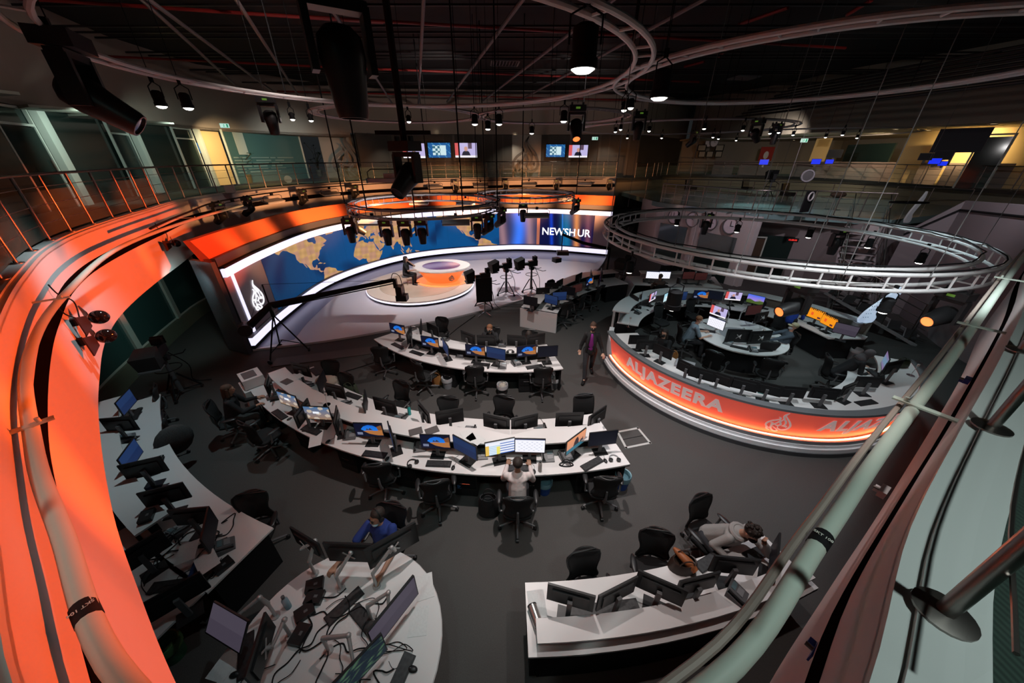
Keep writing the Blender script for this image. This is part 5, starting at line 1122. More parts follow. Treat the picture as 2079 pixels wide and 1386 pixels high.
bag(1368, 726, .74, 'orange paper bag with white tissue on ring desk', mat('orange_paper', (.32, .14, .04), .7), (.22, .12, .26))
bag(1832, 738, 1.1, 'dark green handbag with looped handles on right end of ring desk', mat('olive_leather', (.03, .04, .02), .5), (.36, .12, .18))
bag(992, 1025, 0, 'black backpack on the floor beside the pink shirted man', blkc, (.36, .22, .42), name='backpack')
bag(1149, 950, .55, 'black shoulder bag hanging at edge of long crescent desk', blkc, (.3, .12, .22), name='shoulder_bag')
bag(1385, 1150, .6, 'dark handbag with tan leather strap on raised shelf desk', mat('dark_brown_leather', (.03, .015, .01), .5), (.38, .24, .30), name='handbag')
MB().tube([(*at(1368, 1112, .92), .92), (*at(1376, 1120, .92), .92), (*at(1398, 1142, .88), .88), (*at(1412, 1160, .84), .84)], [.02, .045, .06, .045], 12).build('tan_leather_bag', mat('tan_leather', (.28, .09, .03), .5), None, label='tan leather bag leaning against dark handbag behind screens', cat='bag')
bag(712, 790, .45, 'dark camouflage backpack on chair, inner side of long crescent desk', mat('camouflage', (.04, .05, .03), .8, noise=.6, nscale=14), (.34, .22, .3), name='backpack')
a = at(662, 768, .85); small('draped_jacket', 'pale beige jacket draped over chair by long crescent desk', 'jacket', (a[0], a[1], .62), [('jacket_cloth', MB().ball((0, 0, .16), (.28, .17, .13), 10, 7).ball((.14, .04, .1), (.16, .14, .16), 9, 6), cloth('beige_jacket', (.42, .34, .28)))])
a = at(349, 885, .8); small('draped_jacket', 'black speckled jacket hanging on chair at left curved desk', 'jacket', (a[0], a[1], .45), [('jacket_cloth', MB().ball((0, 0, .25), (.30, .12, .32), 12, 8), mat('speckled', (.05, .05, .05), .9, noise=.95, nscale=70))], rz=1.1)
# printer block at the far left of the long desk
a = at(508, 762, .95)
small('printer', 'white office printer on pedestal at far left end of long crescent desk', 'printer', (a[0], a[1], 0), [('pedestal', MB().box((0, 0, .36), (.62, .5, .72)), white), ('printer_body', MB().box((0, 0, .86), (.5, .42, .24)), white), ('paper_tray', MB().box((0, -.02, .985), (.34, .26, .012)), greyp), ('output_slot', MB().box((0, -.215, .88), (.34, .01, .1)), blackp)], rz=-.75)
def paper(pts, z, mname, label, name='paper_sheet', th=.003, size=(.21, .297)):
    for i, (px, py, rz) in enumerate(pts):
        a = at(px, py, z + th); MB().box((0, 0, th / 2), (size[0], size[1], th)).build(name, mname, None, label=label % ORD[i], cat='paper' if name == 'paper_sheet' else name.replace('_', ' ')).location = (a[0], a[1], z + .001); bpy.context.view_layer.objects.active = None
        bpy.data.objects[sorted([o.name for o in bpy.data.objects if o.name.startswith(name)])[-1]].rotation_euler = (0, 0, rz)
pp = mat('white_paper', (.6, .6, .6), .8, noise=.12, nscale=40)
paper([(600, 766, -.6), (965, 890, .9), (950, 884, .5)], 1.05, pp, 'white paper sheets, %s from left on raised shelf of long crescent desk')
paper([(1135, 866, .1), (770, 900, -.3), (1230, 920, 1.2), (640, 925 - 30, .4)], .74, pp, 'white printed sheet, %s on worktop of long crescent desk')
paper([(1090, 1225, .1), (1300, 1225, .5), (1410, 1165, -.3)], .74, pp, 'white paper sheet, %s from left on desk with raised front shelf')
paper([(380, 1120, .5), (420, 1140, .9), (1040, 712, .1)], .98, pp, 'loose white paper sheet, %s of three on dim desk shelves')
paper([(862, 1190, .3), (850, 1260, .1), (700, 1290, .6), (460, 1345, -.2)], .74, pp, 'pale paper sheet, %s from right on round cable desk')
paper([(1520, 668, .4), (1445, 660, -.3), (1583, 700, .8)], .74, pp, 'white paper sheet, %s of three on hub desk')
tabm = mat('grey_tablet', (.10, .09, .09), .25)
paper([(844, 875, .4), (877, 873, .5), (582, 774, -.5)], 1.05, tabm, 'dark tablet or folder, %s on raised shelf of long crescent desk', 'tablet', .012, (.24, .17))
paper([(410, 1150, .4)], .76, mat('blue_folder', (.01, .05, .16), .5), 'blue notebook, %s on cluttered curved desk', 'notebook', .02, (.25, .2))
paper([(1391, 738, -.55)], 1.1, greyl, 'grey flat box lid, %s on the ring desk counter', 'box_lid', .05, (.42, .34))
a = at(1085, 1250, .8); small('desk_projector', 'short silver cylinder with black cap beside raised front shelf', 'device', (a[0], a[1], .80), [('silver_tube', MB().cyl((-.02, .1, 0), (.05, -.1, 0), .055, n=20), mat('satin_silver', (.5, .48, .46), .25, metal=.8)), ('end_cap', MB().cyl((-.024, .112, 0), (-.02, .1, 0), .057, n=20), blackp)])
a = at(553, 804, .8); small('tissue_box', 'dark tissue box with white tissue on long crescent desk', 'tissue box', (a[0], a[1], .74), [('carton', MB().box((0, 0, .045), (.22, .12, .09)), greyp), ('tissue', MB().ball((0, 0, .11), (.04, .02, .04), 6, 4), white)], rz=.4)
for i, (px, py, z, r_) in enumerate([(1276, 662, 1.1, .2), (1848, 762, 1.1, .5), (664, 822, 1.05, .2)]):
    a = at(px, py, z); small('desk_microphone', ['thin desk microphone at left end of ring desk', 'white desk microphone at right end of ring desk', 'thin desk lamp microphone on raised shelf of long desk'][i], 'microphone', (a[0], a[1], z), [('foot', MB().lathe([(0, 0), (.07, 0), (.07, .012), (0, .015)], 20), chrome), ('stem', MB().tube([(0, 0, .01), (.01, 0, .12), (r_ * .12, .02, .24)], .006, 6), white), ('microphone_head', MB().box((r_ * .12, .02, .26), (.05, .02, .06)), white)])
a = at(1103, 884, 1.0); small('intercom_panel', 'black intercom box with gooseneck microphone on long crescent desk', 'intercom', (*at(1096, 870, .8), .74), [('panel_box', MB().box((0, 0, .04), (.24, .16, .08)), greyp), ('gooseneck', MB().tube([(.08, .03, .08), (.06, .03, .2), (-.02, .02, .34)], .006, 6), blackp)])
a = at(1552, 1112, .76); small('lidded_frame', 'small photo frame card on ring desk counter', 'card', (*at(1545, 800, 1.1), 1.1), [('card', MB().box((0, 0, .07), (.12, .01, .14), rx=.3), mat('teal_card', (.05, .22, .2), .5)), ('card_back', MB().box((.03, .06, .05), (.1, .01, .11), rx=-.4), white)], rz=-.5)
# power blocks and cables heaped on the two nearest left desks
random.seed(11)
def cables(n, cx, cy, rr, z, label, name='cable_coil'):
    for i in range(n):
        P = []; x, y = cx + random.uniform(-rr, rr), cy + random.uniform(-rr, rr); a = random.uniform(0, 6.28)
        for k in range(9): P.append((x, y, z + .008 + .02 * random.random())); a += random.uniform(-1.2, 1.2); x += .12 * math.cos(a); y += .12 * math.sin(a)
        P = [(px if (Vector((px, py)) - Vector((cx, cy))).length < rr * 1.6 else cx + (px - cx) * .6, py if (Vector((px, py)) - Vector((cx, cy))).length < rr * 1.6 else cy + (py - cy) * .6, pz) for px, py, pz in P]
        MB().tube(smoothpath(P, 5), .0045 + .003 * (i % 2), 6).build(name, black, None, label=label, cat='cable', group=label)
cables(16, -1.95, 1.72, .55, .74, 'loose black cables tangled on the round cable desk')
cables(12, -4.35, 2.75, .38, .74, 'loose black cables tangled at near end of curved desk')
for i, (px, py, z) in enumerate([(640, 1215, .74), (620, 1245, .74), (610, 1290, .74), (300, 1050, .98), (418, 1165, .74), (640, 1190, .74), (455, 1150, .74)]):
    a = at(px, py, z); small('power_supply', ['dark box amid cables at far side of round cable desk', 'black box centre left of round cable desk', 'dark box near the left of round cable desk', 'flat dark device on shelf of left curved desk', 'grey adapter block beside blue notebook', 'thin dark box beside bottle on cable desk', 'orange lit adapter near corner of left curved desk'][i], 'box', (a[0], a[1], z), [('box_body', MB().box((0, 0, .03), (.2, .15, .06), rz=i * .7), blackp), ('socket', MB().box((.02, .0, .062), (.04, .03, .005), rz=i * .7), greyp)])
# floor hatch and floor cable
hp = [at(1254, 877, 0), at(1295, 869, 0), at(1320, 899, 0), at(1271, 909, 0)]
t = thing('floor_hatch', 'square metal framed floor hatch set in the carpet near long crescent desk', 'floor hatch', (hp[0][0], hp[0][1], 0))
o0 = Vector((hp[0][0], hp[0][1], 0)); H_ = [Vector((x, y, .004)) - o0 for x, y in hp]
for i in range(4):
    a, b = H_[i], H_[(i + 1) % 4]; d = (b - a); MB().box(((a + b) / 2)[:], (d.length + .04, .05, .008), rz=math.atan2(d.y, d.x)).build('frame_bar', mat('pale_metal', (.42, .42, .41), .4), t)
a, b = (H_[0] + H_[3]) / 2, (H_[1] + H_[2]) / 2; MB().box(((a + b) / 2)[:], ((b - a).length, .012, .006), rz=math.atan2((b - a).y, (b - a).x)).build('centre_slot', black, t)
MB().tube([at3(690, 757, .0 + .02), at3(740, 742, .02), at3(800, 722, .02), at3(870, 715, .02), at3(930, 665, .02), at3(965, 640, .02)], .012, 6).build('floor_cable', black, None, label='thick black cable lying across the carpet toward the cameras', cat='cable')
MB().box((-5.6, 9.3, .012), (3.4, .5, .024), rz=.28).build('cable_ramp', mat('brown_ramp', (.06, .05, .045), .7), None, label='low brown cable ramp on the carpet by the studio floor', cat='ramp')

# =============================================================== RAILINGS
def railing(label, P, z, h, post_every, rods=3, glass=True, posts_at=None, plate=True, mat_=None, name='balcony_railing', gm_=None):
    mat_ = mat_ or steel
    t = thing(name, label, 'railing', (P[0].x, P[0].y, z)); O = Vector((P[0].x, P[0].y, z)); Q = [Vector((p.x, p.y, z)) - O for p in P]
    MB().tube([q + Vector((0, 0, h)) for q in Q], .024, 8).build('handrail', mat_, t)
    for k in range(rods): MB().tube([q + Vector((0, 0, h * (.25 + .55 * k / max(1, rods - 1)))) for q in Q], .006, 5).build('rod', mat_, t)
    if glass:
        m = MB(); m.strip([q + Vector((0, 0, .05)) for q in Q], [q + Vector((0, 0, h * .74)) for q in Q]); m.build('glass_panel', gm_ or glass_r, t)
    L = [0.0]
    for a, b in zip(Q, Q[1:]): L.append(L[-1] + (b - a).length)
    if posts_at is None:
        n = max(1, round(L[-1] / post_every)); pos = []
        for i in range(n + 1):
            s = L[-1] * i / n; k = min(max(0, next((j for j in range(len(L)) if L[j] >= s), len(L) - 1) - 1), len(L) - 2); f_ = (s - L[k]) / max(1e-6, L[k + 1] - L[k]); pos.append(Q[k].lerp(Q[k + 1], f_))
    else: pos = [Vector((x, y, z)) - O for x, y in posts_at]
    m0 = MB().cyl((0, 0, 0), (0, 0, h), .022, n=10)
    if plate: m0.lathe([(0, 0), (.07, 0), (.07, .008), (.03, .016), (0, .016)], 20)
    me = m0.mesh('post', [mat_], 40)
    for p in pos[:95]:
        o = bpy.data.objects.new('post', me); COL.objects.link(o); o.parent = t; o.location = p
    return t
rp = offset(EP, -.125); i_mid = min(range(len(rp)), key=lambda i: (rp[i] - Vector((0, -.3, 0))).length)
railing('steel and glass balustrade along the curved balcony over the orange wall', rp[:i_mid - 6], ZE, .95, .93)
pr = [at(1915, 1245, ZE), at(2012, 868, ZE), at(2072, 712, ZE), (8.6, 5.35), (13, 8.3)]
railing('near steel balustrade on the pale curb at the right with round post feet', rp[i_mid + 8:], ZE, .95, .93, posts_at=pr, rods=2, gm_=glass_n)
# lighting rail pipe that follows the balcony front, on flat brackets
tp = offset(EP, .19)
a0_ = min(range(len(tp)), key=lambda i: (tp[i] - Vector((-9.4, 10, 0))).length)
t = thing('lighting_pipe', 'long curved pale green pipe held off the balcony front on flat brackets', 'pipe', (0, 0, 4.0))
PZ = 4.0; seg_ = smoothpath([(-9.6, 13, 0), (-8.8, 9.9, 0), (-7.5, 6.65, 0), (-5.55, 4.0, 0), (-4.17, 2.54, 0), (-2.85, 1.5, 0), (-2.04, .95, 0), (-1.25, .45, 0), (-.3, .15, 0), (.65, .45, 0), (1.36, .91, 0), (2.23, 1.5, 0), (3.84, 2.56, 0), (7.23, 4.82, 0), (11, 7.3, 0)], 8)
MB().tube(seg_, .036, 12).build('main_pipe', tubeg, t)
sg2 = offset(seg_, .062)[67:]; MB().tube([p + Vector((0, 0, -.02)) for p in sg2], .017, 8).build('cable_conduit', mat('brown_conduit', (.28, .23, .20), .5), t)
for i, (px, py) in enumerate([(90, 862), (82, 622), (400, 445), (1835, 838), (1895, 660), (1990, 560)]):
    x, y = at(px, py, 4.0); c = min(range(len(seg_)), key=lambda k: (seg_[k] - Vector((x, y, 0))).length); p = seg_[c]; tt = (seg_[min(c + 1, len(seg_) - 1)] - seg_[c - 1]).normalized(); nn_ = Vector((tt.y, -tt.x, 0))
    MB().box((p + nn_ * .14 + Vector((0, 0, .04)))[:], (.045, .50, .012), rz=math.atan2(nn_.y, nn_.x) - PI / 2).cyl(p + Vector((0, 0, .03)) + nn_ * -.05, p + Vector((0, 0, .075)) + nn_ * -.05, .012).build('bracket', tubeg, t)
for i, (px, py, s_) in enumerate([(190, 1235, 'SKT 104'), (1660, 1095, 'SKT 108')]):
    x, y = at(px, py, 4.0); c = min(range(1, len(seg_) - 1), key=lambda k: (seg_[k] - Vector((x, y, 0))).length); p = seg_[c]; q = seg_[c + 1]; d = (q - p).normalized(); p = p + d * (Vector((x, y, 0)) - p).dot(d)
    MB().cyl(p - d * .045, p + d * .045, .0375, n=16).build('identity_tape', black, t)
    tx = text_mb(s_, .034, .0008, .0006); tx.xf(Matrix.Translation(p + Vector((0, 0, .0376)) + Vector((-d.y, d.x, 0)) * 0) @ Matrix.Rotation(math.atan2(d.y, d.x) + (-PI / 2), 4, 'Z') @ Matrix.Scale(.6, 4)); tx.build('tape_lettering', mat('tape_print', (.5, .5, .45), .6), t)
# =============================================================== TRUSSES
def ring_truss(label, c, Rr, z0, z1, wdt, n, m_, rt=.028, name='ring_truss'):
    t = thing(name, label, 'truss', (c[0], c[1], z0))
    cir = lambda r, z: [(r * math.cos(2 * PI * i / 72), r * math.sin(2 * PI * i / 72), z) for i in range(72)]
    for r in (Rr, Rr - wdt):
        for z in ((0, z1 - z0) if z1 > z0 else (0,)): MB().tube(cir(r, z), rt, 8, True).build('chord', m_, t)
    if z1 > z0: me = MB().cyl((0, 0, 0), (0, 0, z1 - z0), rt * .5, n=6).mesh('rung', [m_], 40)
    else: me = MB().cyl((0, 0, 0), (-wdt, 0, 0), rt * .5, n=6).mesh('rung', [m_], 40)
    me2 = MB().cyl((0, 0, 0), (-wdt, 0, 0), rt * .45, n=6).mesh('brace', [m_], 40)
    for i in range(n):
        a = 2 * PI * (i + (.28 if i % 4 == 1 else 0)) / n
        o = bpy.data.objects.new('rung', me); COL.objects.link(o); o.parent = t; o.location = (Rr * math.cos(a), Rr * math.sin(a), 0); o.rotation_euler = (0, 0, a)
        if z1 > z0 and i % 2 == 0:
            o = bpy.data.objects.new('brace', me2); COL.objects.link(o); o.parent = t; o.location = (Rr * math.cos(a), Rr * math.sin(a), 0); o.rotation_euler = (0, 0, a)
    return t
def dress(t, Rr, z, n, k=2):
    random.seed(n)
    for j in range(k):
        P = [((Rr - .02 + .06 * random.uniform(-1, 1)) * math.cos(2 * PI * i / 60), (Rr - .02 + .05 * random.uniform(-1, 1)) * math.sin(2 * PI * i / 60), z + .045 + .03 * random.random()) for i in range(60)]
        MB().tube(P, .011, 5, True).build('cable_run', black, t)
T1 = ((6.42, 9.1), 3.92); T2 = ((-3.25, 13.85), 2.78); T3 = ((.64, 17.3), 2.25)
t = ring_truss('big pale ring truss hanging over the ring desk, lamps below it', T1[0], T1[1], 3.62, 3.88, .3, 62, truss_m, .033); dress(t, T1[1] - .03, .24, 5, 1); dress(t, T1[1] - .3, .26, 8, 1)
t = ring_truss('dark ring truss with many lamps hanging over the presenter platform', T2[0], T2[1], 3.80, 4.05, .28, 54, truss_d, .026); dress(t, T2[1], .25, 6, 3)
t = ring_truss('smaller far ring truss over the studio in front of orange header', T3[0], T3[1], 3.82, 4.02, .25, 44, truss_d, .022); dress(t, T3[1], .2, 7, 2)
ZR = 6.75
def fitring(pts, z):
    q = np.array([at(*p, z) for p in pts]); A = np.c_[2 * q, np.ones(len(q))]; s = np.linalg.lstsq(A, (q ** 2).sum(1), rcond=None)[0]; return (float(s[0]), float(s[1])), float(math.sqrt(s[2] + s[0] ** 2 + s[1] ** 2))
rings = [('large pale ceiling ring of twin tubes crossing the upper left of the hall', [(1365, 110), (1290, 0), (1225, 178), (980, 208), (690, 212), (480, 190), (200, 105), (60, 20)], 'a'),
         ('large pale ceiling ring of twin tubes over the upper right of the hall', [(1370, 108), (1640, 52), (1860, 24), (2079, 8), (1300, 196), (1500, 211), (1700, 198), (1900, 176), (2079, 146)], 'b'),
         ('mid sized ceiling ring left of the hanging moving head', [(655, 225), (700, 213), (820, 249), (700, 243), (960, 238), (850, 212)], 'c'),
         ('small ceiling ring above the far pair of televisions', [(983, 232), (1010, 222), (1128, 215.5), (1230, 222), (1266, 233), (1200, 248), (1128, 252), (1010, 245)], 'd'),
         ('far flat ceiling ring toward the office clocks', [(1178, 261), (1260, 246), (1400, 240), (1560, 245), (1604, 252), (1500, 268), (1400, 272), (1230, 270)], 'e'),
         ('faint far ceiling ring near the red poster wall', [(1460, 272), (1560, 262), (1700, 258), (1752, 262), (1640, 280), (1500, 282)], 'f')]
RG = {}
for lb, pts, k in rings:
    c, r = fitring(pts, ZR); r = min(r, 6); RG[k] = (c, r)
    ring_truss(lb, c, r, ZR, ZR, .24, 40, truss_m if k in 'ab' else truss_d if k != 'c' and k != 'd' else mat('mid_truss_paint', (.30, .27, .27), .45), .034 if k in 'ab' else .03, 'ceiling_ring')
# hanging poles and chains
def hanger(px, py, z0, z1, r, m_, label, name='hanging_pole'):
    x, y = at(px, py, z0); o = MB().cyl((0, 0, 0), (0, 0, z1 - z0), r, n=6).build(name, m_, None, label=label, cat='hanger', group='thin dark poles and wires hanging from the ceiling to the trusses'); o.location = (x, y, z0); return o
for (px, py) in [(700, 414), (842, 428), (745, 425), (1010, 418), (873, 394), (940, 430), (985, 400)]:
    hanger(px, py, 4.05, 9.6, .022, black, 'thin black pole hanging from the dark ceiling to the studio truss')
for (px, py) in [(1060, 405), (1170, 395), (970, 392)]: hanger(px, py, 4.02, 9.6, .018, black, 'thin black pole hanging from the dark ceiling to the studio truss')
for (px, py) in [(1275, 420), (1230, 520), (1585, 412), (1370, 500), (1500, 540), (1635, 545), (1712, 560), (1890, 560), (1992, 500), (1820, 455), (1560, 425)]: hanger(px, py, 3.9, 9.6, .006, mat('wire_grey', (.12, .12, .12), .5), 'thin steel wire hanging from the dark ceiling to big ring truss', 'hanging_wire')
for k, (c, r) in RG.items():
    for i in range(6):
        a = 2 * PI * i / 6 + .4; x, y = c[0] + r * math.cos(a), c[1] + r * math.sin(a)
        if y < 1.5: continue
        o = MB().cyl((0, 0, 0), (0, 0, 2.9), .008, n=5).build('hanging_wire', black, None, label='short wire holding a ceiling ring below the dark ceiling', cat='hanger', group='short wires holding the ceiling rings'); o.location = (x, y, ZR)
# =============================================================== CEILING SERVICES
for i, (p0, p1) in enumerate([((860, 0), (850, 200)), ((1060, 0), (920, 190)), ((480, 0), (600, 185)), ((330, 20), (560, 190)), ((1160, 65), (1000, 190)), ((1390, 20), (1080, 190)), ((700, 60), (790, 200)), ((300, 10), (480, 175))]):
    a = at3(*p0, 8.6); b = at3(*p1, 8.6); v = Vector(b) - Vector(a); a2 = Vector(a) - v * .4; b2 = Vector(b) + v * .25
    MB().tube([a2, b2], .05, 8).build('ceiling_pipe', pipeb, None, label='dark steel pipe running away under the black ceiling', cat='pipe', group='dark pipes running away under the ceiling')
for i, (p0, p1) in enumerate([((720, 40), (1500, 85)), ((720, 138), (1260, 160)), ((95, 0), (620, 35)), ((230, 115), (650, 135)), ((560, 185), (1150, 200))]):
    a = Vector(at3(*p0, 8.9)); b = Vector(at3(*p1, 8.9)); MB().tube([a - (b - a) * .1, b + (b - a) * .35], .04, 8).build('sprinkler_pipe', redp, None, label='red sprinkler pipe crossing under the black ceiling', cat='pipe', group='red sprinkler pipes under the ceiling')
for i, (p0, p1) in enumerate([((1600, 15), (1500, 50)), ((1770, 0), (1720, 30)), ((1480, 95), (1460, 115)), ((1390, 135), (1430, 125))]):
    a = Vector(at3(*p0, 9.56)); b = Vector(at3(*p1, 9.56)); MB().tube([a, b], .055, 8).build('sprinkler_pipe', redp, None, label='short red pipe length near the upper right ceiling', cat='pipe', group='short red pipes at the upper right')
random.seed(4)
for i in range(26):
    yy = 8 + i * 1.0; z = 9.1 + .1 * (i % 3)
    MB().box((2, yy, z), (34, .06, .05)).build('ceiling_rail', mat('rail_black', (.012, .011, .011), .5), None, label='thin black grid rail spanning the dark ceiling', cat='rail', group='thin black rails spanning the dark ceiling')
for i, (px, py, s_) in enumerate([(1025, 128, .8), (965, 193, .8), (1510, 158, .7)]):
    x, y = at(px, py, 9.2); t = thing('air_vent', ['louvred ceiling air vent nearest the room centre', 'flat ceiling air vent further back', 'faint square ceiling vent at the upper right'][i], 'vent', (x, y, 9.2), .1)
    fr_ = MB()
    for (cx_, cy_, w_, h_) in ((0, -.5, 1.2, .06), (0, .5, 1.2, .06), (-.6, 0, .06, 1.0), (.6, 0, .06, 1.0)): fr_.box((cx_, cy_, 0), (w_, h_, .05))
    fr_.build('vent_frame', greyp, t)
    for k in range(8): MB().box((-.5 + k * .143, 0, 0), (.015, .95, .08), ry=.6).build('louvre', mat('louvre_grey', (.16, .14, .14), .5), t)
# dark ceiling grid over the right side, in front of the bulkhead
gm = mat('grid_black', (.006, .006, .006), .5)
for i in range(9):
    t_ = MB().tube([(13.2 + i * .32, 24, 7.6 + .17 * i), (17.0 + i * .30, 10, 7.6 + .17 * i)], .05, 6).build('ceiling_rail', gm, None, label='black pipe of the ceiling grid before the right bulkhead', cat='rail', group='black grid pipes before the right bulkhead')
# =============================================================== LAMPS
def make_can(lit='w', r=.085, L=.24):
    t = thing('studio_lamp', 'black lamp', 'studio lamp')
    MB().lathe([(r * .6, 0), (r, -.03), (r, -L * .75), (r * 1.12, -L * .76), (r * 1.12, -L), (r * 1.0, -L), (r * .9, -L + .03), (0, -L + .03)], 18, (0, 0, -.06)).build('lamp_body', black, t)
    MB().lathe([(0, -.035), (r * .6, -.026), (r * .93, 0), (r * .93, .01), (0, .01)], 18, (0, 0, -.06 - L)).build('lens', lens_w if lit == 'w' else lens_o, t)
    MB().tube([(-r * 1.25, 0, -.06 - L * .45), (-r * 1.25, 0, .0), (0, 0, .07), (r * 1.25, 0, .0), (r * 1.25, 0, -.06 - L * .45)], .01, 5).build('yoke', black, t)
    MB().box((0, 0, .11), (.04, .05, .1)).build('hook_clamp', black, t); return t
def make_mover(tilt=0.0, lit=None):
    t = thing('moving_head', 'black moving head lamp', 'moving head lamp')
    MB().box((0, 0, .02), (.38, .26, .12)).box((.13, 0, .1), (.04, .06, .08)).box((-.13, 0, .1), (.04, .06, .08)).build('base_box', blackp, t)
    yk = MB().box((0, 0, -.08), (.40, .12, .06)).box((-.185, 0, -.26), (.045, .14, .36)).box((.185, 0, -.26), (.045, .14, .36)); yk.build('yoke', blackp, t)
    h = MB().lathe([(0, .17), (.09, .17), (.14, .12), (.15, 0), (.13, -.12), (.11, -.30), (.10, -.34), (.085, -.34), (.085, -.31), (0, -.31)], 20); M = Matrix.Translation((0, 0, -.36)) @ Matrix.Rotation(tilt, 4, 'X')
    h.xf(M); h.build('lamp_head', blackp, t)
    l = MB().lathe([(0, -.32), (.084, -.32), (.084, -.325), (0, -.325)], 18).xf(M); l.build('lens', lens_o if lit == 'o' else (lens_w if lit == 'w' else mat('dark_lens', (.03, .03, .04), .08)), t)
    MB().box((0, -.132, .02), (.1, .006, .04)).build('status_display', mat('status_green', (.05, .1, .02), .4, emit=(.4, .9, .1), es=.12), t)
    return t
def make_panel(lit=False):
    t = thing('panel_lamp', 'soft panel lamp', 'panel lamp')
    MB().box((0, 0, -.22), (.95, .34, .07), rx=.3).build('lamp_housing', mat('panel_grey', (.30, .30, .31), .5), t)
    MB().box((0, -.03, -.262), (.86, .27, .01), rx=.3).build('diffuser', mat('diffuser_weak_glow', (.6, .6, .58), .4, emit=(1, .9, .8), es=.12), t)  # weak glow put into the diffuser face
    MB().tube([(-.5, 0, -.22), (-.5, 0, -.05), (-.4, 0, .0), (.4, 0, .0), (.5, 0, -.05), (.5, 0, -.22)], .012, 6).build('yoke', black, t); MB().box((0, 0, .04), (.1, .08, .1)).build('hook_clamp', black, t); return t
CANW = Proto(make_can()); CANL = Proto(make_can('w', .12, .34)); CANS = Proto(make_can('w', .06, .16))
MVD = Proto(make_mover(.0)); MVT = Proto(make_mover(.9)); MVB = Proto(make_mover(-1.35, 'o')); PNL = Proto(make_panel())
SUSP = MB().cyl((0, 0, 0), (0, 0, 2.86), .006, n=5).mesh('suspension_wire', [black], 40)
def hang(P, pts, z, what):
    for i, it in enumerate(pts):
        px, py, rz = it[0], it[1], it[2]; zz = it[4] if len(it) > 4 else z
        x, y = at(px, py, zz); o = P.put((x, y, zz), R(rz), f'{what} {it[3]}', None)
        if zz > 5 and y > 3:
            wq = bpy.data.objects.new('suspension_wire', SUSP); COL.objects.link(wq); wq.parent = o; wq.location = (0, 0, .12)
G1 = 'lit black lamp on the ceiling ring, '
hang(CANW, [(312, 175, 0, 'left one of pair near exit sign'), (368, 180, 20, 'right one of pair near exit sign'), (1013, 226, 10, 'left rim of small ring'), (963, 226, 0, 'above the second television'), (1146, 218, 0, 'beside glowing orange moving head'), (990, 240, 40, 'tilted, over pale emblem panel'), (1080, 252, 0, 'above large faint emblem panel')], 6.62, G1)
hang(CANL, [(1192, 30, 0, 'largest, top centre of photo'), (1350, 128, 30, 'pair at junction of rings')], 6.65, 'large lit lamp, ')
hang(CANS, [(589, 222, 0, 'left of pair beyond the hanging moving head'), (627, 225, 0, 'right of pair beyond hanging moving head'), (1270, 198, 20, 'left of bright pair at junction'), (1284, 192, -20, 'right of bright pair at junction'), (1251, 254, 0, 'below small ring right rim'), (1262, 248, 60, 'tilted white near small ring'), (1320, 252, 0, 'far ring, front left'), (1345, 270, 0, 'far ring, over dark wall'), (1275, 270, 0, 'far ring, leftmost back'), (1433, 246, 40, 'far ring, bright tilted'), (1512, 250, 0, 'far ring, near big dark mover'), (1450, 268, 0, 'above office clocks, left'), (1461, 272, 0, 'above office clocks, right'), (1497, 276, 0, 'below far ring, double'), (1585, 256, 0, 'far ring right end'), (1567, 258, 0, 'far ring right end, inner'), (1614, 262, 0, 'right of far ring, unlit rear'), (1680, 268, 0, 'faint ring, middle'), (1715, 262, 0, 'faint ring, high'), (1744, 270, 0, 'faint ring, right end')], 6.6, G1)
sp_ = spot(at3(830, 238, 6.6), (-3.5, 10, 0), 60, (.9, .95, 1), 70)
hang(CANS, [(828, 228, 30, 'on thick pole above hanging head')], 6.6, G1)
hang(MVD, [(540, 205, 20, 'large, dangling upright left of the small lamps'), (1300, 232, 0, 'far ring, long and dark upright'), (1580, 255, 10, 'far ring right, long and pointed')], 6.7, 'dark moving head, ')
hang(MVT, [(1410, 270, 40, 'tilted, over framed pictures'), (1540, 248, -60, 'large tilted, far ring right')], 6.6, 'dark moving head, ')
MVX = Proto(make_mover(-.7, 'o')); hang(MVX, [(1172, 222, 0, 'hanging from small ring')], 6.5, 'orange glowing moving head, ')
o = MVT.put(at3(128, 90, 6.62), R(-65), 'huge black moving head hanging close at the upper left', scale=(1.35,) * 3)
o = MVD.put(at3(670, -25, 6.45), R(30), 'huge blurred black moving head hanging close at top of view')
# moving head on the thick pole, mid hall
x, y = at(822, 300, 5.62); MB().cyl((x, y, 5.7), (x, y, 9.6), .045, n=8).build('drop_pole', black, None, label='thick black pole holding the central moving head', cat='pole')
MVT.put((x, y, 5.62), R(150), 'black moving head with green display on the thick central pole')
MB().box((x, y, 5.8), (.75, .06, .05)).build('cross_bar', black, None, label='short black cross bar above the central moving head', cat='bar')
a = atd(787, 366, 10.2); t = thing('blue_framed_lamp', 'large grey fixture with blue frame hanging before the balcony', 'lamp', a, .1)
MB().box((0, 0, 0), (1.0, .34, .1)).build('lamp_housing', mat('light_grey_metal', (.32, .34, .36), .4), t); MB().box((-.5, 0, 0), (.03, .36, .12)).box((.5, 0, 0), (.03, .36, .12)).build('blue_frame', mat('blue_frame', (.02, .16, .28), .4), t); MB().box((.1, 0, .11), (.34, .2, .12)).build('ballast', mat('pale_ballast', (.35, .42, .45), .4), t)
MB().tube([(-.5, 0, 0), (-.5, 0, .2), (-.4, 0, .27), (.4, 0, .27), (.5, 0, .2), (.5, 0, 0)], .012, 6).build('yoke', black, t)
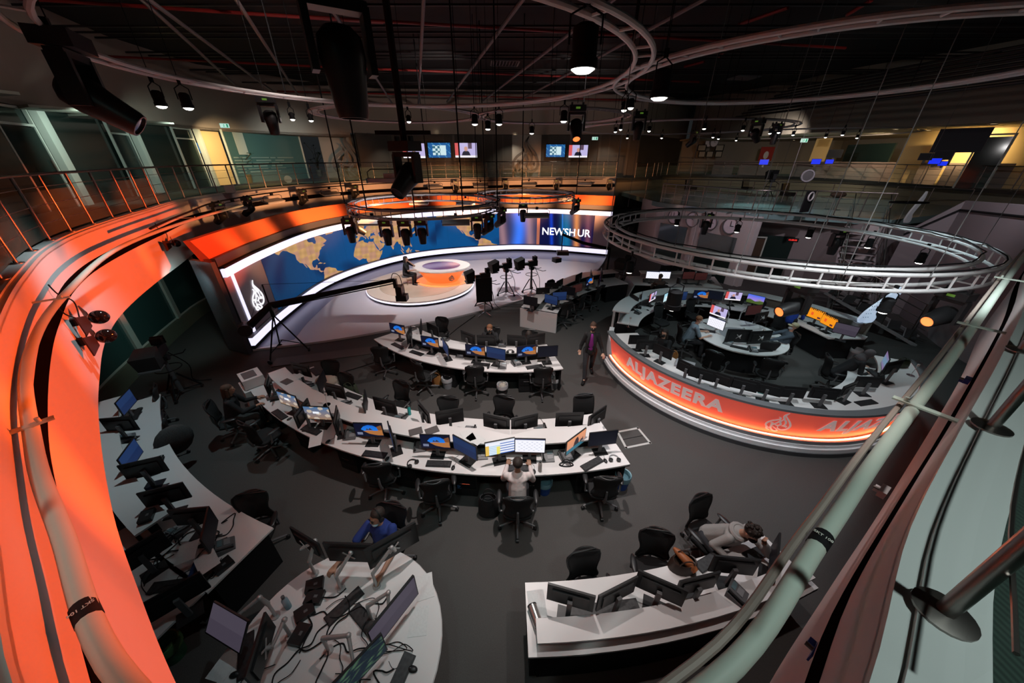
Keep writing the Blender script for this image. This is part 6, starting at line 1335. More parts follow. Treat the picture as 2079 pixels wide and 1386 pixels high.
# lamps below the studio trusses
hang(MVD, [(707, 448, 10, 'leftmost below the studio truss'), (782, 452, 0, 'left of three below studio truss'), (820, 452, 0, 'middle of three below studio truss'), (854, 450, 0, 'right of three below studio truss'), (968, 442, 0, 'right rim of studio truss'), (1062, 416, 0, 'below far studio truss')], 3.68, 'dark moving head, ')
hang(MVT, [(992, 440, 60, 'tilted at right rim of studio truss'), (1018, 428, 60, 'tilted, outermost right of studio truss'), (1170, 408, 40, 'tilted at right end of far studio truss'), (718, 440, -60, 'tilted at left end of studio truss')], 3.70, 'dark moving head, ')
hang(PNL, [(755, 438, 0, 'below studio truss, left'), (925, 438, 5, 'below studio truss, right'), (1090, 425, 0, 'below far studio truss'), (850, 402, 0, 'inside studio truss, left'), (945, 402, 0, 'inside studio truss, right'), (1150, 396, 10, 'inside far studio truss')], 3.72, 'wide panel lamp ')
def hang_rail(P, pts, what):
    for px, py, rz, lb in pts:
        p = min(bl, key=lambda q: abs(proj(q.x, q.y, 4.1)[0] - px) + (0 if q.y > 9 else 999)); tt = math.atan2(p.y - CY, p.x - CX); P.put((p.x, p.y, 4.06), tt - PI / 2 + R(rz) * .3, f'{what} {lb}', None)
bl = [p for q in (offset(EP, .75),) for a_, b_ in zip(q, q[1:]) for p in (a_, a_.lerp(b_, .25), a_.lerp(b_, .5), a_.lerp(b_, .75))]
hang_rail(PNL, [(470, 402, 25, 'leftmost, before balcony'), (552, 388, 20, 'second, before balcony'), (668, 374, 12, 'third, before balcony'), (882, 366, 5, 'fourth, before balcony'), (975, 364, 0, 'fifth, before balcony'), (1076, 363, 0, 'sixth, before balcony'), (1188, 365, -3, 'rightmost, before balcony')], 'panel lamp, ')
hang_rail(MVT, [(438, 395, -30, 'black, leftmost on the balcony rail'), (500, 392, 60, 'black, beside second panel lamp'), (612, 375, 30, 'black, left of the blue framed lamp'), (716, 366, 30, 'black, beneath the emblem panel'), (925, 362, 0, 'black, between fourth and fifth panel lamps'), (1028, 362, 0, 'black, between fifth and sixth panel lamps'), (1128, 362, 20, 'reddish, before rightmost panel lamp'), (1240, 366, 40, 'black, at right end of balcony rail')], 'moving head, ')
bl = offset(EP, .75); MB().tube([Vector((p.x, p.y, 4.16)) for p in bl[2:48]], .025, 8).build('lighting_bar', black, None, label='black lighting bar running before the far balcony front', cat='bar')
# lamps on the big ring truss
hang(CANL, [(1375, 600 - 18, 20, 'barn door unit over back of ring desk')], 3.55, 'black lamp, ')
hang(CANW, [(1377, 440, 0, 'under far side of big ring truss, left'), (1501, 452, 0, 'under far side of big ring truss, right'), (1282, 455, 0, 'left end of big ring truss, inner'), (1282, 525, 0, 'left end of big ring truss, low'), (1649, 462, 0, 'far side of big ring truss, by red clock'), (1772, 480, 0, 'far side of big ring truss, by stairs'), (1880, 508, 0, 'far side of big ring truss, right'), (1812, 598, 0, 'near side of big ring truss, boxy')], 3.52, 'lit black lamp, ')
hang(MVD, [(1437, 438, 0, 'long dark upright before the clocks'), (1706, 470, 10, 'long dark upright before the stairs')], 3.5, 'dark moving head, ')
x, y = at(1630, 583, 3.5); MVB.put((x, y, 3.5), R(-75), 'glowing orange moving head under big ring truss, left of two')
x, y = at(1940, 600, 3.5); MVB.put((x, y, 3.5), R(-75), 'glowing orange moving head under big ring truss, right of two')
# fan shaped lamps on the orange wall
def wall_lamp(px, py, label, z=3.45, n=1):
    x, y = at(px, py, z); k = min(range(len(EP)), key=lambda i: (Vector((EP[i].x, EP[i].y)) - Vector((x, y))).length); p = EP[k]; tt = (EP[k + 1] - EP[k - 1]).normalized(); nn_ = Vector((-tt.y, tt.x, 0))
    t = thing('wall_lamp', label, 'wall lamp', (p.x, p.y, z), math.atan2(nn_.y, nn_.x) + PI / 2)
    MB().box((0, -.03, 0), (.08, .05, .10)).build('wall_plate', black, t)
    MB().cyl((0, -.05, 0), (0, -.20, 0), .02).build('stem', black, t)
    MB().ball((0, -.27, 0), (.10, .11, .10), 16, 12).build('lamp_globe', mat('gloss_black', (.01, .008, .008), .08), t)
    for s in (-1, 1): MB().add([(s * .09, -.17, .08), (s * .30, -.10, .14), (s * .30, -.10, -.14), (s * .09, -.17, -.08), (s * .09, -.18, .08), (s * .30, -.115, .14), (s * .30, -.115, -.14), (s * .09, -.18, -.08)], [(0, 1, 2, 3), (7, 6, 5, 4), (0, 4, 5, 1), (1, 5, 6, 2), (2, 6, 7, 3), (3, 7, 4, 0)]).build('barn_door', mat('dark_red_leaf', (.03, .012, .01), .5), t)
    MB().tube(smoothpath([(0, -.1, .05), (.12, -.12, .25), (-.05, -.06, .42), (.02, -.02, .55)], 5), .008, 6).build('power_cable', black, t)
wall_lamp(190, 645, 'black globe wall lamp with open leaves on orange wall, upper of pair'); wall_lamp(165, 690, 'black globe wall lamp with open leaves on orange wall, lower of pair', 3.25); wall_lamp(298, 498, 'black globe wall lamp with open leaves alone on orange wall', 3.4)
for (px, py, lb, m_, z) in [(1682, 1345, 'blue clamp bracket on pale wall at lower right', mat('royal_blue_clamp', (.01, .05, .3), .4), 3.55), (1808, 1005, 'pale cleat on the pale right wall', wallw, 3.5), (1975, 775, 'small blue clamp high on the pale right wall', mat('royal_blue_clamp', (.01, .05, .3), .4), 3.55)]:
    x, y = at(px, py, z); k = min(range(len(EP)), key=lambda i: (Vector((EP[i].x, EP[i].y)) - Vector((x, y))).length); p = EP[k] * .5 + Vector((x, y, 0)) * .5
    small('wall_bracket', lb, 'bracket', (x - .02, y + .03, z), [('bracket_plate', MB().box((0, 0, 0), (.10, .04, .05)).box((.04, .02, -.03), (.03, .05, .04)), m_), ('bolt', MB().cyl((0, .02, 0), (0, .05, 0), .01), steel)], R(33))

# =============================================================== STUDIO CAMERAS
def studio_camera(px, py, rz, label, big=1.0, floor_z=0.0):
    x, y = at(px, py, floor_z); t = thing('studio_camera', label, 'camera', (x, y, floor_z), rz)
    for k in range(3):
        a = 2 * PI * k / 3 + .5; l = MB().tube([(.08 * math.cos(a), .08 * math.sin(a), .62), (.42 * math.cos(a), .42 * math.sin(a), .10)], .022, 6).tube([(0, 0, .16), (.42 * math.cos(a), .42 * math.sin(a), .10)], .016, 6).build('dolly_leg', black, t)
        MB().cyl((.42 * math.cos(a) - .02, .42 * math.sin(a), .05), (.42 * math.cos(a) + .02, .42 * math.sin(a), .05), .05, n=12).build('wheel', blackp, l)
    MB().cyl((0, 0, .12), (0, 0, .7), .06, .05).cyl((0, 0, .7), (0, 0, 1.05), .045).build('column', greyp, t)
    MB().tube([(.26 * math.cos(q), .26 * math.sin(q), .82) for q in [2 * PI * i / 20 for i in range(20)]], .012, 6, True).build('steering_ring', black, t)
    MB().box((0, 0, 1.12), (.16, .2, .12)).cyl((-.12, 0, 1.12), (.12, 0, 1.12), .08, n=14).build('pan_head', blackp, t)
    for s in (-1, 1): MB().tube([(s * .08, .05, 1.12), (s * .22, .45, .98), (s * .24, .6, 1.0)], .013, 6).build('pan_bar', black, t)
    MB().box((0, .05, 1.32), (.15, .42, .24)).cyl((0, -.16, 1.32), (0, -.36, 1.32), .075, n=14).build('camera_body', blackp, t)
    MB().box((0, .12, 1.53), (.22, .1, .16)).box((0, .2, 1.53), (.26, .02, .2)).build('viewfinder', black, t)
    h = MB(); h.add([(-.2, -.42, 1.2), (.2, -.42, 1.2), (.2, -.72, 1.16), (-.2, -.72, 1.16), (-.2, -.42, 1.62), (.2, -.42, 1.62), (.24, -.78, 1.50), (-.24, -.78, 1.50)], [(0, 1, 2, 3), (4, 7, 6, 5), (0, 4, 5, 1), (1, 5, 6, 2), (2, 6, 7, 3), (3, 7, 4, 0)]); h.build('prompter_hood', mat('hood_cloth', (.02, .02, .02), .9), t)
    MB().box((0, -.62, 1.14), (.4, .3, .03)).build('prompter_screen', greyp, t)
    MB().tube(smoothpath([(.1, .1, 1.2), (.3, .25, .7), (.2, .35, .2), (.5, .5, .02)], 5), .012, 6).build('camera_cable', black, t)
    return t
studio_camera(1028, 598, R(-62), 'studio camera with prompter hood on wheeled pedestal, middle of three by the platform', floor_z=.07)
studio_camera(1078, 592, R(-68), 'studio camera with prompter hood on pedestal, rightmost of three by the platform', floor_z=.07)
studio_camera(985, 622, R(-70), 'studio camera behind the tall black prompter board, leftmost of three')
studio_camera(372, 800, R(25), 'studio camera with prompter hood standing in shadow by the left glazing')
studio_camera(1262, 590, R(-40), 'dark studio camera by the far desk, under the big ring truss')
x, y = at(985, 640, 0); t = thing('prompter_stand', 'tall black flat panel on wheeled stand before the studio camera', 'stand', (x, y, 0), R(15))
MB().box((0, 0, 1.05), (.62, .06, .95)).build('flat_panel', black, t); MB().cyl((0, .05, .1), (0, .05, 1.2), .025).build('column', chrome, t)
for k in range(4): MB().tube([(0, .05, .14), (.35 * math.cos(k * PI / 2 + .6), .05 + .35 * math.sin(k * PI / 2 + .6), .04)], .018, 6).build('leg', chrome, t)
# ---- jib crane with camera head reaching to the presenter
bx, by = at(583, 718, 0); t = thing('camera_jib', 'long black camera crane on tripod reaching from the set end to the presenter', 'camera crane', (bx, by, 0)); B_ = Vector((bx, by, 0))
PV = Vector((0, 0, 1.55)); tip = Vector(at3(800, 568, 1.9)) - B_; tail = Vector(at3(498, 668, 1.25)) - B_
for k in range(3):
    a = 2 * PI * k / 3 + .3; l = MB().tube([(0, 0, 1.35), (.62 * math.cos(a), .62 * math.sin(a), .08)], .022, 6).tube([(0, 0, .5), (.5 * math.cos(a), .5 * math.sin(a), .3)], .014, 5).build('tripod_leg', black, t); MB().cyl((.62 * math.cos(a), .62 * math.sin(a), .06), (.66 * math.cos(a), .66 * math.sin(a), .06), .07, n=12).build('wheel', blackp, l)
MB().cyl((0, 0, 1.3), (0, 0, 1.7), .06).box((0, 0, 1.6), (.2, .2, .16)).build('pivot_head', blackp, t)
MB().tube([tail, PV + Vector((0, 0, .1)), tip], [.10, .10, .06], 8).build('main_arm', black, t)
MB().tube([tail + Vector((0, 0, -.14)), PV, tip + Vector((0, 0, -.12))], [.018] * 3, 6).build('lower_arm', blackp, t)
MB().tube([tail + Vector((.1, 0, .05)), PV + Vector((0, 0, .75)), tip], [.006] * 3, 5).cyl(PV, PV + Vector((0, 0, .75)), .02).build('tension_cable', black, t)
ax_ = (tip - tail).normalized(); sd = Vector((-ax_.y, ax_.x, 0)).normalized()
for q in (0, 1, 2): MB().cyl(tail + sd * (-.15 + q * .11), tail + sd * (-.06 + q * .11), .17, n=20).build('counterweight', blackp, t)
MB().box((tip + Vector((.02, 0, -.12)))[:], (.12, .12, .3)).box((tip + Vector((.16, -.05, -.35)))[:], (.2, .34, .32)).box((tip + Vector((.18, .0, -.62)))[:], (.36, .3, .2)).build('camera_head', blackp, t)
MB().tube(smoothpath([tip + Vector((-.1, 0, 0)), tip + Vector((0, 0, .22)), tip + Vector((.2, 0, .12)), tip + Vector((.25, 0, -.3))], 5), .012, 6).build('head_cable', black, t)
# ---- second crane head, far right of the studio
tp_ = Vector(at3(1140, 512, 1.9)); en = Vector(at3(1238, 505, 1.6)); t = thing('camera_jib', 'black crane arm with camera head in front of the right end of the video wall', 'camera crane', tp_)
MB().tube([Vector((0, 0, .75)), (en - tp_) * .4 + Vector((0, 0, .35)), en - tp_], [.05, .07, .07], 8).build('main_arm', black, t); MB().cyl((0, 0, 0), (0, 0, .95), .025).box((.05, 0, -.02), (.5, .34, .16)).box((-.2, -.1, -.3), (.3, .3, .18), rz=.5).build('camera_head', blackp, t)
e_ = en - tp_; MB().cyl(e_, (e_.x, e_.y, -tp_.z), .05).box((e_.x, e_.y, -tp_.z + .1), (.7, .7, .12), rz=.4).build('crane_pedestal', black, t)
# =============================================================== UPPER FLOOR THINGS
def tv(px, py, Y, w_, content, label, rz=0):
    p = atd(px, py, Y); t = thing('television', label, 'television', p, rz); MB().box((0, .03, 0), (w_ + .05, .06, w_ * .58 + .05)).build('television_case', black, t); display(content, w_, w_ * .58, -.002, t, 0); MB().box((0, .1, 0), (.3, .1, .3)).build('wall_mount', black, t)
tv(840, 306, 28.2, 1.6, 'news', 'wall television showing news presenter, first of three left of central panel'); tv(892, 305, 28.4, 1.62, 'graph', 'wall television showing blue graphic, centre of three, left of central panel'); tv(946, 305, 28.6, 1.6, 'news', 'wall television showing news presenter, last of three left of central panel')
tv(1128, 306, 29.1, 1.4, 'graph', 'wall television showing blue graphic right of central emblem panel'); tv(1174, 307, 29.1, 1.4, 'news', 'wall television showing news presenter right of central emblem panel')
for i, (px, py, Y, w_, c_) in enumerate([(62, 310, 12.5, .55, 'graph'), (248, 305, 18.0, .8, 'graph'), (392, 300, 21, .8, 'graph')]):
    p = atd(px, py, Y); t = thing('television', ['blue lit television behind the leftmost glass door', 'blue lit television behind the middle glass door', 'blue lit television behind glass door by yellow wall'][i], 'television', p, R(75)); MB().box((0, .03, 0), (w_ + .04, .05, w_ * .6 + .04)).build('television_case', black, t); display(c_, w_, w_ * .6, -.002, t, 0); MB().box((0, .08, 0), (.2, .06, .2)).build('wall_mount', black, t); MB().cyl((0, .1, ZF - p[2]), (0, .1, 0), .025).build('stand_pole', greyp, t)
def exit_sign(px, py, Y, label, s_=.3, rz=0):
    p = atd(px, py, Y); t = thing('exit_sign', label, 'sign', p, rz); MB().box((0, .02, 0), (s_ * 2, .04, s_)).build('sign_box', greyp, t)
    MB().box((0, -.004, 0), (s_ * 1.92, .006, s_ * .9)).build('sign_face', mat('exit_pale', (.5, .8, .7), .4, emit=(.55, .85, .75), es=.8), t)
    g = mat('exit_green', (.02, .3, .15), .4, emit=(.02, .35, .18), es=.6); m = MB(); m.ball((-.1 * s_, -.010, .25 * s_), (.09 * s_, .004, .09 * s_), 8, 6); MB_ = m
    MB_.tube([(-.1 * s_, -.01, .15 * s_), (-.15 * s_, -.01, -.08 * s_), (-.3 * s_, -.01, -.3 * s_)], .05 * s_, 5).tube([(-.15 * s_, -.01, -.08 * s_), (.0, -.01, -.3 * s_)], .045 * s_, 5).tube([(-.35 * s_, -.01, .05 * s_), (-.1 * s_, -.01, .1 * s_), (.08 * s_, -.01, -.02 * s_)], .035 * s_, 5)
    MB_.build('running_figure', g, t); MB().box((.55 * s_, -.01, 0), (.35 * s_, .004, .7 * s_)).build('doorway_symbol', g, t)
exit_sign(456, 255, 20.0, 'green and white exit sign over the yellow wall', .2, R(20)); exit_sign(1208, 281, 28.8, 'green exit sign high on the dark far wall', .22); exit_sign(1633, 285, 27, 'teal exit sign over the office by the yellow door', .25)
leafm = mat('leaf_green', (.03, .10, .03), .6, noise=.4); leafd = mat('leaf_dark', (.02, .06, .025), .6, noise=.4)
def plant(px, py, z, h, kind, label, pm):
    x, y = at(px, py, z); t = thing('potted_plant', label, 'plant', (x, y, z)); s_ = h
    MB().lathe([(0, 0), (.19, 0), (.24, .48), (.20, .48), (.19, .44), (0, .44)], 20).build('pot', pm, t)
    random.seed(int(px)); lf = MB(); st = MB()
    for k in range(16 if kind != 'palm' else 22):
        a = random.uniform(0, 6.28); r_ = random.uniform(.2, .55) * (1.3 if kind == 'palm' else 1); hh = .5 + random.uniform(.3, 1) * (h - .5); e_ = Vector((r_ * math.cos(a), r_ * math.sin(a), hh)); m_ = Vector((r_ * .35 * math.cos(a), r_ * .35 * math.sin(a), hh * .95))
        if kind == 'palm':
            P = smoothpath([(0, 0, .45), m_, e_ + Vector((0, 0, -.1))], 6); st.tube(P, .01, 4)
            for q, p_ in enumerate(P[3:]):
                for s in (-1, 1):
                    sd_ = Vector((-math.sin(a), math.cos(a), -.4)) * s * .22; lf.add([p_, p_ + sd_ * .5 + Vector((0, 0, .02)), p_ + sd_ + Vector((.03 * math.cos(a), .03 * math.sin(a), 0)), p_ + sd_ * .5 - Vector((0, 0, .03))], [(0, 1, 2, 3), (3, 2, 1, 0)])
        else:
            st.tube([(0, 0, .44), m_ * .8, e_], .012, 4)
            for q in range(4):
                b_ = random.uniform(0, 6.28); L_2 = .22; d_ = Vector((math.cos(b_), math.sin(b_), random.uniform(-.3, .5))); c_ = e_ + d_ * .03; w_ = Vector((-math.sin(b_), math.cos(b_), 0)) * .05
                lf.add([c_, c_ + d_ * L_2 * .5 + w_, c_ + d_ * L_2, c_ + d_ * L_2 * .5 - w_], [(0, 1, 2, 3), (3, 2, 1, 0)])
    st.build('stems', mat('stem_brown', (.06, .05, .02), .8), t, kind='stuff'); lf.build('foliage', leafm if kind != 'dark' else leafd, t, None, kind='stuff')
gold = mat('gold_planter', (.35, .25, .10), .35, metal=.7)
plant(506, 372, ZF, 1.7, 'leafy', 'small leafy plant in gold pot before the frosted glass office', gold)
plant(594, 362, ZF, 2.4, 'palm', 'wide feathery palm behind the frosted glass', gold)
plant(650, 358, ZF, 2.3, 'dark', 'dark bushy plant in pale pot by emblem panel', mat('pale_planter', (.3, .3, .26), .4))
a = at(470, 392, ZE); small('floodlight', 'pale boxy floodlight on the curb before yellow wall', 'lamp', (a[0], a[1], ZE), [('lamp_housing', MB().box((0, 0, .15), (.3, .18, .26)), mat('pale_housing', (.3, .3, .3), .5)), ('foot', MB().box((0, 0, .01), (.2, .2, .02)), greyp)], .4)
a = at(587, 372, ZF); small('round_fan', 'round beige fan lamp on floor before frosted glass office', 'fan', (a[0], a[1], ZF), [('fan_drum', MB().cyl((0, -.05, .22), (0, .05, .22), .2, n=24), mat('beige_drum', (.35, .28, .2), .5)), ('foot', MB().box((0, 0, .02), (.2, .14, .04)), greyp)], .7)
# downlights
dl = mat('downlight_glow', (.8, .8, .7), .4, emit=(1, .85, .6), es=6)
def downlight(px, py, z, label, grp):
    x, y = at(px, py, z); t = thing('downlight', label, 'downlight', (x, y, z), 0, grp); MB().lathe([(0, 0), (.09, 0), (.09, -.012), (0, -.012)], 14).build('lens', dl, t); MB().lathe([(.09, .0), (.13, .0), (.13, -.02), (.09, -.02)], 16).build('trim_ring', greyp, t)
for (px, py) in [(667, 270), (749, 270), (886, 273), (974, 273), (1046, 274), (1113, 275)]: downlight(px, py, 6.95, 'small recessed downlight along the far dark wall', 'downlights along the far dark wall')
for (px, py) in [(1382, 280), (1479, 282), (1529, 283), (1612, 285), (1818, 263), (1885, 265), (1949, 268), (1993, 269), (2017, 252), (2077, 271)]: downlight(px, py, 6.79, 'small recessed downlight in the office ceiling', 'downlights in the office ceiling')
# ---- office wall things
def frame(px, py, Y, w_, h_, m_, label, name='picture_frame', cat='picture'):
    p = atd(px, py, Y); t = thing(name, label, cat, p, R(-8)); MB().box((0, .015, 0), (w_, .03, h_)).build('frame', black if name == 'picture_frame' else m_, t); MB().box((0, -.003, 0), (w_ * .8, .006, h_ * .8)).build('picture_sheet', m_, t)
cream = mat('cream_print', (.35, .31, .25), .6)
for i, (px, py) in enumerate([(1425, 300), (1461, 300), (1425, 313), (1441, 313), (1459, 313)]): frame(px, py, 35.2, .75 if i < 2 else .6, .5, cream, ['small framed print on the office wall under clocks, left', 'small framed print on office wall under clocks, right', 'lower row framed print, left one of three', 'lower row framed print, middle one of three', 'lower row framed print, right one of three'][i])
def clock(p, r, rz, label, parent=None):
    t = thing('wall_clock', label, 'clock', p, rz); MB().tube([(r * math.cos(a), -.02, r * math.sin(a)) for a in [2 * PI * i / 28 for i in range(28)]], r * .09, 6, True).build('clock_rim', greyp if r > .28 else black, t)
    MB().cyl((0, 0, 0), (0, -.02, 0), r * .96, n=28).build('clock_face', mat('clock_white', (.72, .68, .75), .5), t); MB().box((0, -.03, r * .3), (.02, .008, r * .6)).box((r * .2, -.03, 0), (r * .45, .008, .02)).build('clock_hands', black, t)
clock(atd(1440, 289, 35.2), .36, 0, 'dark rimmed wall clock in the office, left of two'); clock(atd(1450, 289, 35.1), .36, 0, 'dark rimmed wall clock in the office, right of two')
for i, (px, py) in enumerate([(1369, 440), (1411, 443), (1450, 449), (1485, 456)]):
    # on the clock wall
    q = ORD[i]; x0, y0 = 8.3, 20.6; x1, y1 = 10.7, 15.9; f_ = [.22, .44, .64, .83][i]; X, Y = x0 + (x1 - x0) * f_, y0 + (y1 - y0) * f_; d_ = math.atan2(y1 - y0, x1 - x0)
    clock((X - .03, Y - .03, 2.68), .36 if i != 2 else .33, d_, f'silver rimmed clock on pale wall, {q} of four from the left')
pstr = atd(1555, 315, 33.5); t = thing('poster', 'red poster with white oval mark near blue screens', 'poster', pstr, R(-10)); MB().box((0, 0, 0), (1.05, .03, 1.25)).build('red_sheet', mat('poster_red', (.30, .01, .01), .5), t); MB().ball((0, -.02, 0), (.2, .008, .3), 14, 8).build('oval_mark', white, t)
# glazing and door in the clock wall
cw = Vector((10.7 - 8.3, 15.9 - 20.6, 0)); cwn = cw.normalized(); cn = Vector((cwn.y, -cwn.x, 0)) * -1
if cn.dot(Vector((-1, -1, 0))) < 0: cn = -cn
def oncw(f_, z, o_=.04): p = Vector((8.3, 20.6, 0)) + cw * f_ + cn * o_; return (p.x, p.y, z)
drz = math.atan2(cw.y, cw.x)
struct('window_4', MB().box(oncw(.24, 1.25), (1.75, .03, 2.0), rz=drz), mat('meeting_room_glass', (.035, .06, .055), .1))
struct('window_5', MB().box(oncw(.74, 1.1), (1.9, .03, 2.2), rz=drz), glass_d)
struct('trim_20', MB().box(oncw(.24, 1.1, .06), (1.7, .01, .25), rz=drz), frost)
struct('trim_21', MB().box(oncw(.48, 1.5, .05), (.22, .06, 3.0), rz=drz), wallw)
# column and recess right of the clock wall
struct('wall_column', MB().box((10.95, 16.0, 1.6), (.32, .32, 3.2), rz=.4), wallw)
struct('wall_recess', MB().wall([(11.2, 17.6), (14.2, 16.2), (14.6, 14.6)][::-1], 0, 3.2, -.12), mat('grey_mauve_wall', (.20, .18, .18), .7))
struct('window_6', MB().box((12.5, 16.9, 1.1), (1.9, .04, 2.2), rz=-.44), glass_d)
struct('wall_stair', MB().wall([(14.6, 14.7), (15.4, 13.6), (20, 12.6)][::-1], 0, 3.2, -.12), mat('shade_wall', (.10, .09, .095), .7))  # stair wall in a darker mauve grey paint
struct('trim_22', MB().box((14.75, 14.3, 1.6), (.35, .35, 3.2), rz=.2), wallw)
d = bpy.data.objects.new('door_4', None); COL.objects.link(d); d['kind'] = 'structure'; d.location = (11.9, 17.1, 0); d.rotation_euler = (0, 0, -.44)
MB().box((-.45, 0, 1.05), (.06, .08, 2.1)).box((.45, 0, 1.05), (.06, .08, 2.1)).box((0, 0, 2.1), (.96, .08, .06)).build('door_frame', mull, d); MB().box((0, 0, 1.02), (.84, .04, 2.02)).build('door_leaf', wood, d)
p = Vector(at3(1609, 487, 2.35)); t = thing('digital_clock', 'small red digital clock sign on the grey wall', 'clock', p, R(-25)); MB().box((0, 0, 0), (.42, .06, .16)).build('clock_case', black, t); tx = up(text_mb('15:00:50', .09, .002, .001)); tx.v = [(x, y - .035, z) for x, y, z in tx.v]; tx.build('red_digits', mat('red_digits', (.5, .02, .02), .5, emit=(1, .04, .03), es=1.2), t)
# stairs with pale treads and steel rails
def stair(label, p0, p1, z0, z1, n, w_, side):
    t = thing('staircase', label, 'staircase', (p0[0], p0[1], z0)); A = Vector((0, 0, 0)); B = Vector((p1[0] - p0[0], p1[1] - p0[1], z1 - z0)); d_ = Vector((B.x, B.y, 0)).normalized(); s_ = Vector((-d_.y, d_.x, 0)) * side
    tm = mat('pale_tread_edge', (.30, .28, .29), .5)
    for k in range(n):
        c = A.lerp(B, (k + .5) / n); MB().box((c + s_ * w_ / 2)[:], (.30, w_, .04), rz=math.atan2(d_.y, d_.x)).build('tread', mat('dark_tread', (.03, .03, .032), .6), t); MB().box((c + s_ * w_ / 2 - d_ * .15)[:], (.03, w_, .05), rz=math.atan2(d_.y, d_.x)).build('nosing', tm, t)
    for q in (0, w_):
        P = [A + s_ * q, B + s_ * q]; MB().tube([P[0] + Vector((0, 0, -.1)), P[1] + Vector((0, 0, -.1))], .06, 4).build('stringer', tm, t)
        for h in (.95, .7, .45): MB().tube([P[0] + Vector((0, 0, h)), P[1] + Vector((0, 0, h))], .018 if h > .9 else .009, 6).build('handrail' if h > .9 else 'rod', steel, t)
        for k in range(4): c = P[0].lerp(P[1], (k + .3) / 3.6); MB().cyl(c + Vector((0, 0, -.1)), c + Vector((0, 0, .97)), .018, n=6).build('baluster', steel, t)
stair('open staircase with pale treads climbing behind the ring truss to the mezzanine', (12.6, 10.9), (15.6, 15.2), .1, 3.2, 15, 1.1, 1)
stair('lower open staircase beside the glowing white fin', (11.6, 12.0), (13.4, 9.9), 1.2, .1, 6, 1.0, 1)
# white glowing fin shaped stand and its twin on the mezzanine
def fin(loc, label, h, s_, m_, rz):
    t = thing('curved_fin', label, 'lectern', loc, rz); O = [(.0, 0), (.26, 0), (.30, .25), (.22, .5), (.30, .8), (.42, 1.15), (.46, 1.5), (.40, 1.78), (.30, 1.5), (.12, 1.0), (-.02, .55), (-.06, .2)]
    P = smoothpath([((x * (1.5 if s_ > .9 else 1) + (z * .12 if s_ > .9 else 0)) * s_, 0, z * h / 1.78) for x, z in O], 4); n = len(P); m = MB(); m.add([p + Vector((0, -.03, 0)) for p in P] + [p + Vector((0, .03, 0)) for p in P], [tuple(range(n)), tuple(range(2 * n - 1, n - 1, -1))] + [((i + 1) % n, i, n + i, n + (i + 1) % n) for i in range(n)]); m.build('fin_panel', m_, t)
    if s_ > .9:
        for r_ in range(7):
            for c_ in range(3):
                zz = (.3 + r_ * .18) * h / 1.78; xx = (.04 + r_ * .035 + c_ * .075) * s_; MB().cyl((xx, -.034, zz), (xx, -.028, zz), .012, n=8).build('round_hole', black, t)
    return t
fx, fy = at(1742, 655, .0); fin((*at(1742, 655, 1.1), 1.1), 'tall white glowing leaf shaped fin with rows of dots behind ring desk', 1.15, 1.0, mat('white_glow_fin', (.7, .75, .8), .3, emit=(.55, .72, .95), es=.55), R(5))
MB().cyl((*at(1742, 655, 1.1), 0), (*at(1742, 655, 1.1), 1.12), .12, n=12).build('fin_pedestal', greyl, None, label='grey round pedestal below the glowing white fin', cat='pedestal')
# mezzanine railings, table, camera, and right hand stair wall
mz = smoothpath([(8.3, 20.5, 0), (9.5, 18.2, 0), (10.75, 16.1, 0), (13.0, 15.95, 0), (15.2, 14.6, 0)], 4)
railing('steel rail with glass along the front edge of the mezzanine', mz, 3.3, .95, .8, rods=3)
railing('steel rail along the edge of the dim upper office floor', [Vector((p.x, p.y, 0)) for p in sp[3:]], ZF, 1.0, 1.3, rods=3, glass=True)
mz2 = smoothpath([(9.0, 25.0, 0), (13, 24, 0), (18, 20.5, 0), (20.5, 16.5, 0)], 4)
railing('rear steel rail across the middle of the mezzanine', mz2, 3.3, .95, 1.2, rods=3, glass=False)
fin((*at(1835, 452, 3.3), 3.3), 'white curved fin lectern with dark oval top on mezzanine edge', 1.1, .8, mat('dim_white_fin', (.45, .5, .52), .4), R(10))
MB().lathe([(0, 0), (.5, 0), (.5, .03), (0, .03)], 28, sx=1, sy=.45).build('oval_table_top', black, None, label='dark oval top on the mezzanine fin lectern', cat='table top').location = (at(1845, 412, 4.42)[0], at(1845, 412, 4.42)[1], 4.42)
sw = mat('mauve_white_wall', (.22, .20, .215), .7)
# white stair parapet at the right
q0 = at3(1838, 462, 3.2); f = MB()
W_ = [Vector(at3(1838, 470, 3.1)), Vector(at3(1960, 408, 4.2)), Vector(at3(2100, 418, 4.35)), Vector(at3(2200, 430, 4.35))]
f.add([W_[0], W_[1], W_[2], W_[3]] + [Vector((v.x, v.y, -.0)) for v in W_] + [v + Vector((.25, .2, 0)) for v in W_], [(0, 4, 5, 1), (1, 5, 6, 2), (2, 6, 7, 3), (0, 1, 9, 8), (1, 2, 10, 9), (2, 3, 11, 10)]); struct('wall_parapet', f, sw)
f = MB(); f.tube([v + Vector((-.03, -.03, -.28 if i else -.1)) for i, v in enumerate(W_)], .035, 5); struct('trim_23', f, black)
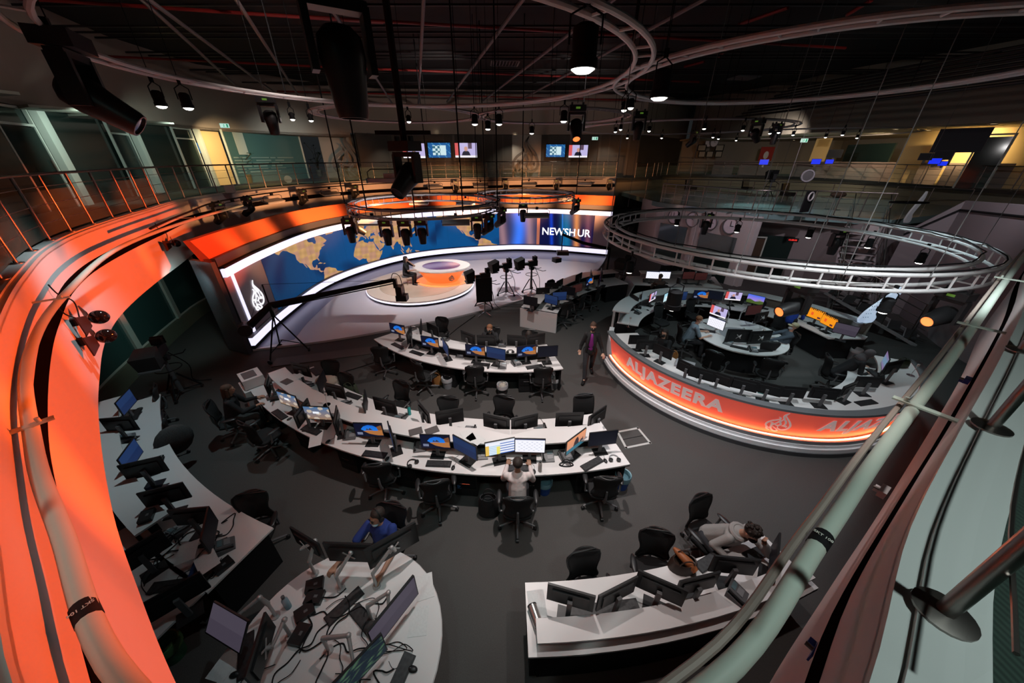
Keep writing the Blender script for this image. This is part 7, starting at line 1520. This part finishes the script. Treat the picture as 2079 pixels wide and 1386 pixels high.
# camera on tripod and chairs on the mezzanine
studio_camera(1553, 412, R(160), 'camera on tripod standing on the mezzanine behind the rail', floor_z=3.3)
for (px, py, lb) in [(1515, 392, 'dark armchair on the mezzanine left of the tripod'), (1400, 392, 'low dark armchair at the left of the mezzanine'), (1595, 405, 'dark armchair right of the tripod on mezzanine')]:
    x, y = at(px, py, 3.3); small('armchair', lb, 'armchair', (x, y, 3.3), [('seat', MB().box((0, 0, .3), (.6, .55, .2)), blackp), ('backrest', MB().box((0, .25, .6), (.6, .1, .55), rx=-.15), blackp), ('leg', MB().box((-.25, -.2, .1), (.04, .04, .2)), steel), ('leg', MB().box((.25, -.2, .1), (.04, .04, .2)), steel)], .4)
a = at(1690, 425, 3.3); small('round_table', 'low glass topped table heaped with things on mezzanine', 'table', (a[0], a[1], 3.3), [('table_top', MB().lathe([(0, .5), (.6, .5), (.6, .53), (0, .53)], 28), glass_d), ('table_foot', MB().cyl((0, 0, 0), (0, 0, .5), .05).lathe([(0, 0), (.3, 0), (.3, .02), (0, .02)], 20), steel), ('heaped_bag', MB().ball((0, 0, .66), (.35, .22, .14), 10, 6), mat('brown_bag', (.09, .06, .04), .8))])
a = at3(1648, 388, 4.3); small('cable_drum', 'black panel with coiled white cable on mezzanine rail', 'cable drum', (a[0], a[1], 3.9), [('back_board', MB().box((0, 0, 0), (.55, .05, .8)), black), ('cable_coil', MB().tube([(.16 * math.cos(q), -.05, .2 + .16 * math.sin(q)) for q in [2 * PI * i / 20 for i in range(20)]], .03, 6, True), mat('pale_cable', (.4, .4, .4), .5))], .4)
a = at3(1640, 357, 4.9); small('hanging_speaker', 'round grey dish shaped lamp hanging before the office floor', 'lamp', a, [('dish', MB().cyl((0, 0, 0), (0, .12, 0), .19, n=24), mat('dish_grey', (.03, .03, .03), .4)), ('dish_ring', MB().tube([(.19 * math.cos(q), 0, .19 * math.sin(q)) for q in [2 * PI * i / 24 for i in range(24)]], .03, 6, True), greyp)], -.3)
# ---- office desks, partitions and blue screens
part_m = mat('mauve_partition', (.20, .15, .14), .8)
for i, (px, py, w_) in enumerate([(1535, 352, 2.2), (1620, 352, 1.6), (1700, 352, 2.4), (1760, 356, 2.6), (1830, 360, 2.4), (1905, 366, 2.2), (1990, 372, 2.2), (1470, 350, 1.6)]):
    q_ = min(offset(sp, 1.0), key=lambda v: abs(proj(v.x, v.y, ZF)[0] - px) + (999 if v.y < 12 else 0)); x, y = q_.x, q_.y
    t = thing('office_desk', ['mauve partitioned office desk beneath the red poster', 'partitioned office desk by blue screen pair', 'partitioned office desk with heaped chairs', 'partitioned office desk before dark window', 'partitioned office desk left of yellow room', 'partitioned office desk before the yellow room', 'partitioned office desk at far right edge', 'partitioned office desk near the framed prints'][i], 'desk', (x, y, ZF), math.atan2(-x, y) )
    MB().box((0, 0, .55), (w_, .06, 1.1)).build('partition', part_m, t); MB().box((0, .45, .74), (w_ * .98, .8, .03)).build('worktop', greyl, t); MB().box((w_ * .45, .45, .36), (.04, .75, .72)).box((-w_ * .45, .45, .36), (.04, .75, .72)).build('side_panel', greyl, t)
for i, (px, py, c_, s_) in enumerate([(1551, 329, 'blue', .5), (1657, 328, 'blue', .5), (1684, 328, 'blue', .42), (1898, 327, 'blue', .4), (1914, 332, 'blue', .3), (2056, 330, 'graph', .55), (1695, 312, 'off', .75), (1950, 285, 'off', 1.3), (2000, 315, 'off', .7), (1915, 315, 'off', .6), (1880, 318, 'off', .45)]):
    x, y, z = atd(px, py, 26.5 if px < 1700 else (22 if px < 1850 else 19.0)); t = thing('office_screen', ['vivid blue screen under the red poster', 'vivid blue screen, left of a pair in the office', 'vivid blue screen, right of a pair in the office', 'vivid blue screen before the yellow room', 'small blue screen edge before the yellow room', 'pale blue screen at the far right of office', 'dark screen above the pair of blue screens', 'large dark hanging screen in the yellow office', 'black screen on desk in the yellow office', 'black screen left of large hanging screen', 'small black screen at left of yellow office'][i], 'monitor', (x, y, z), math.atan2(-x, y))
    w_ = s_ * (1.0 if s_ < 1 else 1.25); MB().box((0, .03, 0), (w_ + .04, .05, w_ * .6 + .04)).build('screen_housing', blackp, t); display(c_, w_, w_ * .6, -.002, t, 0); MB().box((0, .06, -w_ * .4), (.1, .05, w_ * .5)).build('stand_neck', greyp, t)
# yellow lit rooms
yr = mat('yellow_room_paint', (.70, .50, .22), .7); ywin = mat('cabinet_cream', (.45, .40, .28), .6)
p0, p1 = atd(1862, 300, 22.5), atd(2090, 300, 17.5)
struct('wall_yellow_room', MB().wall([(p0[0] - .5, p0[1] + .3), (p1[0] + 2, p1[1] - .8)], ZF, 6.79, .1), yr)
p0, p1 = atd(1650, 305, 30), atd(1682, 305, 29.5); struct('wall_yellow_door', MB().wall([(p0[0], p0[1]), (p1[0], p1[1])], ZF, 6.79, .1), yr)
for i, (px, py, Y) in enumerate([(1905, 296, 20.8), (1925, 296, 20.3)]): p = atd(px, py, Y); struct('window_%d' % (7 + i), MB().box((p[0], p[1] - .1, p[2]), (.5, .04, .35), rz=-.9), mat('pale_pane', (.3, .3, .28), .3))
p = atd(2010, 300, 18.6); d = bpy.data.objects.new('door_5', None); COL.objects.link(d); d['kind'] = 'structure'; d.location = (p[0] - .1, p[1] - .15, ZF); d.rotation_euler = (0, 0, -.9); MB().box((0, 0, 1.1), (.9, .05, 2.2)).build('door_leaf', glass_d, d); MB().box((-.5, 0, 1.15), (.07, .08, 2.3)).box((.5, 0, 1.15), (.07, .08, 2.3)).box((0, 0, 2.3), (1.07, .08, .07)).build('door_frame', mull, d)
struct('window_9', MB().wall([atd(1720, 300, 28)[:2], atd(1815, 300, 24.5)[:2]], 4.9, 6.3, .1), glass_d)
